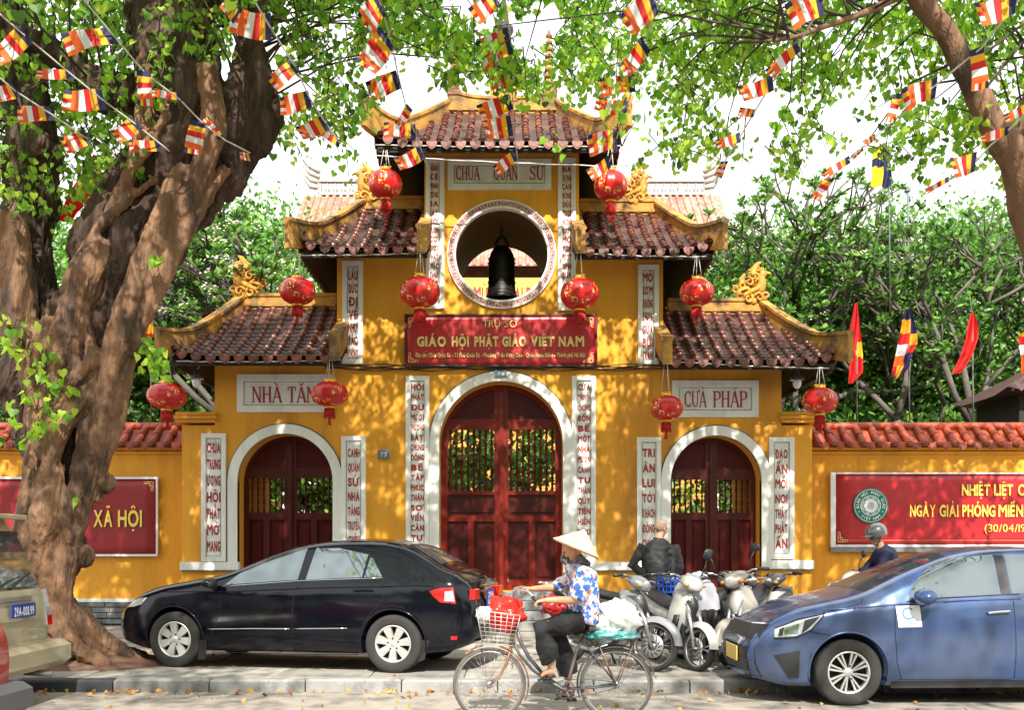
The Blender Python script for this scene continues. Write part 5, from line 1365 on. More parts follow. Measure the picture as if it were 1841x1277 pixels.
def bunting(label, Ys, cord, flags):
    """cord: pixel points; flags: hoist mid, fly mid, width; Ys: distance at first and last cord point"""
    y0, y1 = cord[0][1], cord[-1][1]; x0_, x1_ = cord[0][0], cord[-1][0]
    dx, dy = x1_ - x0_, y1 - y0
    def depth(px, py): return lerp(Ys[0], Ys[1], max(-.2, min(1.2, ((px - x0_) * dx + (py - y0) * dy) / (dx * dx + dy * dy))))
    t = thing('bunting', label, 'bunting', tuple(P(*cord[0], Ys[0])), 0, 'strings of small striped flags overhead')
    pts = [P(a, b, depth(a, b)) for a, b in cord]; mb = MB()
    fine = []
    for a, b in zip(pts, pts[1:]):
        for s_ in range(4): fine.append(a.lerp(b, s_ / 4))
    fine.append(pts[-1]); mb.tube(fine, .009, 5); mb.build('cord', M_wireg, t)
    cd_ = (Vector((dx, 0, -dy))).normalized()
    for i, fl in enumerate(flags):
        hx, hy, fx, fy, w = fl[:5]; skew = fl[5] if len(fl) > 5 else .35
        Y = depth(hx, hy); H0 = P(hx, hy, Y); Fy = P(fx, fy, Y + fr_.uniform(-.12, .12)); s_ = F / Y
        d = Fy - H0; d2 = Vector((d.x, 0, d.z)).normalized(); per = Vector((-d2.z, 0, d2.x))
        c = cd_ if cd_.dot(per) > 0 else -cd_
        hd_ = (per * (1 - skew) + c * skew).normalized(); ww = w / s_ / 2
        up = hd_ if hd_.z > 0 or True else -hd_
        # top edge first, so the stacked column starts with navy at the top
        if hd_.z < 0: hd_ = -hd_
        pf = per if per.dot(hd_) > 0 else -per
        fd = (pf * .85 + hd_ * .15).normalized()
        stripe_flag(H0 + hd_ * ww, H0 - hd_ * ww, Fy + fd * ww * 1.05, Fy - fd * ww * 1.05, t, hash((int(hx), int(hy))) % 9999)
    return t
bunting('upper flag string from the top left edge down to the trunk', (10.6, 12.0), [(-30, 5), (0, 25), (50, 68), (130, 135), (188, 182), (245, 224), (305, 272)],
        [(48, 62, -8, 103, 38), (130, 134, 64, 132, 18), (188, 180, 114, 178, 38), (246, 221, 207, 248, 30), (288, 261, 233, 264, 20)])
bunting('short flag string at the left edge, lowest of the strings across the fig trunk', (10.8, 11.8), [(-30, 118), (0, 140), (30, 165), (95, 207), (158, 250)],
        [(28, 160, -12, 176, 30), (92, 204, 29, 204, 28), (158, 248, 113, 260, 30)])
bunting('string of flags slanting across the fig trunk from the top edge', (10.4, 12.0), [(140, -15), (160, 10), (205, 65), (262, 132), (325, 180), (365, 222), (405, 252), (450, 275)],
        [(203, 62, 116, 78, 36, .6), (258, 125, 262, 192, 26, .3), (326, 174, 272, 167, 14), (357, 218, 345, 275, 30, .3), (399, 250, 368, 212, 13), (452, 282, 431, 280, 15)])
bunting('string of flags just right of the fig trunk, dropping from the top edge', (10.2, 11.8), [(440, -20), (460, 5), (490, 55), (530, 118), (558, 178), (588, 225), (612, 258)],
        [(425, 32, 402, 0, 24), (488, 48, 420, 38, 48), (531, 117, 488, 150, 28), (558, 177, 502, 192, 32), (586, 221, 537, 240, 28), (611, 258, 571, 234, 13)])
bunting('string of flags ending at the upper left lantern', (10.2, 17.4), [(676, -20), (682, 0), (700, 62), (716, 135), (733, 205), (757, 268), (771, 308)],
        [(684, 8, 655, 42, 44, .5), (697, 68, 655, 120, 46, .5), (717, 142, 661, 165, 36), (737, 192, 716, 226, 16), (747, 236, 690, 234, 26), (760, 274, 713, 296, 26)])
bunting('middle string of flags passing in front of the bell tower plaque', (10.2, 17.3), [(905, -20), (908, 0), (918, 65), (921, 135), (922, 182), (924, 240), (929, 275), (932, 318)],
        [(893, -4, 851, 28, 34, .2), (917, 72, 864, 100, 50, .45), (921, 138, 880, 150, 30), (919, 182, 862, 204, 30), (920, 226, 870, 232, 36), (927, 278, 891, 308, 20)])
bunting('string of flags ending at the upper right lantern', (10.2, 17.4), [(1192, -20), (1183, 5), (1160, 75), (1143, 142), (1124, 200), (1110, 245), (1096, 290), (1088, 325)],
        [(1178, 4, 1124, 42, 46, .4), (1161, 78, 1122, 130, 30, .3), (1142, 148, 1076, 158, 32), (1128, 195, 1071, 186, 26), (1110, 250, 1058, 260, 36), (1096, 290, 1060, 318, 22)])
bunting('string of flags through the sparse leaves right of the top roof', (10.4, 11.9), [(1492, -20), (1482, 0), (1436, 80), (1391, 145), (1357, 200), (1330, 247), (1303, 290), (1286, 330)],
        [(1480, 2, 1418, 32, 46, .4), (1436, 82, 1382, 132, 20), (1390, 148, 1330, 172, 28), (1357, 204, 1328, 200, 16), (1331, 246, 1288, 262, 18), (1303, 290, 1290, 318, 14)])
bunting('long string of flags descending from the top right corner toward the plumeria', (10.2, 11.8), [(1850, -25), (1828, 5), (1765, 85), (1683, 152), (1615, 210), (1573, 246), (1528, 285), (1490, 325), (1462, 362)],
        [(1826, 2, 1755, 30, 44, .4), (1756, 86, 1763, 160, 28, .3), (1684, 156, 1625, 180, 38, .4), (1615, 168, 1599, 222, 16), (1574, 246, 1554, 258, 12), (1552, 266, 1531, 284, 9), (1528, 286, 1481, 316, 14), (1493, 320, 1464, 358, 17)])
bunting('flag string at the right edge below the forked limb', (10.6, 11.8), [(1870, 185), (1841, 207), (1815, 232), (1780, 262), (1755, 290), (1706, 322), (1655, 352)],
        [(1850, 192, 1808, 213, 16), (1814, 234, 1764, 250, 16), (1754, 290, 1710, 306, 36, .4), (1706, 322, 1664, 344, 10)])
# ---- flags on poles
M_vred = mat('national_flag_red', (.60, .012, .010), .65, flat=True, trans=.3); M_vst = mat('national_flag_star', (.90, .62, .02), .65, flat=True, trans=.3)
def drape(mb, rows, Y, cols, mf, amp=.05, nx=16, seed=0):
    """cloth hanging in folds: rows of (py, left px, right px)"""
    V = []
    for j, (py, a, b) in enumerate(rows):
        for i in range(nx + 1):
            u = i / nx; px = lerp(a, b, u); V.append(tuple(P(px, py, Y) + Vector((0, amp * math.sin(u * 13 + j * .25 + seed) * min(1, .25 + j * .2), 0))))
    k = nx + 1; o = len(mb.v); mb.v += V
    for j in range(len(rows) - 1):
        for i in range(nx): mb.f.append([o + j * k + i, o + j * k + i + 1, o + (j + 1) * k + i + 1, o + (j + 1) * k + i]); mb.m.append(mf(i / nx, j / (len(rows) - 1), i, j)); mb.s.append(True)
def fine_rows(rows, n):
    out = []
    for r0, r1 in zip(rows, rows[1:]):
        for s_ in range(n): out.append(tuple(lerp(a, b, s_ / n) for a, b in zip(r0, r1)))
    return out + [rows[-1]]
def pole_flag(label, polepts, Y, rows, mats, mf, seed):
    t = thing('pole_flag', label, 'flag', tuple(P(*polepts[0], Y + .05)), 0, 'flags on poles behind the boundary walls')
    mb = MB(); mb.tube([P(a, b, Y + .05) for a, b in polepts], .015, 6); mb.build('pole', M_gp, t)
    mb = MB(); drape(mb, fine_rows(rows, 4), Y, 0, mf, .05, 16, seed); mb.build('flag_cloth', mats, t, fixn=False)
YG = 19.5
pole_flag('red flag with a yellow star hanging limp, nearest the low right roof', [(1541, 790), (1540, 545)], YG, [(545, 1537, 1542), (570, 1533, 1545), (600, 1526, 1547), (630, 1518, 1549), (645, 1526, 1550), (670, 1526, 1552), (690, 1526, 1534)], [M_vred, M_vst],
          lambda u, v, i, j: 1 if (.62 < u < 1 and .40 < v < .64 and (abs(v - .52) < .12 * (u - .55) / .3 or abs(v - .5) < .04)) else 0, 1)
def bud(u, v, i, j):
    if u > .62: return 0 if v < .3 else (1 if v < .5 else 2 if v < .62 else 0)
    b = int(v * 6)
    return b if b < 5 else [2, 1, 2, 1, 0][min(4, int(u * 6))]
pole_flag('striped flag hanging limp between the two red flags', [(1636, 790), (1632, 555)], YG, [(556, 1628, 1634), (575, 1622, 1643), (600, 1617, 1647), (620, 1612, 1648), (640, 1609, 1638), (658, 1607, 1637), (678, 1604, 1622)], FM, bud, 2)
pole_flag('red flag half in shade, right of the striped one', [(1750, 790), (1748, 560)], YG + .2, [(562, 1746, 1751), (585, 1738, 1756), (610, 1734, 1757), (640, 1726, 1748), (660, 1718, 1738), (672, 1713, 1728)], [M_vred], lambda u, v, i, j: 0, 3)
pole_flag('striped flag cut by the right edge of the view', [(1856, 790), (1852, 590)], YG, [(592, 1848, 1854), (605, 1828, 1860), (625, 1832, 1862), (650, 1838, 1860), (672, 1838, 1852)], FM, lambda u, v, i, j: min(4, int(v * 5) + 1), 4)
pole_flag('red and yellow flag hanging behind the fork of the fig tree', [(178, 300), (160, 420), (150, 560)], 15, [(278, 168, 186), (300, 160, 182), (330, 132, 182), (350, 118, 172), (380, 108, 140), (398, 108, 130)], [M_vred, M_vst], lambda u, v, i, j: 1 if v < .3 and u > .2 else 0, 5)
pole_flag('narrow striped flag left of the low left roof', [(272, 760), (270, 540)], 18.6, [(545, 265, 272), (575, 262, 273), (600, 259, 274), (625, 258, 268)], FM, lambda u, v, i, j: [0, 0, 1, 1, 2, 2][min(5, int(v * 6))], 6)
pole_flag('navy and yellow flag high among the leaves on the right', [(1600, 560), (1598, 255)], 19, [(262, 1572, 1600), (280, 1570, 1600), (300, 1568, 1602), (318, 1566, 1602), (336, 1564, 1600)], [M_navy, M_vst], lambda u, v, i, j: 1 if u < .55 and not .25 < v < .5 else 0, 7)
# ================================================================== LANTERNS
def lantern_mat():
    m = bpy.data.materials.new('red_silk_gold_print'); m.use_nodes = True; nt = m.node_tree; N = nt.nodes; L = nt.links; b = N['Principled BSDF']
    tcn = N.new('ShaderNodeTexCoord'); vo = N.new('ShaderNodeTexVoronoi'); vo.inputs['Scale'].default_value = 5.5; n1 = N.new('ShaderNodeTexNoise'); n1.inputs['Scale'].default_value = 26; n1.inputs['Detail'].default_value = 3
    L.new(tcn.outputs['Object'], vo.inputs['Vector']); L.new(tcn.outputs['Object'], n1.inputs['Vector'])
    a = N.new('ShaderNodeMath'); a.operation = 'LESS_THAN'; a.inputs[1].default_value = .42; L.new(vo.outputs['Distance'], a.inputs[0])
    c = N.new('ShaderNodeMath'); c.operation = 'GREATER_THAN'; c.inputs[1].default_value = .56; L.new(n1.outputs['Fac'], c.inputs[0])
    d = N.new('ShaderNodeMath'); d.operation = 'MULTIPLY'; L.new(a.outputs[0], d.inputs[0]); L.new(c.outputs[0], d.inputs[1])
    x = N.new('ShaderNodeMix'); x.data_type = 'RGBA'; x.inputs[6].default_value = (.52, .006, .006, 1); x.inputs[7].default_value = (.78, .50, .12, 1); L.new(d.outputs[0], x.inputs[0]); L.new(x.outputs[2], b.inputs['Base Color'])
    b.inputs['Roughness'].default_value = .32; b.inputs['Specular IOR Level'].default_value = .6
    return m
M_lan = lantern_mat(); M_tas = mat('red_tassel', (.50, .008, .006), .45, var=.3, scale=30); M_gcap = mat('gold_cap', (.80, .45, .06), .3, metal=.7, flat=True)
def lantern_proto():
    mb = MB(); n = 48; prof = []
    for i in range(15):
        a = -PI / 2 * .93 + PI * .93 * i / 14; prof.append((math.cos(a) ** .8, math.sin(a)))
    rings = [[((r * (1 - .035 * (k % 4 == 0))) * .325 * math.cos(2 * PI * k / n), r * (1 - .035 * (k % 4 == 0)) * .325 * math.sin(2 * PI * k / n), z * .235) for k in range(n)] for r, z in prof]
    mb.loft(rings); body = mesh_of(mb, 'lantern_body', M_lan)
    mb = MB(); mb.lathe([(.1, 0), (.105, .02), (.1, .045), (.0, .05)], 20); mb.box((0, 0, .06), (.22, .015, .02)); mb.box((0, 0, .061), (.015, .22, .02)); cap = mesh_of(mb, 'lantern_cap', M_gcap)
    mb = MB(); mb.lathe([(.0, -.0), (.09, -.0), (.1, -.02), (.09, -.04), (0, -.04)], 20); ring = mesh_of(mb, 'lantern_ring', M_gcap)
    mb = MB(); mb.lathe([(.088, -.04), (.085, -.1), (.095, -.2), (0, -.2)], 20)
    for k in range(22): a = 2 * PI * k / 22; mb.tube([(.088 * math.cos(a), .088 * math.sin(a), -.05), (.1 * math.cos(a), .1 * math.sin(a), -.22 - .01 * (k % 3))], .008, 4)
    for k in range(7): mb.tube([(0, 0, -.18), (.02 * math.cos(k), .02 * math.sin(k), -.26), (.03 * math.cos(k * 2.3), .03 * math.sin(k * 2.3), -.36)], .008, 4)
    tas = mesh_of(mb, 'tassel', M_tas)
    return body, cap, ring, tas
LB, LC, LR, LT = lantern_proto()
lr = random.Random(2)
for lab, px, py, w, h, top in (
    ('red paper lantern under the left corner of the top roof', 693, 331, 61, 50, 270), ('red paper lantern under the right corner of the top roof', 1098, 334, 61, 52, 268),
    ('large red lantern left of the round bell opening, above the banner corner', 755, 526, 73, 54, 452), ('large red lantern right of the round bell opening, above the banner corner', 1042, 529, 70, 54, 452),
    ('red lantern under the outer corner of the left middle roof', 535, 524, 65, 46, 462), ('red lantern under the outer corner of the right middle roof', 1253, 526, 62, 46, 462),
    ('red lantern under the outer corner of the low left roof, beside the fig trunk', 300, 713, 70, 46, 655), ('red lantern hanging in front of the plaque above the left doorway', 593, 709, 66, 44, 645),
    ('red lantern left of the plaque above the right doorway', 1198, 734, 60, 44, 650), ('red lantern at the outer corner of the low right roof, above the wall', 1474, 721, 64, 46, 660)):
    Y = 17.42; s_ = F / Y; p = P(px, py, Y); t = thing('lantern', lab, 'lantern', tuple(p), R(lr.uniform(0, 90)), 'red lanterns hung along the roofs')
    sw_, sh_ = w / s_ / .65, h / s_ / .46
    for me, nm, z in ((LB, 'lantern_body', 0), (LC, 'lantern_cap', .225), (LR, 'lantern_ring', -.225), (LT, 'tassel', -.225)):
        o = bpy.data.objects.new(nm, me); COL.objects.link(o); o.parent = t; o.location = (0, 0, z * sh_); o.scale = (sw_, sw_, sh_); o.rotation_euler = (R(lr.uniform(-2, 2)), R(lr.uniform(-3, 3)), 0)
    zt = gz(top, Y) - p.z; mb = MB()
    for a in (0, 2.1, 4.2): mb.tube([(.09 * math.cos(a), .09 * math.sin(a), .25 * sh_), (.03 * math.cos(a), .03 * math.sin(a), zt)], .006, 4)
    mb.build('hanging_cord', M_wireg, t, world=False)
# outdoor lamps under the low eaves
for lab, px, py in (('white bulb lamp under the eave of the low right roof', 1433, 684), ('small white bulb lamp under the eave of the low left roof', 353, 682)):
    t = thing('bulb_lamp', lab, 'lamp', tuple(P(px, py, 18))); q = P(px, py, 18); mb = MB(); mb.ell(q + Vector((0, 0, -.05)), (.075, .075, .1), 12, 8); mb.build('bulb', mat('white_glass', (.8, .82, .85), .2, flat=True), t)
    mb = MB(); mb.lathe([(.13, .0), (.11, .05), (.05, .09), (.04, .16), (0, .17)], 16, M=Matrix.Translation(q)); mb.tube([q + Vector((0, 0, .15)), q + Vector((.05, .1, .3)), q + Vector((.1, .4, .32))], .015, 6); mb.build('lamp_shade', M_metal, t)
# ================================================================== CARS
M_tyre = mat('tyre_rubber', (.028, .026, .024), .85, var=.25, scale=10, bump=.2)
M_rim = mat('silver_alloy', (.62, .62, .60), .35, metal=.6, var=.08, scale=8)
M_hub = mat('dark_wheel_well', (.01, .01, .01), .8, flat=True)
M_black = mat('black_plastic', (.018, .018, .019), .5, var=.2, scale=14)
M_chrome = mat('chrome', (.7, .7, .7), .15, metal=1, flat=True)
M_lens = mat('clear_lamp_lens', (.55, .57, .6), .08, metal=.3, var=.3, scale=30, coat=1)
M_redl = mat('red_lamp_lens', (.55, .01, .01), .12, var=.25, scale=25, coat=1)
M_plw = mat('number_plate_white', (.75, .75, .75), .4, flat=True); M_plb = mat('number_plate_blue', (.02, .05, .28), .4, flat=True); M_ply = mat('number_plate_yellow', (.75, .52, .12), .4, flat=True)
def paint(name, col, rough=.28, dust=None, amt=.4, metal=0, coat=.6): return mat(name, col, rough, metal=metal, var=.06, scale=2, spec=.35, col2=dust, c2amt=amt if dust else 0, coat=coat, thresh=(.42, .62))
def glassmat(name, col=(.23, .275, .285), rough=.02, alpha=.3):
    m = bpy.data.materials.new(name); m.use_nodes = True; nt = m.node_tree; N = nt.nodes; L = nt.links; b = N['Principled BSDF']
    b.inputs['Base Color'].default_value = (*col, 1); b.inputs['Roughness'].default_value = rough; b.inputs['Metallic'].default_value = .75
    b.inputs['Alpha'].default_value = 1 - alpha
    return m
M_glass = glassmat('tinted_car_glass', alpha=.1); M_glassc = glassmat('clearer_car_glass', (.22, .24, .24), .04, .45)
def pl(T, x):
    if x <= T[0][0]: return T[0][1]
    for (a, b), (c, d) in zip(T, T[1:]):
        if x <= c: return lerp(b, d, (x - a) / (c - a))
    return T[-1][1]
def smooth_table(T, n=60):
    # monotone-ish smoothing by repeated averaging of a dense table
    xs = [lerp(T[0][0], T[-1][0], i / n) for i in range(n + 1)]; ys = [pl(T, x) for x in xs]
    for _ in range(3): ys = [ys[0]] + [(ys[i - 1] + 2 * ys[i] + ys[i + 1]) / 4 for i in range(1, n)] + [ys[-1]]
    return list(zip(xs, ys))
class Car:
    def __init__(s, name, label, cat, loc, rz, L_, top, bot, plan, belt, body_mat, tumble=.42, rr_=.11, fx=.12, rx=.06, crown=.03, scale=1, wheels=(), wr=.315, mirror=False, well=.37):
        s.t = thing(name, label, cat, loc, rz); s.t.scale = (scale,) * 3
        s.L, s.belt, s.tumble, s.rr, s.fx, s.rx, s.crown = L_, belt, tumble, rr_, fx, rx, crown
        s.top = smooth_table(top); s.bot = bot; s.plan = smooth_table(plan); s.m = body_mat
        mb = MB(); nx = 84; K = 18; M_ = 7; rings = []
        for i in range(nx + 1):
            u = i / nx; x = L_ * (u + .0) ; 
            zb, zt = pl(bot, x), pl(s.top, x); ring = []
            for k in range(4): ring.append((x, -s.W(x, zb) * k / 4 * 1.0, zb))
            side_ = [s.sp(x, lerp(zb, zt - .0001, 1 - (1 - k / K) ** 1.25)) for k in range(K + 1)]
            ring += [(q[0], q[1], q[2]) for q in side_]
            we = -side_[-1][1]
            for k in range(1, M_): y = -we * (1 - k / M_); ring.append((side_[-1][0], y, zt + s.crown * (1 - (y / max(we, .01)) ** 2)))
            ring.append((side_[-1][0], 0, zt + s.crown))
            full = ring + [(p[0], -p[1], p[2]) for p in ring[-2:0:-1]]
            rings.append([Vector(p) for p in full])
        mb.loft(rings, 0, True)
        for w in wheels:   # wheel housings cut out
            pass
        o = mb.build('body', body_mat, s.t, world=False); s.body = o
        cut = MB()
        for wx in wheels:
            for sg in (-1, 1):
                cut.lathe([(.0, -.2), (well, -.2), (well, .2), (0, .2)], 40, M=Matrix.Translation((wx, sg * s.W(wx, .5) * 1.0, wr + .01)) @ Matrix.Rotation(R(90), 4, 'X'))
        co = cut.build('cutter', M_hub, None, world=False)
        md = o.modifiers.new('b', 'BOOLEAN'); md.operation = 'DIFFERENCE'; md.solver = 'EXACT'; md.object = co
        o.parent = None; me = evalmesh(o); o.modifiers.clear(); o.parent = s.t
        if len(me.polygons) > 200: o.data = me
        bpy.data.objects.remove(co)
        for p in o.data.polygons: p.use_smooth = True
    def W(s, x, z):
        zb, zt = pl(s.bot, x), pl(s.top, x); w = pl(s.plan, x); bl = pl(s.belt, x) if hasattr(s.belt, '__len__') else s.belt
        v = max(0, min(1, (z - .2) / (bl - .2)))
        k = 1 - .07 * max(0, (.4 - v) / .4) ** 2 - .035 * max(0, (v - .6) / .4) ** 2
        w = w * k
        if z > bl: w -= s.tumble * (z - bl) + .012
        u = zt - z; r = s.rr
        if u < r: w -= r * (1 - math.sqrt(max(0, 1 - (1 - u / r) ** 2))) * .95
        return max(.05, w)
    def xo(s, x, z):
        # how far the nose and tail lean back with height
        a = max(0, 1 - x / .7) ** 2; b = max(0, 1 - (s.L - x) / .6) ** 2
        return s.fx * ((z - .48) / .4) ** 2 * a - s.rx * ((z - .6) / .4) ** 2 * b
    def sp(s, x, z, off=0, sg=-1): return Vector((x + s.xo(x, z), sg * (s.W(x, z) + off), z))
    def patch(s, name, bot, top, m, off=.004, nu=18, nv=8, sides=(-1, 1), parent=None, thick=.0):
        """panel lying on the flank between two outlines in side view"""
        def samp(T, u):
            d = [0]
            for a, b in zip(T, T[1:]): d.append(d[-1] + math.hypot(b[0] - a[0], b[1] - a[1]))
            q = u * d[-1]
            for i in range(len(T) - 1):
                if q <= d[i + 1] + 1e-9: t = (q - d[i]) / max(1e-9, d[i + 1] - d[i]); return (lerp(T[i][0], T[i + 1][0], t), lerp(T[i][1], T[i + 1][1], t))
            return T[-1]
        out = []
        for sg in sides:
            mb = MB(); V = []
            for j in range(nv + 1):
                for i in range(nu + 1):
                    a, b = samp(bot, i / nu), samp(top, i / nu); x, z = lerp(a[0], b[0], j / nv), lerp(a[1], b[1], j / nv)
                    z = min(z, pl(s.top, x) - .004); V.append(s.sp(x, z, off, sg))
            k = nu + 1; mb.add(V, [[j * k + i, j * k + i + 1, (j + 1) * k + i + 1, (j + 1) * k + i] for j in range(nv) for i in range(nu)], 0, True)
            if thick:
                n = len(V); V2 = [s_ - Vector((0, sg * thick, 0)) for s_ in V]; mb.v += [tuple(v) for v in V2]
                edge = [i for i in range(k)] + [(j + 1) * k - 1 for j in range(1, nv + 1)] + [nv * k + i for i in range(nu - 1, -1, -1)] + [j * k for j in range(nv - 1, 0, -1)]
                for a, b in zip(edge, edge[1:] + edge[:1]): mb.f.append([a, b, b + n, a + n]); mb.m.append(0); mb.s.append(False)
            out.append(mb.build(name, m, parent or s.t, world=False, fixn=False))
        return out
    def line(s, name, pts, r, m, off=.002, sides=(-1, 1), parent=None):
        for sg in sides:
            mb = MB(); P_ = []
            for a, b in zip(pts, pts[1:]):
                for q in range(6): P_.append(s.sp(lerp(a[0], b[0], q / 6), lerp(a[1], b[1], q / 6), off, sg))
            P_.append(s.sp(*pts[-1], off, sg)); mb.tube(P_, r, 5); mb.build(name, m, parent or s.t, world=False)
    def toppatch(s, name, x0, x1, m, margin=.05, off=.005, margin1=None, n=20, parent=None):
        mb = MB(); V = []
        for i in range(n + 1):
            x = lerp(x0, x1, i / n); zt = pl(s.top, x); e = s.sp(x, zt - .0001); we = -e[1] + .0 - (margin if margin1 is None else lerp(margin, margin1, i / n))
            dz = (pl(s.top, x + .02) - pl(s.top, x - .02)) / .04; nrm = Vector((-dz, 0, 1)).normalized() * off
            for j in range(13): y = lerp(-we, we, j / 12); V.append(Vector((e[0], y, zt + s.crown * (1 - (y / (-e[1])) ** 2))) + nrm)
        mb.add(V, [[i * 13 + j, i * 13 + j + 1, (i + 1) * 13 + j + 1, (i + 1) * 13 + j] for i in range(n) for j in range(12)], 0, True)
        return mb.build(name, m, parent or s.t, world=False, fixn=False)
    def wheel(s, x, y, wr, kind, rimr=.2, sg=-1, wid=.2, rot=0):
        T = Matrix.Translation((x, y, wr)) @ Matrix.Rotation(R(90) if sg < 0 else R(-90), 4, 'X') @ Matrix.Rotation(rot, 4, 'Z')
        mb = MB(); h = wid / 2
        mb.lathe([(rimr, -h), (wr * .96, -h), (wr, -h * .75), (wr * 1.0, h * .75), (wr * .985, h * .86), (wr * .95, h * .97), (wr * .86, h * 1.04), (rimr * 1.13, h * .98), (rimr * 1.02, h * .9), (rimr * .98, h * .4)], 48, M=T)
        w = mb.build('wheel', M_tyre, s.t, world=False)
        mb = MB()
        mb.lathe([(rimr * .96, h * .35), (rimr * 1.02, h * .86), (rimr * 1.0, h * .93), (rimr * .93, h * .9), (rimr * .9, h * .2)], 48, 0, M=T)
        mb.lathe([(0, h * .1), (rimr * .98, h * .1)], 32, 1, M=T)
        mb.lathe([(0, h * .82), (rimr * .17, h * .8), (rimr * .24, h * .66), (rimr * .25, h * .2)], 24, 0, M=T)
        def spoke(a, w0, w1, r0, r1, z0, z1, mi=0):
            c, s_ = math.cos(a), math.sin(a)
            def q(r, w, z): return (r * c - w * s_, r * s_ + w * c, z)
            V = [q(r0, -w0, z0), q(r0, w0, z0), q(r1, w1, z1), q(r1, -w1, z1), q(r0, -w0 * 1.1, z0 - .03), q(r0, w0 * 1.1, z0 - .03), q(r1, w1 * 1.1, z1 - .03), q(r1, -w1 * 1.1, z1 - .03)]
            mb.add(V, [[0, 1, 2, 3], [0, 4, 5, 1], [1, 5, 6, 2], [2, 6, 7, 3], [3, 7, 4, 0]], mi, False, T)
        if kind == 'seven':
            for k in range(7): spoke(2 * PI * k / 7 + PI / 2, rimr * .13, rimr * .23, rimr * .16, rimr * .95, h * .78, h * .88)
            for k in range(5): a = 2 * PI * k / 5; mb.ell((rimr * .3 * math.cos(a), rimr * .3 * math.sin(a), h * .8), (rimr * .055,) * 2 + (.008,), 8, 4, 1, M=T)
        else:
            for k in range(8):
                for d in (-1, 1): spoke(2 * PI * k / 8 + PI / 8 + d * .125, rimr * .03, rimr * .045, rimr * .2, rimr * .95, h * .74, h * .86)
                spoke(2 * PI * k / 8 + PI / 8, rimr * .1, rimr * .12, rimr * .2, rimr * .92, h * .6, h * .7, 2)
            for k in range(5): a = 2 * PI * k / 5; mb.ell((rimr * .32 * math.cos(a), rimr * .32 * math.sin(a), h * .76), (rimr * .05,) * 2 + (.008,), 8, 4, 1, M=T)
        mb.build('rim', [M_rim, M_hub, mat('gunmetal', (.08, .08, .085), .4, metal=.5, flat=True)], w, world=False)
        return w
    def common(s, wheels, wr, kind, rimr, liner=True, track=None):
        for i, wx in enumerate(wheels):
            for sg in (-1, 1):
                y = sg * (s.W(wx, .45) - .105); s.wheel(wx, y, wr, kind, rimr, sg, rot=.3 * i + .1)
        mb = MB(); mb.box((s.L / 2, 0, .33), (s.L - .9, 1.0, .2)); mb.build('underbody', M_hub, s.t, world=False)
    def mirror(s, x, z, m, sg=-1, k=1.0):
        p = s.sp(x, z, 0, sg); mb = MB(); mb.ell(p + Vector((0.0, sg * .12, .05)), (.075 * k, .10 * k, .058 * k), 14, 10); o = mb.build('wing_mirror', m, s.t, world=False)
        mb = MB(); mb.ell(p + Vector((.035, sg * .11, .04)), (.05, .1, .06), 12, 8); mb.tube([p + Vector((.02, 0, -.02)), p + Vector((.01, sg * .06, .0)), p + Vector((.0, sg * .1, .02))], [.03, .025, .025], 8); mb.build('mirror_glass', M_black, o, world=False)
def xplate(car, x, yc, z, w, h, m0, text, m1, parent=None, sgn=1, name='number_plate', lines=1):
    """plate facing +x (sgn 1) or -x"""
    mb = MB(); mb.box((x, yc, z), (.012, w, h), bev=.004)
    n = len(text)
    for i, tx in enumerate(text):
        V, Fc, a, b, c, d = text_geo(tx, .03); hh = h * .8 / n; z0 = z - h * .36 + (n - 1 - i) * h * .8 / n; ww = w * .84
        mb.add([(x + sgn * .0085, yc + sgn * ((q - a) / (b - a) - .5) * ww, z0 + r_ / .72 * hh * .82) for q, r_ in V], Fc, 1)
    return mb.build(name, [m0, m1], car.t, world=False)
# ---------------------------------------------------------------- black sedan
SXT = [(218, 0), (310, .82), (702, 3.46), (893, 4.36)]
def sx(px): return pl(SXT, px)
def rmx(T): return [(sx(218 + x / 4.54 * 675), z) for x, z in T]
def sz(px, py): u = (px - 218) / 675; return (1198 + u * 15 - py) / (157 + u * 9)
def sq(px, py): return (sx(px), sz(px, py))
P_blk = paint('black_car_paint', (.003, .0035, .007), .07, coat=.15)
top = [(0, .70), (.08, .80), (.3, .9), (.62, .97), (1.15, 1.06), (1.42, 1.16), (1.85, 1.34), (2.2, 1.425), (2.6, 1.455), (3.05, 1.45), (3.4, 1.39), (3.75, 1.25), (4.05, 1.13), (4.3, 1.105), (4.5, 1.08), (4.54, 1.0)]; top = rmx(top)
bot = [(0, .28), (.3, .2), (.6, .22), (1, .2), (3.6, .21), (4.2, .25), (4.54, .35)]; bot = rmx(bot)
plan = [(0, .62), (.15, .74), (.4, .83), (.8, .87), (2.3, .885), (3.6, .87), (4.2, .82), (4.45, .75), (4.54, .68)]; plan = rmx(plan)
yaw = -math.atan2(.55, 2.56)
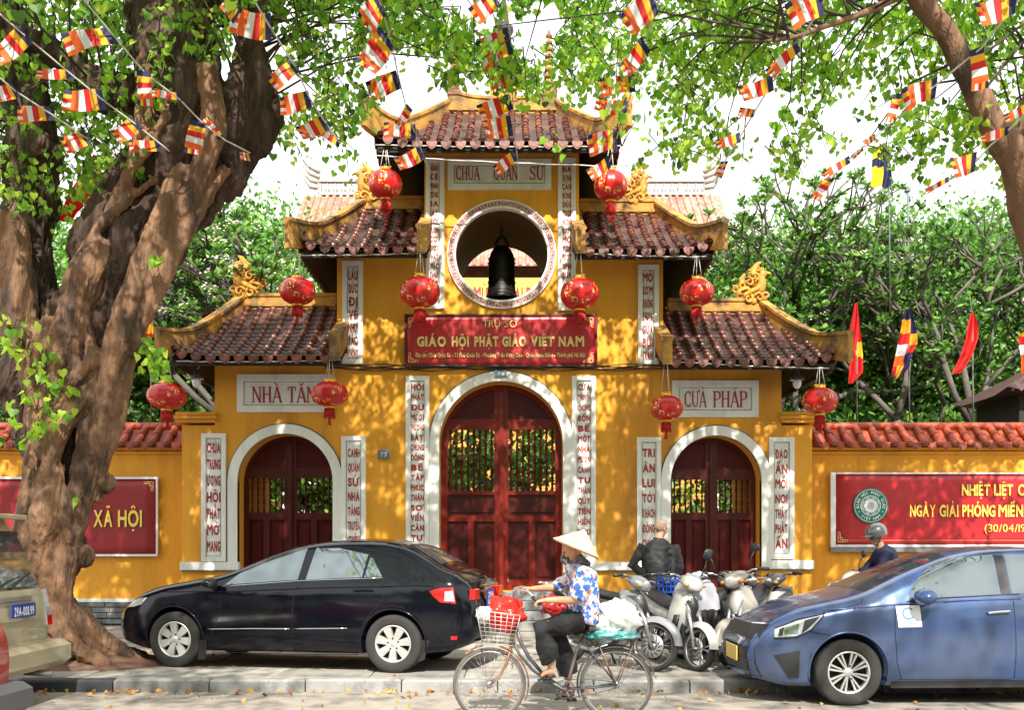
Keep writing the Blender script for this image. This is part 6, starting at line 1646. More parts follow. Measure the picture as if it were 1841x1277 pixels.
# local axis x runs from nose to tail; flank -y faces the street
c0 = Vector((gx(310, 12.05), 12.05, 0)); ux = Vector((math.cos(yaw), math.sin(yaw), 0)); uy = Vector((-math.sin(yaw), math.cos(yaw), 0))
loc = c0 - ux * sx(310) + uy * .88 + Vector((0, 0, .12))
sedan = Car('parked_car', 'glossy black saloon car parked in front of the left doorway', 'car', loc, yaw, 4.36, top, bot, plan, [(0, .8), (1.3, .93), (3, .965), (4.36, 1.0)], P_blk, wheels=(sx(310), sx(702)), wr=.32, fx=.2, rx=.1)
S_ = sedan; S_.common((sx(310), sx(702)), .32, 'seven', .205)
S_.patch('side_window', [sq(402, 1050), sq(534, 1041)], [sq(407, 1046), sq(430, 1026), sq(470, 1004), sq(505, 990), sq(542, 984)], M_glass, .004)
S_.patch('side_window', [sq(548, 1041), sq(646, 1037)], [sq(558, 983), sq(600, 984), sq(652, 996)], M_glass, .004)
S_.patch('quarter_window', [sq(650, 1037), sq(681, 1036)], [sq(656, 1001), sq(661, 1003)], M_glass, .004, 6, 5)
S_.toppatch('windscreen', 1.42, 2.18, M_glass, .07); S_.toppatch('rear_window', 3.42, 3.93, M_glass, .09)
M_seam = mat('panel_gap', (.003, .003, .003), .8, flat=True)
for pts in ([sq(396, 1052), sq(398, 1100), sq(372, 1160), sq(370, 1168)], [sq(545, 1042), sq(531, 1060), sq(528, 1110), sq(528, 1170)], [sq(684, 1038), sq(686, 1075), sq(660, 1108), sq(640, 1170)], [sq(378, 1172), sq(520, 1176), sq(640, 1176)]): S_.line('panel_seam', pts, .004, M_seam, -.001)
S_.line('chrome_strip', [sq(374, 1130), sq(450, 1129), sq(524, 1129)], .0075, M_chrome, .004); S_.line('chrome_strip', [sq(531, 1129), sq(625, 1128)], .0075, M_chrome, .004)
S_.line('window_trim', [sq(398, 1053), sq(536, 1043), sq(682, 1038)], .006, M_chrome, .004)
for px, py in ((502, 1068), (652, 1060)): S_.line('door_handle', [sq(px - 16, py), sq(px, py - 1), sq(px + 16, py)], .013, P_blk, .02)
S_.line('character_line', [sq(300, 1062), sq(420, 1062), sq(560, 1056), sq(760, 1052), sq(800, 1054)], .008, P_blk, -.001)
S_.patch('headlamp', [sq(226, 1092), sq(240, 1091), sq(256, 1086)], [sq(232, 1082), sq(250, 1075), sq(266, 1073)], M_lens, .006)
tl_ = S_.patch('tail_lamp', [sq(798, 1070), sq(815, 1082), sq(852, 1085)], [sq(790, 1062), sq(815, 1057), sq(850, 1056)], M_redl, .008)
S_.patch('reversing_lamp', [sq(826, 1080), sq(850, 1081)], [sq(828, 1063), sq(848, 1062)], M_lens, .012, 8, 5, parent=None)
S_.patch('rear_reflector', [sq(842, 1150), sq(856, 1150)], [sq(840, 1144), sq(856, 1143)], M_redl, .006, 6, 4)
S_.patch('mudflap', [sq(352, 1186), sq(366, 1186)], [sq(356, 1150), sq(372, 1150)], M_black, .01, 4, 4); S_.patch('mudflap', [sq(752, 1192), sq(775, 1186)], [sq(748, 1150), sq(790, 1150)], M_black, .006, 4, 4)
S_.mirror(sx(384), .93, P_blk); S_.mirror(sx(384), .93, P_blk, 1)
xr_ = 4.54 - .02
xplate(S_, 4.355, 0, .80, .33, .2, M_plb, ['29A', '163.28'], M_vw)
mb = MB(); mb.box((4.35, 0, .945), (.03, .7, .035), bev=.01); mb.build('chrome_strip', M_chrome, S_.t, world=False)
for sg in (-1, 1): mb = MB(); mb.box((4.32, sg * .6, .86), (.06, .22, .13), bev=.02); mb.build('tail_lamp', M_redl, S_.t, world=False)
# arch lips
def arch_lip(car, wx, wr, well, m, r=.012):
    for sg in (-1, 1):
        mb = MB(); pts = [car.sp(wx + (well + .004) * math.cos(a), wr + .01 + (well + .004) * math.sin(a), .0, sg) for a in [lerp(-.25, PI + .25, i / 24) for i in range(25)] if wr + .01 + well * math.sin(a) > .2]
        mb.tube(pts, r, 6); mb.build('arch_lip', m, car.t, world=False)
for wx in (sx(310), sx(702)): arch_lip(S_, wx, .32, .37, P_blk)
# ---------------------------------------------------------------- blue car
P_blu = paint('blue_metallic_paint', (.040, .085, .235), .22, dust=(.12, .14, .18), amt=.5, metal=.45)
P_bdk = P_blu
FX0 = 2.28; YFk = 9.9
def kx(px, s_=188.): return (px - CX) / s_ - FX0
def kz(py, s_=188.): return EYE + (HY - py) / s_
def kq(px, py, s_=189.5): return (kx(px, s_), kz(py, s_))
top = [(0, .62), (.03, .74), (.13, .82), (.45, .91), (.9, 1.0), (1.08, 1.04), (1.5, 1.24), (1.95, 1.41), (2.3, 1.475), (2.75, 1.485), (3.2, 1.44), (3.6, 1.32), (3.95, 1.13), (4.25, 1.1), (4.4, .98)]
bot = [(0, .24), (.3, .18), (1, .19), (3.5, .2), (4.4, .3)]
plan = [(0, .58), (.1, .70), (.3, .80), (.6, .855), (1.2, .87), (3.4, .87), (4.1, .82), (4.4, .68)]
wxk = kx(1525, 190)
blue = Car('parked_car', 'blue saloon car at the right kerb with a paper notice on its door', 'car', (FX0, YFk + .87, 0), 0, 4.4, top, bot, plan, [(0, .8), (1.0, .95), (1.6, 1.0), (4.4, 1.06)], P_blu, wheels=(wxk, wxk + 2.57), wr=.315, fx=.16, rx=.08, crown=.035)
K_ = blue; K_.common((wxk, wxk + 2.57), .315, 'double', .2)
K_.patch('side_window', [kq(1632, 1080), kq(1700, 1074), kq(1797, 1069)], [kq(1640, 1056), kq(1662, 1034), kq(1694, 1012), kq(1730, 1003), kq(1797, 998)], M_glass, .005)
K_.patch('side_window', [kq(1817, 1068), kq(1990, 1062)], [kq(1817, 998), kq(1900, 998), kq(1975, 1012)], M_glass, .005)
K_.patch('pillar_cover', [kq(1799, 1070), kq(1815, 1069)], [kq(1799, 999), kq(1815, 999)], M_black, .006, 3, 6)
K_.toppatch('windscreen', 1.12, 1.98, M_glassc, .06); K_.toppatch('rear_window', 3.3, 3.9, M_glass, .08)
for pts in ([kq(1606, 1082), kq(1604, 1130), kq(1608, 1190), kq(1618, 1221)], [kq(1817, 1069), kq(1820, 1150), kq(1820, 1220)], [kq(1612, 1222), kq(1700, 1222), kq(1815, 1222)], [kq(1475, 1103), kq(1510, 1096), kq(1548, 1085), kq(1552, 1078)], [kq(1450, 1135), kq(1475, 1140), kq(1490, 1142)]): K_.line('panel_seam', pts, .004, M_seam, -.001)
K_.line('door_handle', [kq(1769, 1102), kq(1790, 1100), kq(1808, 1099)], .014, M_chrome, .025)
K_.line('character_line', [kq(1480, 1098), kq(1600, 1088), kq(1720, 1080), kq(1830, 1077)], .009, P_blu, -.001)
K_.line('window_trim', [kq(1628, 1082), kq(1700, 1075), kq(1830, 1069)], .007, M_black, .004)
K_.patch('headlamp', [kq(1378, 1143, 184), kq(1420, 1141, 186), kq(1448, 1130, 187)], [kq(1374, 1127, 183), kq(1420, 1114, 186), kq(1474, 1103, 187)], M_lens, .008, 16, 6)
K_.patch('lamp_reflector', [kq(1396, 1138, 185), kq(1422, 1136, 186)], [kq(1394, 1126, 185), kq(1424, 1119, 186)], M_chrome, .014, 6, 4); K_.patch('lamp_bezel', [kq(1384, 1141, 184), kq(1394, 1140, 185)], [kq(1384, 1128, 184), kq(1394, 1125, 185)], M_black, .013, 4, 4); K_.patch('lamp_bezel', [kq(1428, 1137, 186), kq(1440, 1131, 187)], [kq(1436, 1114, 187), kq(1466, 1106, 187)], M_black, .013, 6, 4)
K_.line('headlamp_trim', [kq(1374, 1126, 183), kq(1420, 1112, 186), kq(1474, 1102, 187), kq(1448, 1131, 187), kq(1420, 1143, 186), kq(1378, 1144, 184)], .008, M_black, .008)
K_.patch('fog_lamp_surround', [kq(1410, 1217, 187), kq(1428, 1216, 187)], [kq(1384, 1176, 186), kq(1429, 1168, 187)], M_black, .012, 8, 8)
K_.patch('sill_trim', [kq(1600, 1238), kq(1860, 1236)], [kq(1600, 1226), kq(1860, 1224)], M_black, .004, 10, 4)
K_.patch('paper_notice', [kq(1610, 1128), kq(1652, 1127)], [kq(1606, 1090), kq(1649, 1088)], M_vw, .008, 5, 5, sides=(-1,))
mbn = MB(); 
for k in range(15):
    a0, a1 = R(40 + k * 18.6), R(40 + (k + 1) * 18.6)
    def q(a, r): return K_.sp(kx(1628, 189.5) + r * math.cos(a), kz(1103, 189.5) + r * math.sin(a), .0105)
    mbn.add([q(a0, .045), q(a1, .045), q(a1, .058), q(a0, .058)], [[0, 1, 2, 3]])
for zz in (1116, 1121, 1124): mbn.add([K_.sp(kx(1613, 189.5), kz(zz, 189.5), .0105), K_.sp(kx(1646, 189.5), kz(zz, 189.5), .0105), K_.sp(kx(1646, 189.5), kz(zz, 189.5) + .004, .0105), K_.sp(kx(1613, 189.5), kz(zz, 189.5) + .004, .0105)], [[0, 1, 2, 3]])
mbn.build('notice_print', mat('notice_blue', (.05, .25, .5), .5, flat=True), K_.t, world=False, fixn=False)
K_.mirror(kx(1645), .985, P_blu, -1, 1.35); K_.mirror(kx(1645), .985, P_blu, 1, 1.35)
for wx in (wxk, wxk + 2.57): arch_lip(K_, wx, .315, .37, P_blu)
# nose: grille, lower intake, plate, badge
def nose(car, yl, yh, z0, z1, off, m, name, n=14):
    mb = MB(); V = []
    for j in range(5):
        z = lerp(z0, z1, j / 4)
        for i in range(n + 1):
            y = lerp(yl, yh, i / n)
            # follow the plan curve of the nose at this height
            x = 0
            for _ in range(24):
                if car.W(x, z) >= abs(y): break
                x += .012
            V.append((x + car.xo(x, z) - off, y, z))
    mb.add(V, [[j * (n + 1) + i, j * (n + 1) + i + 1, (j + 1) * (n + 1) + i + 1, (j + 1) * (n + 1) + i] for j in range(4) for i in range(n)], 0, True)
    return mb.build(name, m, car.t, world=False, fixn=False)
nose(K_, -.66, .66, .62, .755, .012, M_black, 'grille'); nose(K_, -.64, .64, .25, .52, .012, M_black, 'lower_intake')
nose(K_, -.66, .66, .758, .772, .018, M_chrome, 'grille_trim')
for k in range(4): nose(K_, -.58, .58, .29 + .035 * k, .298 + .035 * k, .026, M_plate, 'intake_slat')
mb = MB(); mb.box((-.03, 0, .44), (.012, .5, .15), bev=.004); mb.build('number_plate', M_ply, K_.t, world=False)
mb = MB(); mb.lathe([(0, 0), (.055, 0), (.055, .01), (0, .012)], 20, M=Matrix.Translation((-.01, 0, .79)) @ Matrix.Rotation(R(-90), 4, 'Y') @ Matrix.Scale(.6, 4, (1, 0, 0))); mb.build('badge', M_chrome, K_.t, world=False)
mb = MB(); mb.tube([(1.12, -.45, 1.075), (1.2, -.1, 1.115), (1.3, .3, 1.16)], .008, 5); mb.tube([(1.1, .1, 1.075), (1.18, .4, 1.1), (1.3, .62, 1.1)], .008, 5); mb.build('wiper', M_black, K_.t, world=False)
# ---------------------------------------------------------------- beige people carrier, tail towards the frame
P_bei = paint('beige_car_paint', (.42, .36, .22), .3, dust=(.28, .25, .19), amt=.4)
XT = -4.70; L2 = 4.3
top = [(0, .75), (.3, .95), (.9, 1.05), (1.3, 1.35), (1.8, 1.72), (2.3, 1.83), (3.3, 1.85), (4.0, 1.82), (4.2, 1.76), (4.3, 1.68)]
bot = [(0, .3), (.5, .25), (3.8, .25), (4.3, .3)]
plan = [(0, .7), (.3, .8), (.8, .86), (3.6, .87), (4.1, .86), (4.25, .83), (4.3, .80)]
suv = Car('parked_car', 'beige people carrier with a blue number plate, its tail beside the fig trunk', 'car', (XT - L2, 9.84, 0), 0, L2, top, bot, plan, 1.05, P_bei, tumble=.16, rr_=.08, fx=.1, rx=.045, crown=.02, wheels=(.75, 3.35), wr=.34, well=.39)
U_ = suv; U_.common((.75, 3.35), .34, 'seven', .2)
U_.patch('side_window', [(1.5, 1.1), (2.4, 1.1)], [(1.75, 1.6), (2.35, 1.66)], M_glass, .004); U_.patch('side_window', [(2.5, 1.1), (3.3, 1.1)], [(2.45, 1.66), (3.3, 1.66)], M_glass, .004); U_.patch('side_window', [(3.4, 1.1), (4.05, 1.12)], [(3.4, 1.66), (3.95, 1.62)], M_glass, .004)
def tailpanel(car, name, y0, y1, z0, z1, m, off=.01, th=.02, lean=0):
    # panel following the lean of the tail
    mb = MB(); V = []; n = 6
    for d_ in (off, off - th):
        for k in range(n + 1):
            z = lerp(z0, z1, k / n); x = car.L + d_ + car.xo(car.L, z); V += [(x, y0, z), (x, y1, z)]
    o = 2 * (n + 1); Fc = []
    for k in range(n):
        a = 2 * k; Fc += [[a, a + 1, a + 3, a + 2], [o + a + 2, o + a + 3, o + a + 1, o + a], [a, a + 2, o + a + 2, o + a], [a + 1, o + a + 1, o + a + 3, a + 3]]
    Fc += [[0, o, o + 1, 1], [2 * n, 2 * n + 1, o + 2 * n + 1, o + 2 * n]]
    mb.add(V, Fc); return mb.build(name, m, car.t, world=False)
tailpanel(U_, 'tailgate', -.74, .74, .55, 1.09, P_bei, .015, .05)
tailpanel(U_, 'rear_window', -.70, .70, 1.12, 1.62, M_glass, .02, .03)
tailpanel(U_, 'tailgate_frame', -.74, .74, 1.62, 1.66, M_black, .03, .05)
tailpanel(U_, 'plate_recess', -.36, .62, .80, 1.02, P_bei, .028, .02); tailpanel(U_, 'tailgate_handle', -.25, .45, .99, 1.03, M_metal, .045, .03)
xplate(U_, L2 + .045, .18, .90, .48, .13, M_plb, ['29A-008.99'], M_vw)
for y in (-.79, .79):
    tailpanel(U_, 'tail_lamp', y - .05, y + .05, .72, 1.08, M_lens, .03, .07); tailpanel(U_, 'tail_lamp', y - .045, y + .055, .72, .82, M_redl, .034, .07)
mb = MB(); mb.box((L2 + .07, 0, .45), (.28, 1.74, .26), bev=.11); mb.build('rear_bumper', P_bei, U_.t, world=False)
mb = MB(); mb.tube([(L2 - .1, .5, .27), (L2 + .16, .55, .25)], .03, 10); mb.build('exhaust_pipe', M_metal, U_.t, world=False)
mb = MB(); mb.tube([(L2 + .05, -.1, 1.12), (L2 + .0, .3, 1.22), (L2 - .04, .5, 1.25)], [.02, .012, .008], 6); mb.build('wiper', M_black, U_.t, world=False)
mb = MB(); mb.box((L2 - .32, 0, 1.80), (.34, 1.36, .05), bev=.02); mb.build('roof_spoiler', P_bei, U_.t, world=False)
for wx in (.75, 3.35): arch_lip(U_, wx, .34, .39, P_bei)
# ---------------------------------------------------------------- red car at the very edge
P_red = paint('faded_red_paint', (.42, .035, .025), .35, dust=(.3, .1, .08), amt=.4)
top = [(0, .7), (.3, .88), (.9, 1.0), (1.4, 1.3), (1.9, 1.46), (2.6, 1.5), (3.1, 1.42), (3.5, 1.15), (3.62, .9)]
bot = [(0, .28), (.5, .22), (3.2, .22), (3.62, .3)]
plan = [(0, .6), (.3, .78), (.7, .82), (3.0, .82), (3.4, .78), (3.55, .70), (3.62, .62)]
redc = Car('passing_car', 'faded red hatchback, only its tail showing at the lower left corner', 'car', (-3.86 - 3.62, 7.45, 0), 0, 3.62, top, bot, plan, .92, P_red, wheels=(.7, 2.95), wr=.29, rx=.05, well=.34)
R_ = redc; R_.common((.7, 2.95), .29, 'seven', .18)
R_.patch('side_window', [(1.5, .97), (2.3, .97)], [(1.8, 1.34), (2.3, 1.38)], M_glass, .004); R_.patch('side_window', [(2.4, .97), (3.2, 1.0)], [(2.4, 1.38), (2.95, 1.34)], M_glass, .004)
R_.patch('tail_lamp', [(3.3, .78), (3.5, .78)], [(3.28, 1.08), (3.42, 1.08)], M_redl, .01, 6, 5)
mb = MB(); mb.box((3.6, 0, .34), (.26, 1.56, .24), bev=.1); mb.build('rear_bumper', mat('grey_bumper_plastic', (.075, .075, .08), .5, var=.15), R_.t, world=False)
R_.toppatch('rear_window', 3.12, 3.46, M_glass, .08); xplate(R_, 3.66, 0, .62, .33, .16, M_plw, ['30F', '218.47'], M_seam)
for wx in (.7, 2.95): arch_lip(R_, wx, .29, .34, P_red)
# ================================================================== MOTORBIKES
M_brushed = mat('brushed_grey_metal', (.42, .42, .42), .35, metal=.8, var=.15, scale=20)
M_seat = mat('black_seat_vinyl', (.02, .02, .021), .45, var=.2, scale=10)
M_eng = mat('oily_engine_metal', (.12, .115, .11), .5, metal=.5, var=.4, scale=14)
M_mir = mat('mirror_glass', (.3, .32, .35), .05, metal=1, flat=True)
M_orl = mat('orange_indicator', (.75, .25, .02), .2, flat=True, coat=1)
def spoked_wheel(parent, c, r, ax, scooter, tyre_w=.075, disc=False, name='wheel', front=True):
    # ax: wheel axle direction
    T = Matrix.Translation(c) @ Vector((0, 0, 1)).rotation_difference(Vector(ax)).to_matrix().to_4x4()
    mb = MB(); w = tyre_w / 2
    mb.lathe([(r * .80, -w * .7), (r * .9, -w * 1.05), (r * .975, -w * .7), (r, 0), (r * .975, w * .7), (r * .9, w * 1.05), (r * .80, w * .7)], 40, M=T)
    wh = mb.build(name, M_tyre, parent, world=False); mb = MB()
    mb.lathe([(r * .82, -w * .75), (r * .76, -w * .6), (r * .74, 0), (r * .76, w * .6), (r * .82, w * .75)], 40, 0, M=T)
    mb.lathe([(0, -w * .9), (r * .12, -w * .9), (r * .12, w * .9), (0, w * .9)], 16, 0, M=T)
    if scooter:
        for k in range(5):
            a = 2 * PI * k / 5 + .3
            for d in (-.16, .16): mb.tube([T @ Vector((r * .1 * math.cos(a + d * 2), r * .1 * math.sin(a + d * 2), 0)), T @ Vector((r * .76 * math.cos(a + d), r * .76 * math.sin(a + d), 0))], [.013, .010], 6)
    else:
        for k in range(28):
            a = 2 * PI * k / 28; sg = 1 if k % 2 else -1; b = a + sg * .5
            mb.tube([T @ Vector((r * .11 * math.cos(b), r * .11 * math.sin(b), sg * w * .8)), T @ Vector((r * .77 * math.cos(a), r * .77 * math.sin(a), 0))], .0025, 3)
    mb.build('rim', M_brushed, wh, world=False)
    if disc:
        mb = MB(); mb.lathe([(r * .2, w * 1.2), (r * .47, w * 1.2), (r * .47, w * 1.35), (r * .2, w * 1.35)], 28, 0, M=T)
        for k in range(12): a = 2 * PI * k / 12; mb.tube([T @ Vector((r * .26 * math.cos(a), r * .26 * math.sin(a), w * 1.38)), T @ Vector((r * .42 * math.cos(a + .3), r * .42 * math.sin(a + .3), w * 1.38))], .006, 4, 1)
        mb.build('brake_disc', [M_brushed, M_hub], wh, world=False)
    return wh
def moto(label, x, y, yaw, c1, c2, kind, steer=0, scale=1.0, rack=False, group='motorbikes parked before the gate', mir=(1,)):
    """faces local +x"""
    t = thing('motorbike', label, 'motorbike', (x, y, .12), yaw, group); t.scale = (scale,) * 3
    sc = kind == 'scooter'; r = .255 if sc else .285; wb = 1.24; fx_, rx_ = .64, -.60
    def B(mb, n, m, p=None): return mb.build(n, m, p or t, world=False)
    spoked_wheel(t, (rx_, 0, r), r, (0, 1, 0), sc, .09, name='rear_wheel')
    # steering group turned about the head
    hd = Vector((.42, 0, .80)); SM = Matrix.Translation(hd) @ Matrix.Rotation(steer, 4, Vector((-.35, 0, 1)).normalized()) @ Matrix.Translation(-hd)
    def SV(p): return SM @ Vector(p)
    ax = (SM.to_3x3() @ Vector((0, -1, 0)))
    spoked_wheel(t, SV((fx_, 0, r)), r, ax, sc, .08, disc=True, name='front_wheel')
    mb = MB()
    for sg in (-1, 1): mb.tube([SV((fx_ + .0, sg * .075, r)), SV((fx_ - .09, sg * .075, r + .28)), SV((.45, sg * .07, .74))], [.02, .024, .024], 8)
    mb.tube([SV((fx_, -.09, r)), SV((fx_, .09, r))], .012, 6); mb.tube([SV((.46, 0, .68)), SV((.37, 0, .98))], .028, 8); B(mb, 'fork', M_brushed)
    # front mudguard hugging the tyre
    mb = MB(); rings = []
    for i in range(13):
        a = lerp(-.05, 2.35, i / 12) + .1; w = .058 * (1 - .35 * abs(i / 12 - .45)); rr = r + .035
        rings.append([SV((fx_ + (rr + h) * math.cos(a), w * q, r + (rr + h) * math.sin(a))) for q, h in ((-1, -.055), (-.85, -.01), (-.4, .012), (.4, .012), (.85, -.01), (1, -.055))])
    mb.loft(rings, 0, True, False, False); B(mb, 'front_mudguard', c1)
    # handlebar cowl with headlamp, grips, mirrors
    mb = MB()
    mb.loft([[SV((.43 + xx + .03 * math.cos(a) * k, .0 + wy * math.cos(a), zz + hz * math.sin(a))) for a in [2 * PI * j / 14 for j in range(14)]] for xx, wy, hz, zz, k in ((-.13, .05, .03, 1.02, 0), (-.08, .13, .06, 1.01, 0), (0.0, .145, .085, .985, 0), (.07, .12, .085, .955, 0), (.12, .07, .055, .935, 0), (.135, .03, .03, .93, 0))], 0, True)
    cw = B(mb, 'headlamp_cowl', c1)
    mb = MB(); mb.ell((0, 0, 0), (.035, .085, .055), 14, 8, M=SM @ Matrix.Translation((.525, 0, .955))); B(mb, 'headlamp', M_lens, cw)
    for sg in (-1, 1):
        mb = MB(); mb.ell((0, 0, 0), (.03, .035, .02), 10, 6, M=SM @ Matrix.Translation((.50, sg * .12, .95))); B(mb, 'indicator', M_orl, cw)
        mb = MB(); mb.tube([SV((.40, sg * .08, 1.02)), SV((.36, sg * .2, 1.06)), SV((.30, sg * .33, 1.05))], .013, 6); B(mb, 'handlebar', M_brushed)
        mb = MB(); mb.tube([SV((.335, sg * .24, 1.06)), SV((.29, sg * .36, 1.045))], [.02, .019], 8); mb.tube([SV((.39, sg * .2, 1.045)), SV((.36, sg * .34, 1.03))], .008, 5); B(mb, 'grip', M_black)
        if sg not in mir: continue
        mb = MB(); mb.tube([SV((.38, sg * .17, 1.06)), SV((.40, sg * .21, 1.18)), SV((.36, sg * .25, 1.27))], .007, 5); o = B(mb, 'mirror_stalk', M_black)
        mb = MB(); mb.ell((0, 0, 0), (.02, .062, .05), 14, 8, M=SM @ Matrix.Translation((.36, sg * .26, 1.30)) @ Matrix.Rotation(R(-12 * sg), 4, 'X')); B(mb, 'mirror', M_black, o)
        mb = MB(); mb.ell((0, 0, 0), (.004, .052, .04), 14, 6, M=SM @ Matrix.Translation((.341, sg * .26, 1.30)) @ Matrix.Rotation(R(-12 * sg), 4, 'X')); B(mb, 'mirror_glass', M_mir, o)
    # leg shield
    mb = MB(); rings = []
    prof = ((.39, .90, .07, .05), (.44, .82, .13, .07), (.47, .70, .19 if sc else .15, .08), (.44, .58, .215 if sc else .17, .07), (.36, .44, .20 if sc else .15, .05), (.26, .30, .15, .04), (.16, .22, .12, .03))
    for (cx_, cz_, hw, th) in prof:
        hw *= 1 if sc else .86
        rings.append([(cx_ + th * (1 - (y_ / hw) ** 2) - .16 * (y_ / hw) ** 2 * (1 if True else 0) + (0 if k else -.03), y_, cz_) for k in (1, 0) for y_ in ([lerp(-hw, hw, i / 8) for i in range(9)] if k else [lerp(hw, -hw, i / 8) for i in range(9)])])
    mb.loft(rings, 0, True); ls = B(mb, 'leg_shield', c1)
    # accent panel on the shield
    mb = MB(); V = []
    for j in range(5):
        z = lerp(.84, .56, j / 4); hw = .085 * (1 - j / 4) + .01
        for i in range(7): yy = lerp(-hw, hw, i / 6); cx_ = pl([(a[1], a[0] + a[3]) for a in prof[::-1]], z); fw = pl([(a[1], a[2]) for a in prof[::-1]], z); V.append((cx_ - (yy / fw) ** 2 * .24 + .008, yy, z))
    mb.add(V, [[j * 7 + i, j * 7 + i + 1, j * 7 + i + 8, j * 7 + i + 7] for j in range(4) for i in range(6)], 0, True); B(mb, 'shield_accent', c2, ls)
    mb = MB()   # black lower cowl and inner shield
    for sg in (-1, 1): mb.loft([[Vector((cx_ + dx_, sg * (y_ + dy_), cz_)) for dx_, dy_ in ((.0, 0), (.07, -.02), (.07, -.05), (0, -.03))] for cx_, y_, cz_ in ((.36, .17, .62), (.33, .19, .50), (.24, .17, .36), (.1, .15, .26))], 0, True)
    mb.box((.40, 0, .52), (.05, .2, .34), bev=.02); mb.ell((.47, 0, .60), (.05, .07, .11), 10, 8); B(mb, 'lower_cowl', M_black)
    # spine, engine, body
    mb = MB(); mb.tube([(.40, 0, .78), (.22, 0, .5), (.0, 0, .40), (-.25, 0, .45), (-.5, 0, .62)], [.05, .06, .07, .07, .05], 8)
    mb.ell((-.02, 0, .30), (.20, .12, .12), 12, 8); mb.ell((.14, 0, .33), (.14, .07, .07), 10, 6); mb.ell((-.42, .07, r), (.24, .05, .09), 10, 6)
    for k in range(4): mb.lathe([(.085, -.004), (.085, .004)], 14, M=Matrix.Translation((.12 + .03 * k, 0, .33)) @ Matrix.Rotation(R(90), 4, 'Y'))
    B(mb, 'engine', M_eng)
    mb = MB(); rings = []
    for (cx_, cz_, hw, hz) in ((.10, .52, .07, .09), (0, .56, .11, .12), (-.2, .60, .13, .13), (-.45, .66, .125, .11), (-.68, .74, .10, .08), (-.88, .80, .06, .045), (-.95, .82, .03, .02)):
        rings.append([(cx_, hw * math.cos(2 * PI * j / 14), cz_ + hz * math.sin(2 * PI * j / 14)) for j in range(14)])
    mb.loft(rings); bd = B(mb, 'side_panel', c1)
    mb = MB(); rings = []
    for (cx_, cz_, hw, hz) in ((.12, .66, .08, .03), (0, .70, .12, .055), (-.2, .735, .135, .06), (-.4, .775, .13, .055), (-.62, .83, .115, .05), (-.78, .87, .08, .03)):
        rings.append([(cx_, hw * math.cos(2 * PI * j / 14), cz_ + hz * math.sin(2 * PI * j / 14)) for j in range(14)])
    mb.loft(rings); B(mb, 'seat', M_seat)
    mb = MB(); rings = []
    for i in range(9):
        a = lerp(.9, 3.3, i / 8); rr = r + .06; rings.append([(rx_ + (rr + h) * math.cos(a), .06 * q, r + (rr + h) * math.sin(a)) for q, h in ((-1, -.03), (-.6, .0), (.6, 0), (1, -.03))])
    mb.loft(rings, 0, True, False, False); B(mb, 'rear_mudguard', M_black)
    mb = MB(); mb.ell((-.93, 0, .76), (.04, .09, .035), 12, 6); B(mb, 'tail_lamp', M_redl)
    mb = MB(); mb.tube([(.12, -.1, .28), (-.1, -.14, .2), (-.35, -.15, .24), (-.42, -.15, .26)], .02, 8); mb.tube([(-.4, -.15, .26), (-.85, -.16, .36)], [.045, .05], 12); B(mb, 'exhaust', M_brushed)
    mb = MB()
    for sg in (-1, 1): mb.tube([(rx_, sg * .12, r), (-.52, sg * .13, .62)], .022, 8)
    B(mb, 'shock_absorber', M_brushed)
    mb = MB(); mb.tube([(.12, -.28, .29), (.12, .28, .29)], .012, 6); mb.tube([(-.1, .1, .3), (-.05, .22, .02)], .012, 6); B(mb, 'foot_rest', M_black)
    mb = MB()
    for sg in (-1, 1): mb.tube([(-.5, sg * .11, .80), (-.66, sg * .14, .92), (-.9, sg * .12, .95), (-1.0, sg * .05, .95), (-1.02, 0, .95)], .012, 6)
    if rack:
        for k in range(4): mb.tube([(-.62 - .1 * k, -.14, .93 + .01 * k), (-.62 - .1 * k, .14, .93 + .01 * k)], .008, 5)
    B(mb, 'grab_rail', M_brushed)
    if sc:
        mb = MB(); mb.loft([[(cx_, hw * q, cz_ + h) for q, h in ((-1, 0), (1, 0), (1, -.06), (-1, -.06))] for cx_, hw, cz_ in ((.34, .15, .30), (.2, .17, .27), (0, .17, .28), (-.1, .14, .34))], 0, False); B(mb, 'floorboard', M_black)
    return t
P_sil = paint('silver_motorbike_paint', (.30, .31, .33), .28, metal=.3); P_wht = paint('white_motorbike_paint', (.58, .57, .54), .3, dust=(.25, .24, .22), amt=.6); P_crm = paint('champagne_scooter_paint', (.38, .34, .29), .3, metal=.3); P_dgr = paint('dark_grey_motorbike_paint', (.06, .06, .065), .3)
def at(px, Y): return gx(px, Y), Y
x_, y_ = at(1092, 12.1); moto('silver motorbike with spoked wheels and a bare chrome rack, nearest the cyclist', x_, y_, R(-42), P_sil, M_seat, 'moped', R(12), rack=True, mir=())
x_, y_ = at(1212, 12.3); moto('white motorbike with a dark pointed nose panel, grey jacket over its handlebar', x_, y_, R(-74), P_wht, M_seat, 'scooter', R(14), mir=(1,))
x_, y_ = at(1345, 12.55); moto('champagne scooter with a broad rounded front shield, facing left', x_, y_, R(-118), P_crm, P_wht, 'scooter', R(-22), 1.04, mir=(1,))
x_, y_ = at(1440, 13.1); moto('dark grey motorbike leaning behind the nose of the blue car', x_, y_, R(-150), P_dgr, P_wht, 'moped', R(-10), mir=())
x_, y_ = at(1300, 13.6); moto('black scooter in the second row behind the champagne one', x_, y_, R(-60), P_dgr, M_black, 'scooter', R(8), mir=())
x_, y_ = at(1142, 13.3); moto('black motorbike in the second row behind the silver one', x_, y_, R(-30), P_dgr, M_black, 'moped', R(-8), rack=True, mir=(1,))
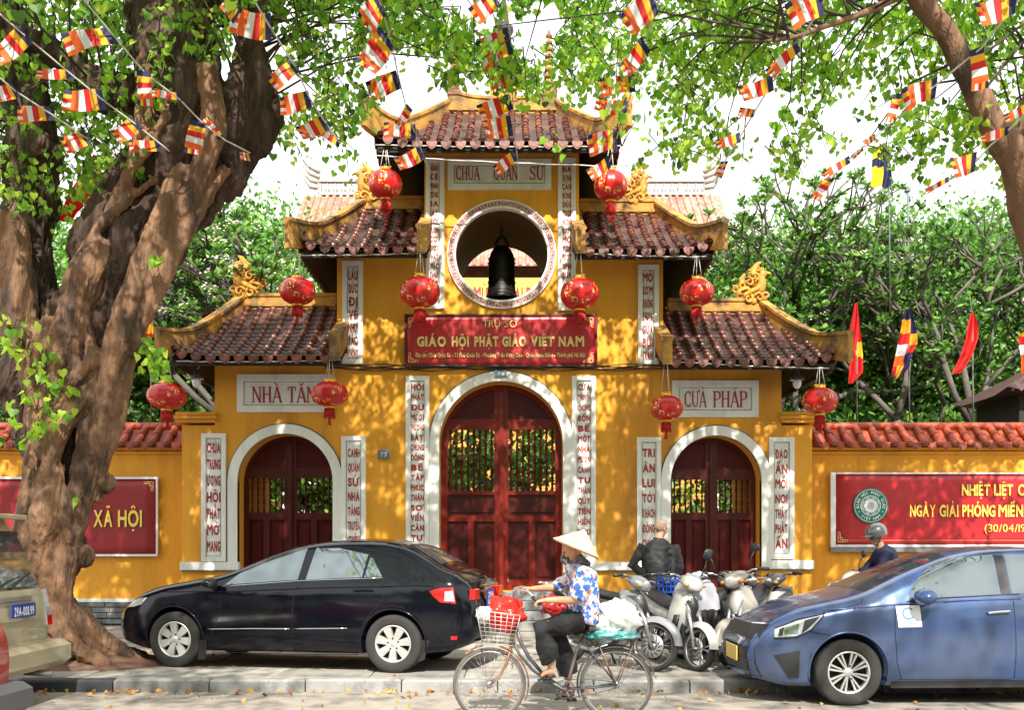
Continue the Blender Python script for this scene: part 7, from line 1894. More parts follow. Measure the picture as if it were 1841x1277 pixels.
x_, y_ = at(1288, 12.9); moto('dark grey scooter squeezed between the white motorbike and the champagne scooter', x_, y_, R(-82), paint('graphite_scooter_paint', (.10, .10, .11), .3, metal=.4), M_black, 'scooter', R(10), mir=(-1,))
x_, y_ = at(1590, 13.9); moto('white scooter with red trim ridden by the man in the helmet', x_, y_, R(176), P_wht, mat('red_trim', (.45, .02, .02), .3, flat=True), 'scooter', R(4))
def drapedcloth(name, label, cat, c, size, m, seed, rz=0, steep=1.0):
    rr = random.Random(seed); mb = MB(); n = 18; V = []
    for j in range(n + 1):
        for i in range(n + 1):
            u, v = i / n * 2 - 1, j / n * 2 - 1; d = max(abs(u), abs(v)) ** 2.2
            V.append(Vector((u * size[0] / 2 * (1 - .25 * d * steep), v * size[1] / 2 * (1 - .35 * d * steep), -size[2] * d + .035 * noise.noise(Vector((u * 2.5 + seed, v * 2.5, 0))) + .02 * noise.noise(Vector((u * 7, v * 7, seed))))))
    mb.add([Matrix.Rotation(rz, 3, 'Z') @ v + Vector(c) for v in V], [[j * (n + 1) + i, j * (n + 1) + i + 1, (j + 1) * (n + 1) + i + 1, (j + 1) * (n + 1) + i] for j in range(n) for i in range(n)], 0, True)
    o = mb.build(name, m, None, fixn=False); tag(o, label, cat); return o
q = P(1250, 1030, 12.2); drapedcloth('jacket', 'light grey jacket draped over the handlebar of the white motorbike', 'jacket', q, (.62, .5, .42), mat('pale_grey_cloth', (.42, .42, .46), .8, var=.15, scale=6), 3, R(25))
# blue plastic crate between the motorbikes
t = thing('crate', 'blue plastic crate wedged behind the silver motorbike', 'crate', tuple(P(1195, 1062, 12.9))); M_bpl = mat('blue_plastic', (.02, .09, .5), .4, flat=True)
mb = MB(); c = P(1200, 1050, 12.9)
for z in (-.1, -.03, .04, .11): 
    for sx_, sy_, wx_, wy_ in ((0, -.1, .26, .015), (0, .1, .26, .015), (-.12, 0, .015, .2), (.12, 0, .015, .2)): mb.box(c + Vector((sx_, sy_, z)), (wx_, wy_, .022))
for i in range(6):
    for sy_ in (-.1, .1): mb.box(c + Vector((-.12 + .048 * i, sy_, 0)), (.015, .012, .22))
mb.box(c + Vector((0, 0, -.11)), (.24, .2, .01)); mb.build('crate_body', M_bpl, t)
# ================================================================== BICYCLE
YB_ = 9.22; BS = F / YB_
def b_(px, py, dy=0): return P(px, py, YB_) + Vector((0, dy, 0))
bic = thing('bicycle', 'old rusty ladies bicycle with a wire front basket, ridden past the gate', 'bicycle', tuple(P(1000, 985 + 1.5 * BS, YB_)))
M_rust = mat('rusty_brown_enamel', (.22, .095, .045), .5, metal=.3, var=.45, scale=18, col2=(.35, .27, .2), c2amt=.6); M_frame = mat('worn_blue_grey_enamel', (.07, .08, .11), .45, metal=.3, var=.4, scale=14, col2=(.25, .15, .1), c2amt=.5)
M_btyre = mat('grey_bicycle_tyre', (.10, .09, .08), .8, var=.25, scale=16)
def bwheel(c, r, nm):
    T = Matrix.Translation(c) @ Matrix.Rotation(R(90), 4, 'X'); mb = MB(); w = .019
    mb.lathe([(r - w + w * math.cos(a), w * math.sin(a)) for a in [2 * PI * k / 8 for k in range(9)]], 72, M=T); wh = mb.build(nm, M_btyre, bic)
    mb = MB(); mb.lathe([(r - .04, -.014), (r - .032, -.016), (r - .03, .0), (r - .032, .016), (r - .04, .014), (r - .046, 0), (r - .04, -.014)], 72, M=T); mb.lathe([(0, -.045), (.03, -.045), (.03, -.04), (.016, -.035), (.016, .035), (.03, .04), (.03, .045), (0, .045)], 16, M=T); mb.build('rim', M_brushed, wh)
    mb = MB()
    for k in range(36):
        a = 2 * PI * k / 36; sg = 1 if k % 2 else -1; b = a + (.9 if (k // 2) % 2 else -.9); mb.tube([T @ Vector((.028 * math.cos(b), .028 * math.sin(b), sg * .038)), T @ Vector(((r - .04) * math.cos(a), (r - .04) * math.sin(a), 0))], .0014, 3)
    o = mb.build('spoke', M_brushed, wh); o['kind'] = 'stuff'
    return wh
fc, rc = b_(880, 1231), b_(1108, 1231); wr_ = 66 / BS
bwheel(fc, wr_, 'front_wheel'); bwheel(rc, wr_, 'rear_wheel')
mb = MB(); mb.tube([b_(926, 1112), b_(919, 1163)], .019, 10); mb.tube([b_(943, 1092), b_(930, 1108), b_(926, 1114)], .013, 8)
for dy in (-.045, .045): mb.tube([b_(919, 1163), b_(917, 1170, dy), b_(910, 1196, dy), b_(897, 1218, dy), b_(880, 1231, dy)], [.015, .014, .012, .010, .009], 8)
mb.build('fork', M_rust, bic)
mb = MB(); mb.tube([b_(927, 1126), b_(936, 1155), b_(951, 1183), b_(976, 1213), b_(1012, 1240)], .017, 10); mb.tube([b_(921, 1150), b_(934, 1178), b_(958, 1206), b_(985, 1226), b_(1014, 1238)], .013, 10)
mb.tube([b_(1056, 1132), b_(1036, 1172), b_(1024, 1218), b_(1015, 1240)], .015, 10); mb.tube([b_(1015, 1240, -.05), b_(1015, 1240, .05)], .025, 12)
for dy in (-.05, .05): mb.tube([b_(1016, 1240, dy * .7), b_(1070, 1236, dy), b_(1108, 1231, dy)], .009, 6); mb.tube([b_(1046, 1152, dy * .5), b_(1108, 1231, dy)], .008, 6)
mb.build('frame', M_frame, bic)
mb = MB(); mb.tube([b_(924, 1097, -.06), b_(922, 1066, -.10), b_(930, 1059, -.16), b_(948, 1062, -.24), b_(968, 1080, -.29)], .011, 8); mb.tube([b_(924, 1097, .06), b_(920, 1070, .12), b_(926, 1060, .18), b_(938, 1058, .26), b_(950, 1061, .29)], .011, 8); mb.tube([b_(924, 1097, -.06), b_(943, 1094, 0), b_(924, 1097, .06)], .011, 8)
mb.build('handlebar', M_brushed, bic)
for dy, a, b in ((-.285, (955, 1071), (972, 1084)), (.285, (940, 1058), (954, 1063))):
    mb = MB(); mb.tube([b_(*a, dy), b_(*b, dy)], .016, 8); mb.build('grip', M_black, bic)
mb = MB(); mb.loft([[b_(px, py, w * math.cos(a)) + Vector((0, 0, h * math.sin(a))) for a in [2 * PI * k / 12 for k in range(12)]] for px, py, w, h in ((1034, 1124, .02, .015), (1048, 1122, .04, .022), (1064, 1121, .09, .03), (1074, 1119, .10, .03), (1078, 1117, .07, .02))]); mb.tube([b_(1056, 1134), b_(1060, 1122)], .012, 8); mb.build('saddle', M_seat, bic)
def mud(c, r, a0, a1, nm, m, w=.028):
    mb = MB(); rings = []
    for i in range(25):
        a = lerp(a0, a1, i / 24); rings.append([Vector(c) + Vector(((r + h) * math.cos(a), w * q, (r + h) * math.sin(a))) for q, h in ((-1, -.012), (-.6, .002), (.6, .002), (1, -.012))])
    mb.loft(rings, 0, True, False, False); return mb.build(nm, m, bic)
mud(fc, wr_ + .025, R(100), R(128), 'front_mudguard', M_rust); mud(fc, wr_ + .025, R(-25), R(75), 'front_mudguard', M_rust); mud(rc, wr_ + .025, R(15), R(200), 'rear_mudguard', M_frame)
mb = MB()
for dy in (-.07, -.025, .025, .07): mb.tube([b_(1060, 1150, dy), b_(1144, 1150, dy)], .006, 5)
for px in (1062, 1090, 1118, 1143): mb.tube([b_(px, 1150, -.075), b_(px, 1150, .075)], .006, 5)
for dy in (-.07, .07): mb.tube([b_(1072, 1151, dy), b_(1106, 1230, dy * .9)], .007, 5); mb.tube([b_(1140, 1151, dy), b_(1109, 1230, dy * .9)], .005, 5)
mb.build('rear_rack', M_rust, bic)
mb = MB(); T = Matrix.Translation(b_(1015, 1240, -.04)) @ Matrix.Rotation(R(90), 4, 'X'); mb.lathe([(.07, -.002), (.088, -.002), (.09, .002), (.07, .002)], 32, M=T)
for k in range(5): a = 2 * PI * k / 5; mb.tube([T @ Vector((.01 * math.cos(a), .01 * math.sin(a), 0)), T @ Vector((.075 * math.cos(a), .075 * math.sin(a), 0))], .007, 5)
mb.tube([b_(1015, 1222, -.04), b_(1070, 1222, -.05), b_(1106, 1226, -.05)], .004, 5); mb.tube([b_(1015, 1257, -.04), b_(1070, 1246, -.05), b_(1106, 1237, -.05)], .004, 5); mb.build('chainring', M_eng, bic)
mb = MB(); mb.tube([b_(1015, 1240, -.06), b_(985, 1222, -.07)], .010, 6); mb.tube([b_(1015, 1240, .06), b_(1028, 1262, .07)], .010, 6); mb.build('crank', M_brushed, bic)
for px, py, dy in ((984, 1223, -.12), (1029, 1263, .12)): mb = MB(); mb.box(b_(px, py, dy), (.09, .08, .022), bev=.006); mb.build('pedal', M_black, bic)
# wire basket
mb = MB(); tc_ = [(857, 1096, -.14), (935, 1106, -.14), (935, 1106, .14), (857, 1096, .14)]; bc_ = [(868, 1156, -.11), (922, 1160, -.11), (922, 1160, .11), (868, 1156, .11)]
TT = [b_(*q) for q in tc_]; BB_ = [b_(*q) for q in bc_]
for j in range(9):
    v = j / 8; ring = [TT[k].lerp(BB_[k], v) for k in range(4)]; mb.tube(ring + [ring[0]], .0055 if j in (0, 8) else .0026, 5)
for k in range(4):
    for i in range(7 if k % 2 == 0 else 5):
        u = i / (7 if k % 2 == 0 else 5); a = TT[k].lerp(TT[(k + 1) % 4], u); b = BB_[k].lerp(BB_[(k + 1) % 4], u); mb.tube([a, b], .0026, 4)
for i in range(7): u = i / 6; mb.tube([BB_[0].lerp(BB_[1], u), BB_[3].lerp(BB_[2], u)], .0026, 4)
mb.build('wire_basket', mat('galvanised_wire', (.5, .5, .5), .4, metal=.5, flat=True), bic)
def lump(name, label, cat, c, size, m, seed, amp=.25, parent=None, n=4, fr=3):
    bm = bmesh.new(); bmesh.ops.create_icosphere(bm, subdivisions=n, radius=1)
    for v in bm.verts:
        d = v.co.normalized(); k = 1 + amp * noise.fractal(d * fr * .6 + Vector((seed, 0, 0)), .9, 2, 4) + amp * .5 * abs(noise.noise(d * fr * 2 + Vector((0, seed, 0))))
        v.co = Vector((d.x * size[0] * k, d.y * size[1] * k, d.z * size[2] * k)) + Vector(c)
    mb = MB(); bm.verts.index_update(); mb.add([v.co[:] for v in bm.verts], [[v.index for v in f.verts] for f in bm.faces], 0, True); bm.free()
    o = mb.build(name, m, parent)
    if not parent: tag(o, label, cat)
    return o
lump('plastic_bag', 'crumpled bright red plastic bag bulging out of the bicycle basket', 'bag', b_(908, 1104), (.155, .11, .15), mat('red_plastic_film', (.75, .03, .02), .3, flat=True, trans=.2), 2, .35)
lump('plastic_bag', 'small white bag tucked in the front of the bicycle basket', 'bag', b_(872, 1106, -.02), (.07, .09, .07), mat('white_plastic_film', (.80, .80, .76), .35, flat=True, trans=.2), 5, .3)
lump('sack', 'large white sack strapped on the bicycle rear rack', 'sack', b_(1110, 1114, .02), (.19, .15, .155), mat('white_woven_sack', (.82, .82, .80), .6, var=.05, scale=20), 8, .38, fr=5)
lump('net_bag', 'teal netting bundle under the white sack on the rack', 'bag', b_(1103, 1142, -.03), (.22, .14, .045), mat('teal_netting', (.02, .33, .34), .55, var=.5, scale=40, col2=(.5, .7, .7), c2amt=.7), 9, .3)
lump('handbag', 'dark red bag hanging between the arms of the cyclist', 'bag', b_(998, 1092, .05), (.10, .06, .085), mat('dark_red_leather', (.30, .012, .012), .4, var=.2), 12, .45)
# ================================================================== PEOPLE
M_skin = mat('sun_tanned_skin', (.52, .27, .15), .5, var=.08, scale=12, spec=.4); M_skin2 = mat('light_brown_skin', (.45, .25, .16), .5, var=.08, scale=12, spec=.4)
M_eye = mat('dark_eye', (.02, .015, .012), .2, flat=True)
def head_parts(mb, c, fwd, up, s_=1.0):
    f = Vector(fwd).normalized(); u = Vector(up); u = (u - f * u.dot(f)).normalized(); l = u.cross(f)
    Mx = Matrix.Translation(c) @ Matrix(((f.x, l.x, u.x, 0), (f.y, l.y, u.y, 0), (f.z, l.z, u.z, 0), (0, 0, 0, 1))) @ Matrix.Scale(s_, 4)
    mb.ell((-.01, 0, .03), (.098, .077, .088), 20, 14, M=Mx); mb.ell((.02, 0, -.035), (.068, .060, .078), 16, 12, M=Mx)
    mb.ell((.045, 0, -.09), (.035, .032, .025), 12, 8, M=Mx)     # chin
    mb.tube([Mx @ Vector(p) for p in ((.082, 0, .015), (.098, 0, -.012), (.108, 0, -.032), (.088, 0, -.042))], [.010, .011, .014, .008], 8)
    for sg in (-1, 1):
        mb.ell((-.005, sg * .078, -.01), (.016, .008, .030), 10, 8, M=Mx); mb.ell((.082, sg * .025, .028), (.012, .022, .008), 8, 6, M=Mx); mb.ell((.06, sg * .04, -.025), (.028, .02, .022), 8, 6, M=Mx)
    mb.ell((.083, 0, -.062), (.014, .022, .006), 8, 6, M=Mx); mb.ell((.081, 0, -.072), (.013, .019, .006), 8, 6, M=Mx)
    return Mx
def eyes(Mx, parent):
    for sg in (-1, 1): mb = MB(); mb.ell((.080, sg * .028, .012), (.010, .012, .007), 8, 6, M=Mx); mb.build('eye', M_eye, parent)
def hand(mb, wrist, d, palm_n, curl=.9, s_=1.0, thumb=1):
    """palm and five bent fingers; d: direction of the hand, palm_n: side the fingers curl to"""
    d = Vector(d).normalized(); n = Vector(palm_n); n = (n - d * n.dot(d)).normalized(); s2 = d.cross(n); w = Vector(wrist)
    mb.tube([w, w + d * .03 * s_, w + d * .08 * s_], [(.018 * s_, .026 * s_), (.018 * s_, .036 * s_), (.014 * s_, .038 * s_)], 10, up=tuple(n))
    for k, ln in enumerate((.068, .078, .072, .058)):
        b0 = w + d * .08 * s_ + s2 * (-.030 + .020 * k) * s_; p = b0; dr = d.copy(); pts = [b0 - d * .02 * s_, b0]; 
        for seg_, fr in enumerate((.45, .32, .23)):
            dr = (Matrix.Rotation(curl * (.8 if seg_ == 0 else 1.0), 3, s2) @ dr if (Matrix.Rotation(.1, 3, s2) @ d).dot(n) > d.dot(n) else Matrix.Rotation(-curl * (.8 if seg_ == 0 else 1.0), 3, s2) @ dr)
            p = p + dr * ln * fr * s_; pts.append(p)
        mb.tube(pts, [.0095 * s_, .0095 * s_, .009 * s_, .0085 * s_, .007 * s_], 7)
    b0 = w + d * .02 * s_ + s2 * -.03 * thumb * s_; mb.tube([b0, b0 + (d * .6 - s2 * thumb * .6 + n * .3).normalized() * .035 * s_, b0 + (d * .75 - s2 * thumb * .25 + n * .7).normalized() * .065 * s_], [.013 * s_, .011 * s_, .008 * s_], 7)
# ---- the cyclist
M_shirt = bpy.data.materials.new('floral_shirt'); M_shirt.use_nodes = True
def floral(m):
    nt = m.node_tree; N = nt.nodes; L = nt.links; b = N['Principled BSDF']; b.inputs['Roughness'].default_value = .8
    tcn = N.new('ShaderNodeTexCoord'); prev = None; col = (.78, .77, .75, 1); last = None
    for sc_, th, cc, off in ((15, .34, (.70, .20, .07, 1), 0), (14, .48, (.04, .15, .52, 1), 5), (20, .36, (.50, .42, .55, 1), 9)):
        mp = N.new('ShaderNodeMapping'); mp.inputs['Location'].default_value = (off, off * .7, 0); L.new(tcn.outputs['Object'], mp.inputs[0])
        nz_ = N.new('ShaderNodeTexNoise'); nz_.inputs['Scale'].default_value = sc_ * 1.6; L.new(mp.outputs[0], nz_.inputs['Vector'])
        av = N.new('ShaderNodeVectorMath'); av.operation = 'MULTIPLY_ADD'; L.new(nz_.outputs['Color'], av.inputs[0]); av.inputs[1].default_value = (.05, .05, .05); L.new(mp.outputs[0], av.inputs[2])
        vo = N.new('ShaderNodeTexVoronoi'); vo.inputs['Scale'].default_value = sc_; L.new(av.outputs[0], vo.inputs['Vector'])
        lt = N.new('ShaderNodeMath'); lt.operation = 'LESS_THAN'; lt.inputs[1].default_value = th; L.new(vo.outputs['Distance'], lt.inputs[0])
        x = N.new('ShaderNodeMix'); x.data_type = 'RGBA'; L.new(lt.outputs[0], x.inputs[0]); x.inputs[7].default_value = cc
        if last is None: x.inputs[6].default_value = col
        else: L.new(last, x.inputs[6])
        last = x.outputs[2]
    L.new(last, b.inputs['Base Color'])
floral(M_shirt)
M_trou = mat('black_cotton', (.012, .012, .014), .85, var=.3, scale=6); M_scarf = mat('dark_patterned_scarf', (.05, .045, .06), .85, var=.4, scale=25, col2=(.3, .28, .33), c2amt=.6)
M_palm = mat('palm_leaf_straw', (.78, .60, .38), .6, var=.08, scale=25, bump=.3, trans=.15)
cy = thing('person', 'cyclist in a conical straw hat, floral shirt and black trousers, holding the handlebar', 'person', tuple(b_(1048, 1108)))
sy = .17
hipN, hipF = b_(1046, 1112, -.10), b_(1046, 1112, .10)
mb = MB()
mb.tube([b_(1047, 1118), b_(1050, 1096), b_(1049, 1066), b_(1046, 1036), b_(1043, 1022)], [(.10, .15), (.105, .15), (.11, .155), (.11, .16), (.07, .12)], 16, up=(1, 0, 0))
mb.tube([b_(1043, 1026), b_(1036, 1010), b_(1031, 998)], [.055, .05, .05], 12)
HM = head_parts(mb, b_(1029, 993), (-1, -.08, -.22), (-.15, 0, 1), .95)
shN, shF = b_(1049, 1030, -.185), b_(1042, 1030, .185)
elN, wrN = b_(1038, 1077, -.25), b_(980, 1077, -.28); elF, wrF = b_(1008, 1058, .26), b_(958, 1062, .28)
mb.tube([shN, shN.lerp(elN, .5), elN, elN.lerp(wrN, .3), wrN], [.052, .045, .038, .037, .025], 12)
mb.tube([shF, shF.lerp(elF, .5), elF, elF.lerp(wrF, .3), wrF], [.052, .045, .038, .037, .025], 12)
for hip, kn, an, dy in ((hipN, b_(970, 1130, -.11), b_(990, 1196, -.12), -.12), (hipF, b_(1004, 1142, .10), b_(1026, 1236, .12), .12)):
    mb.tube([hip, hip.lerp(kn, .5), kn, kn.lerp(an, .35), an], [.085, .075, .056, .055, .034], 12)
    ft = b_(972, 1214, dy) if dy < 0 else b_(1006, 1256, dy)
    hl = an + (Vector((.03, 0, -.045)))
    mb.tube([hl, an + Vector((-.02, 0, -.05)), an.lerp(ft, .6) + Vector((0, 0, -.005)), ft], [(.03, .032), (.034, .036), (.026, .044), (.014, .038)], 10, up=(0, 0, 1))
hand(mb, wrN, b_(962, 1080, -.285) - wrN, (-.1, 0, -1), .95, 1.0, 1); hand(mb, wrF, b_(940, 1060, .285) - wrF, (-.1, 0, -1), .95, 1.0, -1)
body = fuse(mb, 'body', M_skin, cy, .0075); eyes(HM, body)
mb = MB()
mb.tube([b_(1047, 1118), b_(1050, 1098), b_(1050, 1066), b_(1047, 1038), b_(1042, 1022)], [(.155, .19), (.145, .185), (.135, .18), (.135, .195), (.07, .11)], 18, up=(1, 0, 0))
mb.tube([shN, shN.lerp(elN, .5), elN.lerp(wrN, .08)], [.075, .078, .072], 12); mb.tube([shF, shF.lerp(elF, .5), elF.lerp(wrF, .05)], [.075, .075, .07], 12)
fuse(mb, 'shirt', M_shirt, cy, .012, .022, 9)
mb = MB()
mb.tube([b_(1050, 1122), b_(1048, 1102)], [(.15, .17), (.14, .17)], 16, up=(1, 0, 0))
for hip, kn, an in ((hipN, b_(970, 1130, -.11), b_(991, 1188, -.12)), (hipF, b_(1004, 1142, .10), b_(1024, 1216, .12))):
    mb.tube([hip, hip.lerp(kn, .5), kn, kn.lerp(an, .5), an], [.115, .10, .083, .085, .08], 14)
fuse(mb, 'trousers', M_trou, cy, .012, .028, 8)
for an, ft, dy in ((b_(990, 1196, -.12), b_(970, 1217, -.12), -.12), (b_(1026, 1236, .12), b_(1003, 1258, .12), .12)):
    mb = MB(); a = an + Vector((.04, 0, -.085)); b = ft + Vector((-.02, 0, -.02)); mb.tube([a, a.lerp(b, .5), b], [(.010, .04), (.010, .045), (.008, .042)], 10, up=(0, 0, 1)); mb.tube([a.lerp(b, .65) + Vector((0, -.045, 0)), a.lerp(b, .62) + Vector((0, 0, .045)), a.lerp(b, .65) + Vector((0, .045, 0))], .008, 5); mb.build('sandal', M_black, cy)
mb = MB(); mb.tube([b_(1048, 1024, -.02), b_(1040, 1014), b_(1033, 1006)], [(.085, .10), (.075, .085), (.075, .08)], 14); mb.tube([b_(1026, 1012), b_(1024, 1025, -.03), b_(1028, 1050, -.06)], [.045, .04, .02], 8); mb.ell(b_(1018, 1006), (.05, .062, .05), 12, 8); fuse(mb, 'scarf', M_scarf, cy, .009, .015, 12)
mb = MB()   # conical hat: shallow cone, tilted back
apex, rc_ = b_(1051, 953), b_(1036, 987); axis = (apex - rc_).normalized(); hM = Matrix.Translation(rc_) @ Vector((0, 0, 1)).rotation_difference(axis).to_matrix().to_4x4(); hh = (apex - rc_).length; hr = .222
mb.lathe([(hr * (1 - k / 12) ** 1.0 + .001, hh * k / 12 * 1.0 + (.004 if k % 2 else 0)) for k in range(12)] + [(.004, hh)], 40, M=hM); mb.lathe([(hr, 0), (hr + .003, .004), (hr, .009)], 40, M=hM); mb.lathe([(hr * .98 * (1 - k / 6) + .001, hh * k / 6 - .008) for k in range(7)], 32, M=hM); mb.build('conical_hat', M_palm, cy)
# ---- man in the black jacket, seen from behind
M_jack = mat('black_jacket_cloth', (.016, .016, .018), .7, var=.3, scale=5)
YM = 14.4
def d_(px, py, dy=0): return P(px, py, YM) + Vector((0, dy, 0))
mn = thing('person', 'man in a black jacket with cropped grey hair, back turned, hands on hips', 'person', (gx(1186, YM), YM, .12)); gr = .12; X0 = gx(1184, YM)
def v_(x, y, z): return Vector((X0 + x, YM + y, z))
mb = MB(); mb.tube([v_(0, 0, .98), v_(0, 0, 1.1), v_(0, .0, 1.3), v_(0, 0, 1.50), v_(0, .0, 1.57)], [(.12, .17), (.115, .165), (.12, .19), (.12, .20), (.07, .12)], 16, up=(0, 1, 0))
mb.tube([v_(0, 0, 1.55), v_(.01, .01, 1.68)], [.062, .058], 12); HM2 = head_parts(mb, v_(.035, .02, 1.755), (.75, .62, -.25), (.05, .1, 1), 1.0)
arms = []
for sg in (-1, 1):
    sh, el, wr2 = v_(sg * .20, 0, 1.52), v_(sg * .37, -.06, 1.26), v_(sg * .19, -.02 if sg < 0 else .08, 1.10)
    if sg > 0: el, wr2 = v_(.29, .06, 1.22), v_(.22, .2, 1.05)
    arms.append((sh, el, wr2)); mb.tube([sh, sh.lerp(el, .5), el, wr2], [.055, .048, .04, .028], 12); hand(mb, wr2, Vector((-sg * .6, .1, -.6)), (-sg, 0, .2), .35, 1.0, sg)
    hp, kn, an = v_(sg * .09, 0, .98), v_(sg * .11, .02, .60), v_(sg * .12, -.01, .20)
    mb.tube([hp, hp.lerp(kn, .5), kn, kn.lerp(an, .35), an], [.09, .08, .058, .056, .038], 12); mb.tube([an + Vector((0, -.05, -.04)), an + Vector((0, .02, -.04)), an + Vector((.01, .18, -.055))], [.035, .038, .025], 10)
body = fuse(mb, 'body', M_skin2, mn, .0085); eyes(HM2, body)
mb = MB(); mb.tube([v_(0, 0, .92), v_(0, 0, 1.1), v_(0, 0, 1.3), v_(0, 0, 1.50), v_(0, 0, 1.60)], [(.16, .235), (.15, .225), (.155, .235), (.145, .23), (.07, .11)], 18, up=(0, 1, 0))
for sh, el, wr2 in arms: mb.tube([sh, sh.lerp(el, .5), el, el.lerp(wr2, .9)], [.085, .078, .072, .055], 12)
mb.tube([v_(0, .01, 1.57), v_(.01, .01, 1.635)], [.085, .08], 14); fuse(mb, 'jacket', M_jack, mn, .011, .016, 7, smooth=5)
mb = MB()
for sg in (-1, 1): mb.tube([v_(sg * .09, 0, 1.0), v_(sg * .10, 0, .8), v_(sg * .11, .02, .6), v_(sg * .12, 0, .2)], [.125, .105, .085, .075], 14)
fuse(mb, 'trousers', mat('dark_grey_trousers', (.035, .035, .04), .85, var=.2), mn, .013, .02, 6)
for sg in (-1, 1): mb = MB(); a = v_(sg * .12, -.01, .16); mb.tube([a + Vector((0, -.07, 0)), a + Vector((0, .04, 0)), a + Vector((.01, .2, -.012))], [(.045, .045), (.042, .048), (.025, .04)], 12, up=(0, 0, 1)); mb.build('shoe', M_black, mn)
mb = MB(); mb.ell((-.016, 0, .030), (.0975, .0785, .0865), 20, 12, M=HM2); hair = mb.build('cropped_hair', mat('grey_stubble_hair', (.34, .22, .16), .9, var=.3, scale=60, bump=.5), mn)
# ---- rider in a grey helmet, half hidden by the blue car
YR2 = 13.9; X1 = gx(1592, YR2)
def w_(x, y, z): return Vector((X1 + x, YR2 + y, z + .12))
rd = thing('person', 'motorbike rider in a grey helmet and navy shirt, looking left beside the banner', 'person', tuple(w_(0, 0, 0)))
mb = MB(); mb.tube([w_(.12, 0, .80), w_(.10, 0, .95), w_(.04, 0, 1.15), w_(-.02, 0, 1.3), w_(-.06, 0, 1.37)], [(.12, .165), (.115, .16), (.115, .18), (.11, .19), (.06, .11)], 16, up=(1, 0, 0)); mb.tube([w_(-.05, 0, 1.35), w_(-.10, -.01, 1.46)], [.058, .055], 12)
HM3 = head_parts(mb, w_(-.13, -.02, 1.53), (-.95, -.3, -.3), (-.1, 0, 1), 1.0); ar = []
for sg in (-1, 1):
    sh, el, wr2 = w_(-.02, sg * .19, 1.31), w_(-.16, sg * .25, 1.08), w_(-.30, sg * .28, 1.02); ar.append((sh, el, wr2)); mb.tube([sh, sh.lerp(el, .5), el, wr2], [.052, .046, .038, .026], 12); hand(mb, wr2, (-1, 0, -.1), (-.1, 0, -1), .9, 1.0, -sg)
    hp, kn, an = w_(.12, sg * .10, .80), w_(-.28, sg * .15, .66), w_(-.20, sg * .2, .30 if sg > 0 else .12); mb.tube([hp, hp.lerp(kn, .5), kn, an], [.088, .078, .056, .038], 12); mb.tube([an + Vector((.05, 0, -.04)), an + Vector((-.03, 0, -.045)), an + Vector((-.18, 0, -.06))], [.034, .036, .022], 10)
body = fuse(mb, 'body', M_skin2, rd, .0085); eyes(HM3, body)
mb = MB(); mb.tube([w_(.12, 0, .78), w_(.10, 0, .95), w_(.04, 0, 1.15), w_(-.02, 0, 1.3), w_(-.07, 0, 1.39)], [(.15, .20), (.14, .195), (.145, .215), (.135, .215), (.07, .11)], 18, up=(1, 0, 0))
for sh, el, wr2 in ar: mb.tube([sh, sh.lerp(el, .5), el, el.lerp(wr2, .85)], [.08, .072, .065, .05], 12)
fuse(mb, 'shirt', mat('navy_cotton', (.006, .008, .035), .85, var=.2), rd, .013, .025, 6)
mb = MB()
for sg in (-1, 1): mb.tube([w_(.14, sg * .10, .82), w_(-.08, sg * .13, .75), w_(-.29, sg * .15, .66), w_(-.21, sg * .2, .34 if sg > 0 else .18)], [.12, .10, .08, .07], 14)
fuse(mb, 'trousers', M_trou, rd, .013, .02, 6)
mb = MB(); 
mb.lathe([(.135, -.02), (.142, .02), (.138, .07), (.115, .115), (.075, .145), (.0, .158)], 28, M=HM3 @ Matrix.Translation((-.015, 0, .015))); mb.lathe([(.135, -.02), (.12, -.01), (.11, .05), (.0, .12)], 28, M=HM3 @ Matrix.Translation((-.015, 0, .015)))
mb.loft([[HM3 @ Vector((x, y, z)) for y, z in ((-.09 * k, .035), (0, .05), (.09 * k, .035), (.09 * k, .028), (0, .042), (-.09 * k, .028))] for x, k in ((.10, 1.1), (.15, .9), (.185, .5))], 0, True); mb.build('helmet', mat('silver_grey_helmet', (.13, .14, .15), .25, metal=.3, coat=1, var=.1), rd)
mb = MB(); mb.tube([HM3 @ Vector(p) for p in ((-.01, -.09, -.0), (.03, -.075, -.07), (.05, -.02, -.118), (.05, .02, -.118), (.03, .075, -.07), (-.01, .09, 0))], .006, 5); mb.build('chin_strap', M_black, rd)
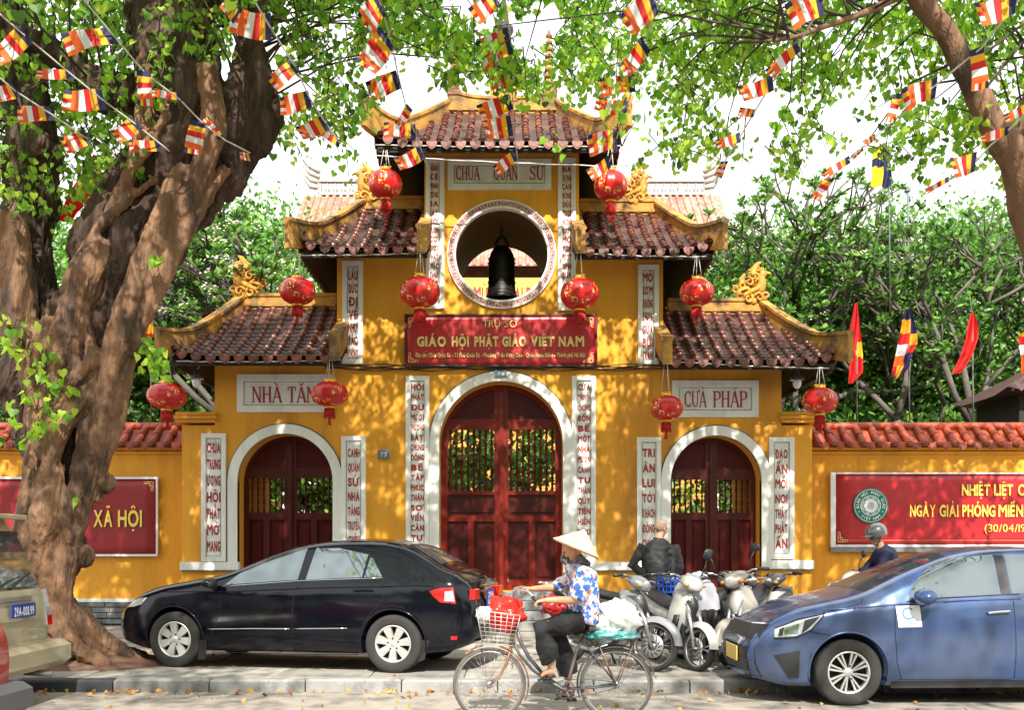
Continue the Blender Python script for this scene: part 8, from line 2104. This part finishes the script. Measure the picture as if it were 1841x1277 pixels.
# ================================================================== ACROSS THE STREET (out of view, added for reflections and to cut fill light) AND LITTER
M_shop = mat('shophouse_render', (.34, .30, .24), .85, var=.2, scale=.6); M_shut = mat('shophouse_shutter', (.05, .06, .06), .6, var=.3)
rs = random.Random(8)
for i in range(9):
    w = 7.5; x = -34 + i * (w + .3); hh = rs.uniform(3.6, 5.6); b = thing('shophouse', 'shophouse added across the street for reflections, number %s from the left' % 'one two three four five six seven eight nine'.split()[i], 'building', (x, -19, 0))
    mb = MB(); mb.box((x, -22, hh / 2), (w, 6, hh)); mb.build('wall', M_shop, b)
    for f in range(1):
        for k in range(3):
            mb = MB(); mb.box((x - 2.2 + 2.2 * k, -18.97, 1.6 + 3.1 * f), (1.3, .12, 1.9), bev=.02); mb.build('window', M_shut, b)
g = np.random.default_rng(31)
for i in range(7):
    x = -27 + i * 9 + rs.uniform(-1, 1); y = -9.5 + rs.uniform(-.6, .6); t = thing('street_tree', 'leafy street tree added across the road for reflections, %s of seven' % 'first second third fourth fifth sixth seventh'.split()[i], 'tree', (x, y, 0)); mb = MB()
    mb.tube([(x, y, -.1), (x + .2, y, 2.2), (x + .1, y, 4)], [.32, .24, .2], 10)
    for k in range(5): a = k * 1.3; mb.tube([(x + .1, y, 3.4), (x + 1.4 * math.cos(a), y + 1.4 * math.sin(a), 5.0), (x + 2.6 * math.cos(a), y + 2.4 * math.sin(a), 6.0)], [.14, .09, .04], 7)
    mb.build('trunk', M_pbark, t); n = 2600; c = np.stack([g.normal(x, 2.1, n), g.normal(y, 1.6, n), g.normal(5.6, 1.0, n)], 1); leaves('crown', c, g.normal(size=(n, 3)), g.uniform(.25, .45, n), HV, HF, LF[2:] , g.choice(2, n), t, g)
# fallen leaves in the gutter and on the slabs
g = np.random.default_rng(12); n1, n2 = 260, 80
pos = np.concatenate([np.stack([g.uniform(-6.5, 6.5, n1), 10.93 - np.abs(g.normal(0, .16, n1)) - .02, np.full(n1, .02)], 1), np.stack([g.uniform(-6.5, 6.5, n2), g.uniform(11.1, 15, n2), np.full(n2, .135)], 1), np.stack([g.uniform(-5, 5, 70), g.uniform(9.3, 10.8, 70), np.full(70, .022)], 1)])
d = g.normal(size=(len(pos), 3)); d[:, 2] *= .12
LL = [mat('fallen_leaf_yellow', (.50, .32, .06), .7, var=.2), mat('fallen_leaf_brown', (.28, .12, .04), .8, var=.3), mat('fallen_leaf_orange', (.50, .22, .04), .7, var=.2)]
o = leaves('fallen_leaves', pos, d, g.uniform(.028, .06, len(pos)), HV, HF, LL, g.choice(3, len(pos)), None, g); tag(o, 'yellow and brown fallen leaves along the kerb and on the slabs', 'leaves', kind='stuff')
for o in [bpy.data.objects.get("lettering_source")]:
    if o: bpy.data.objects.remove(o)
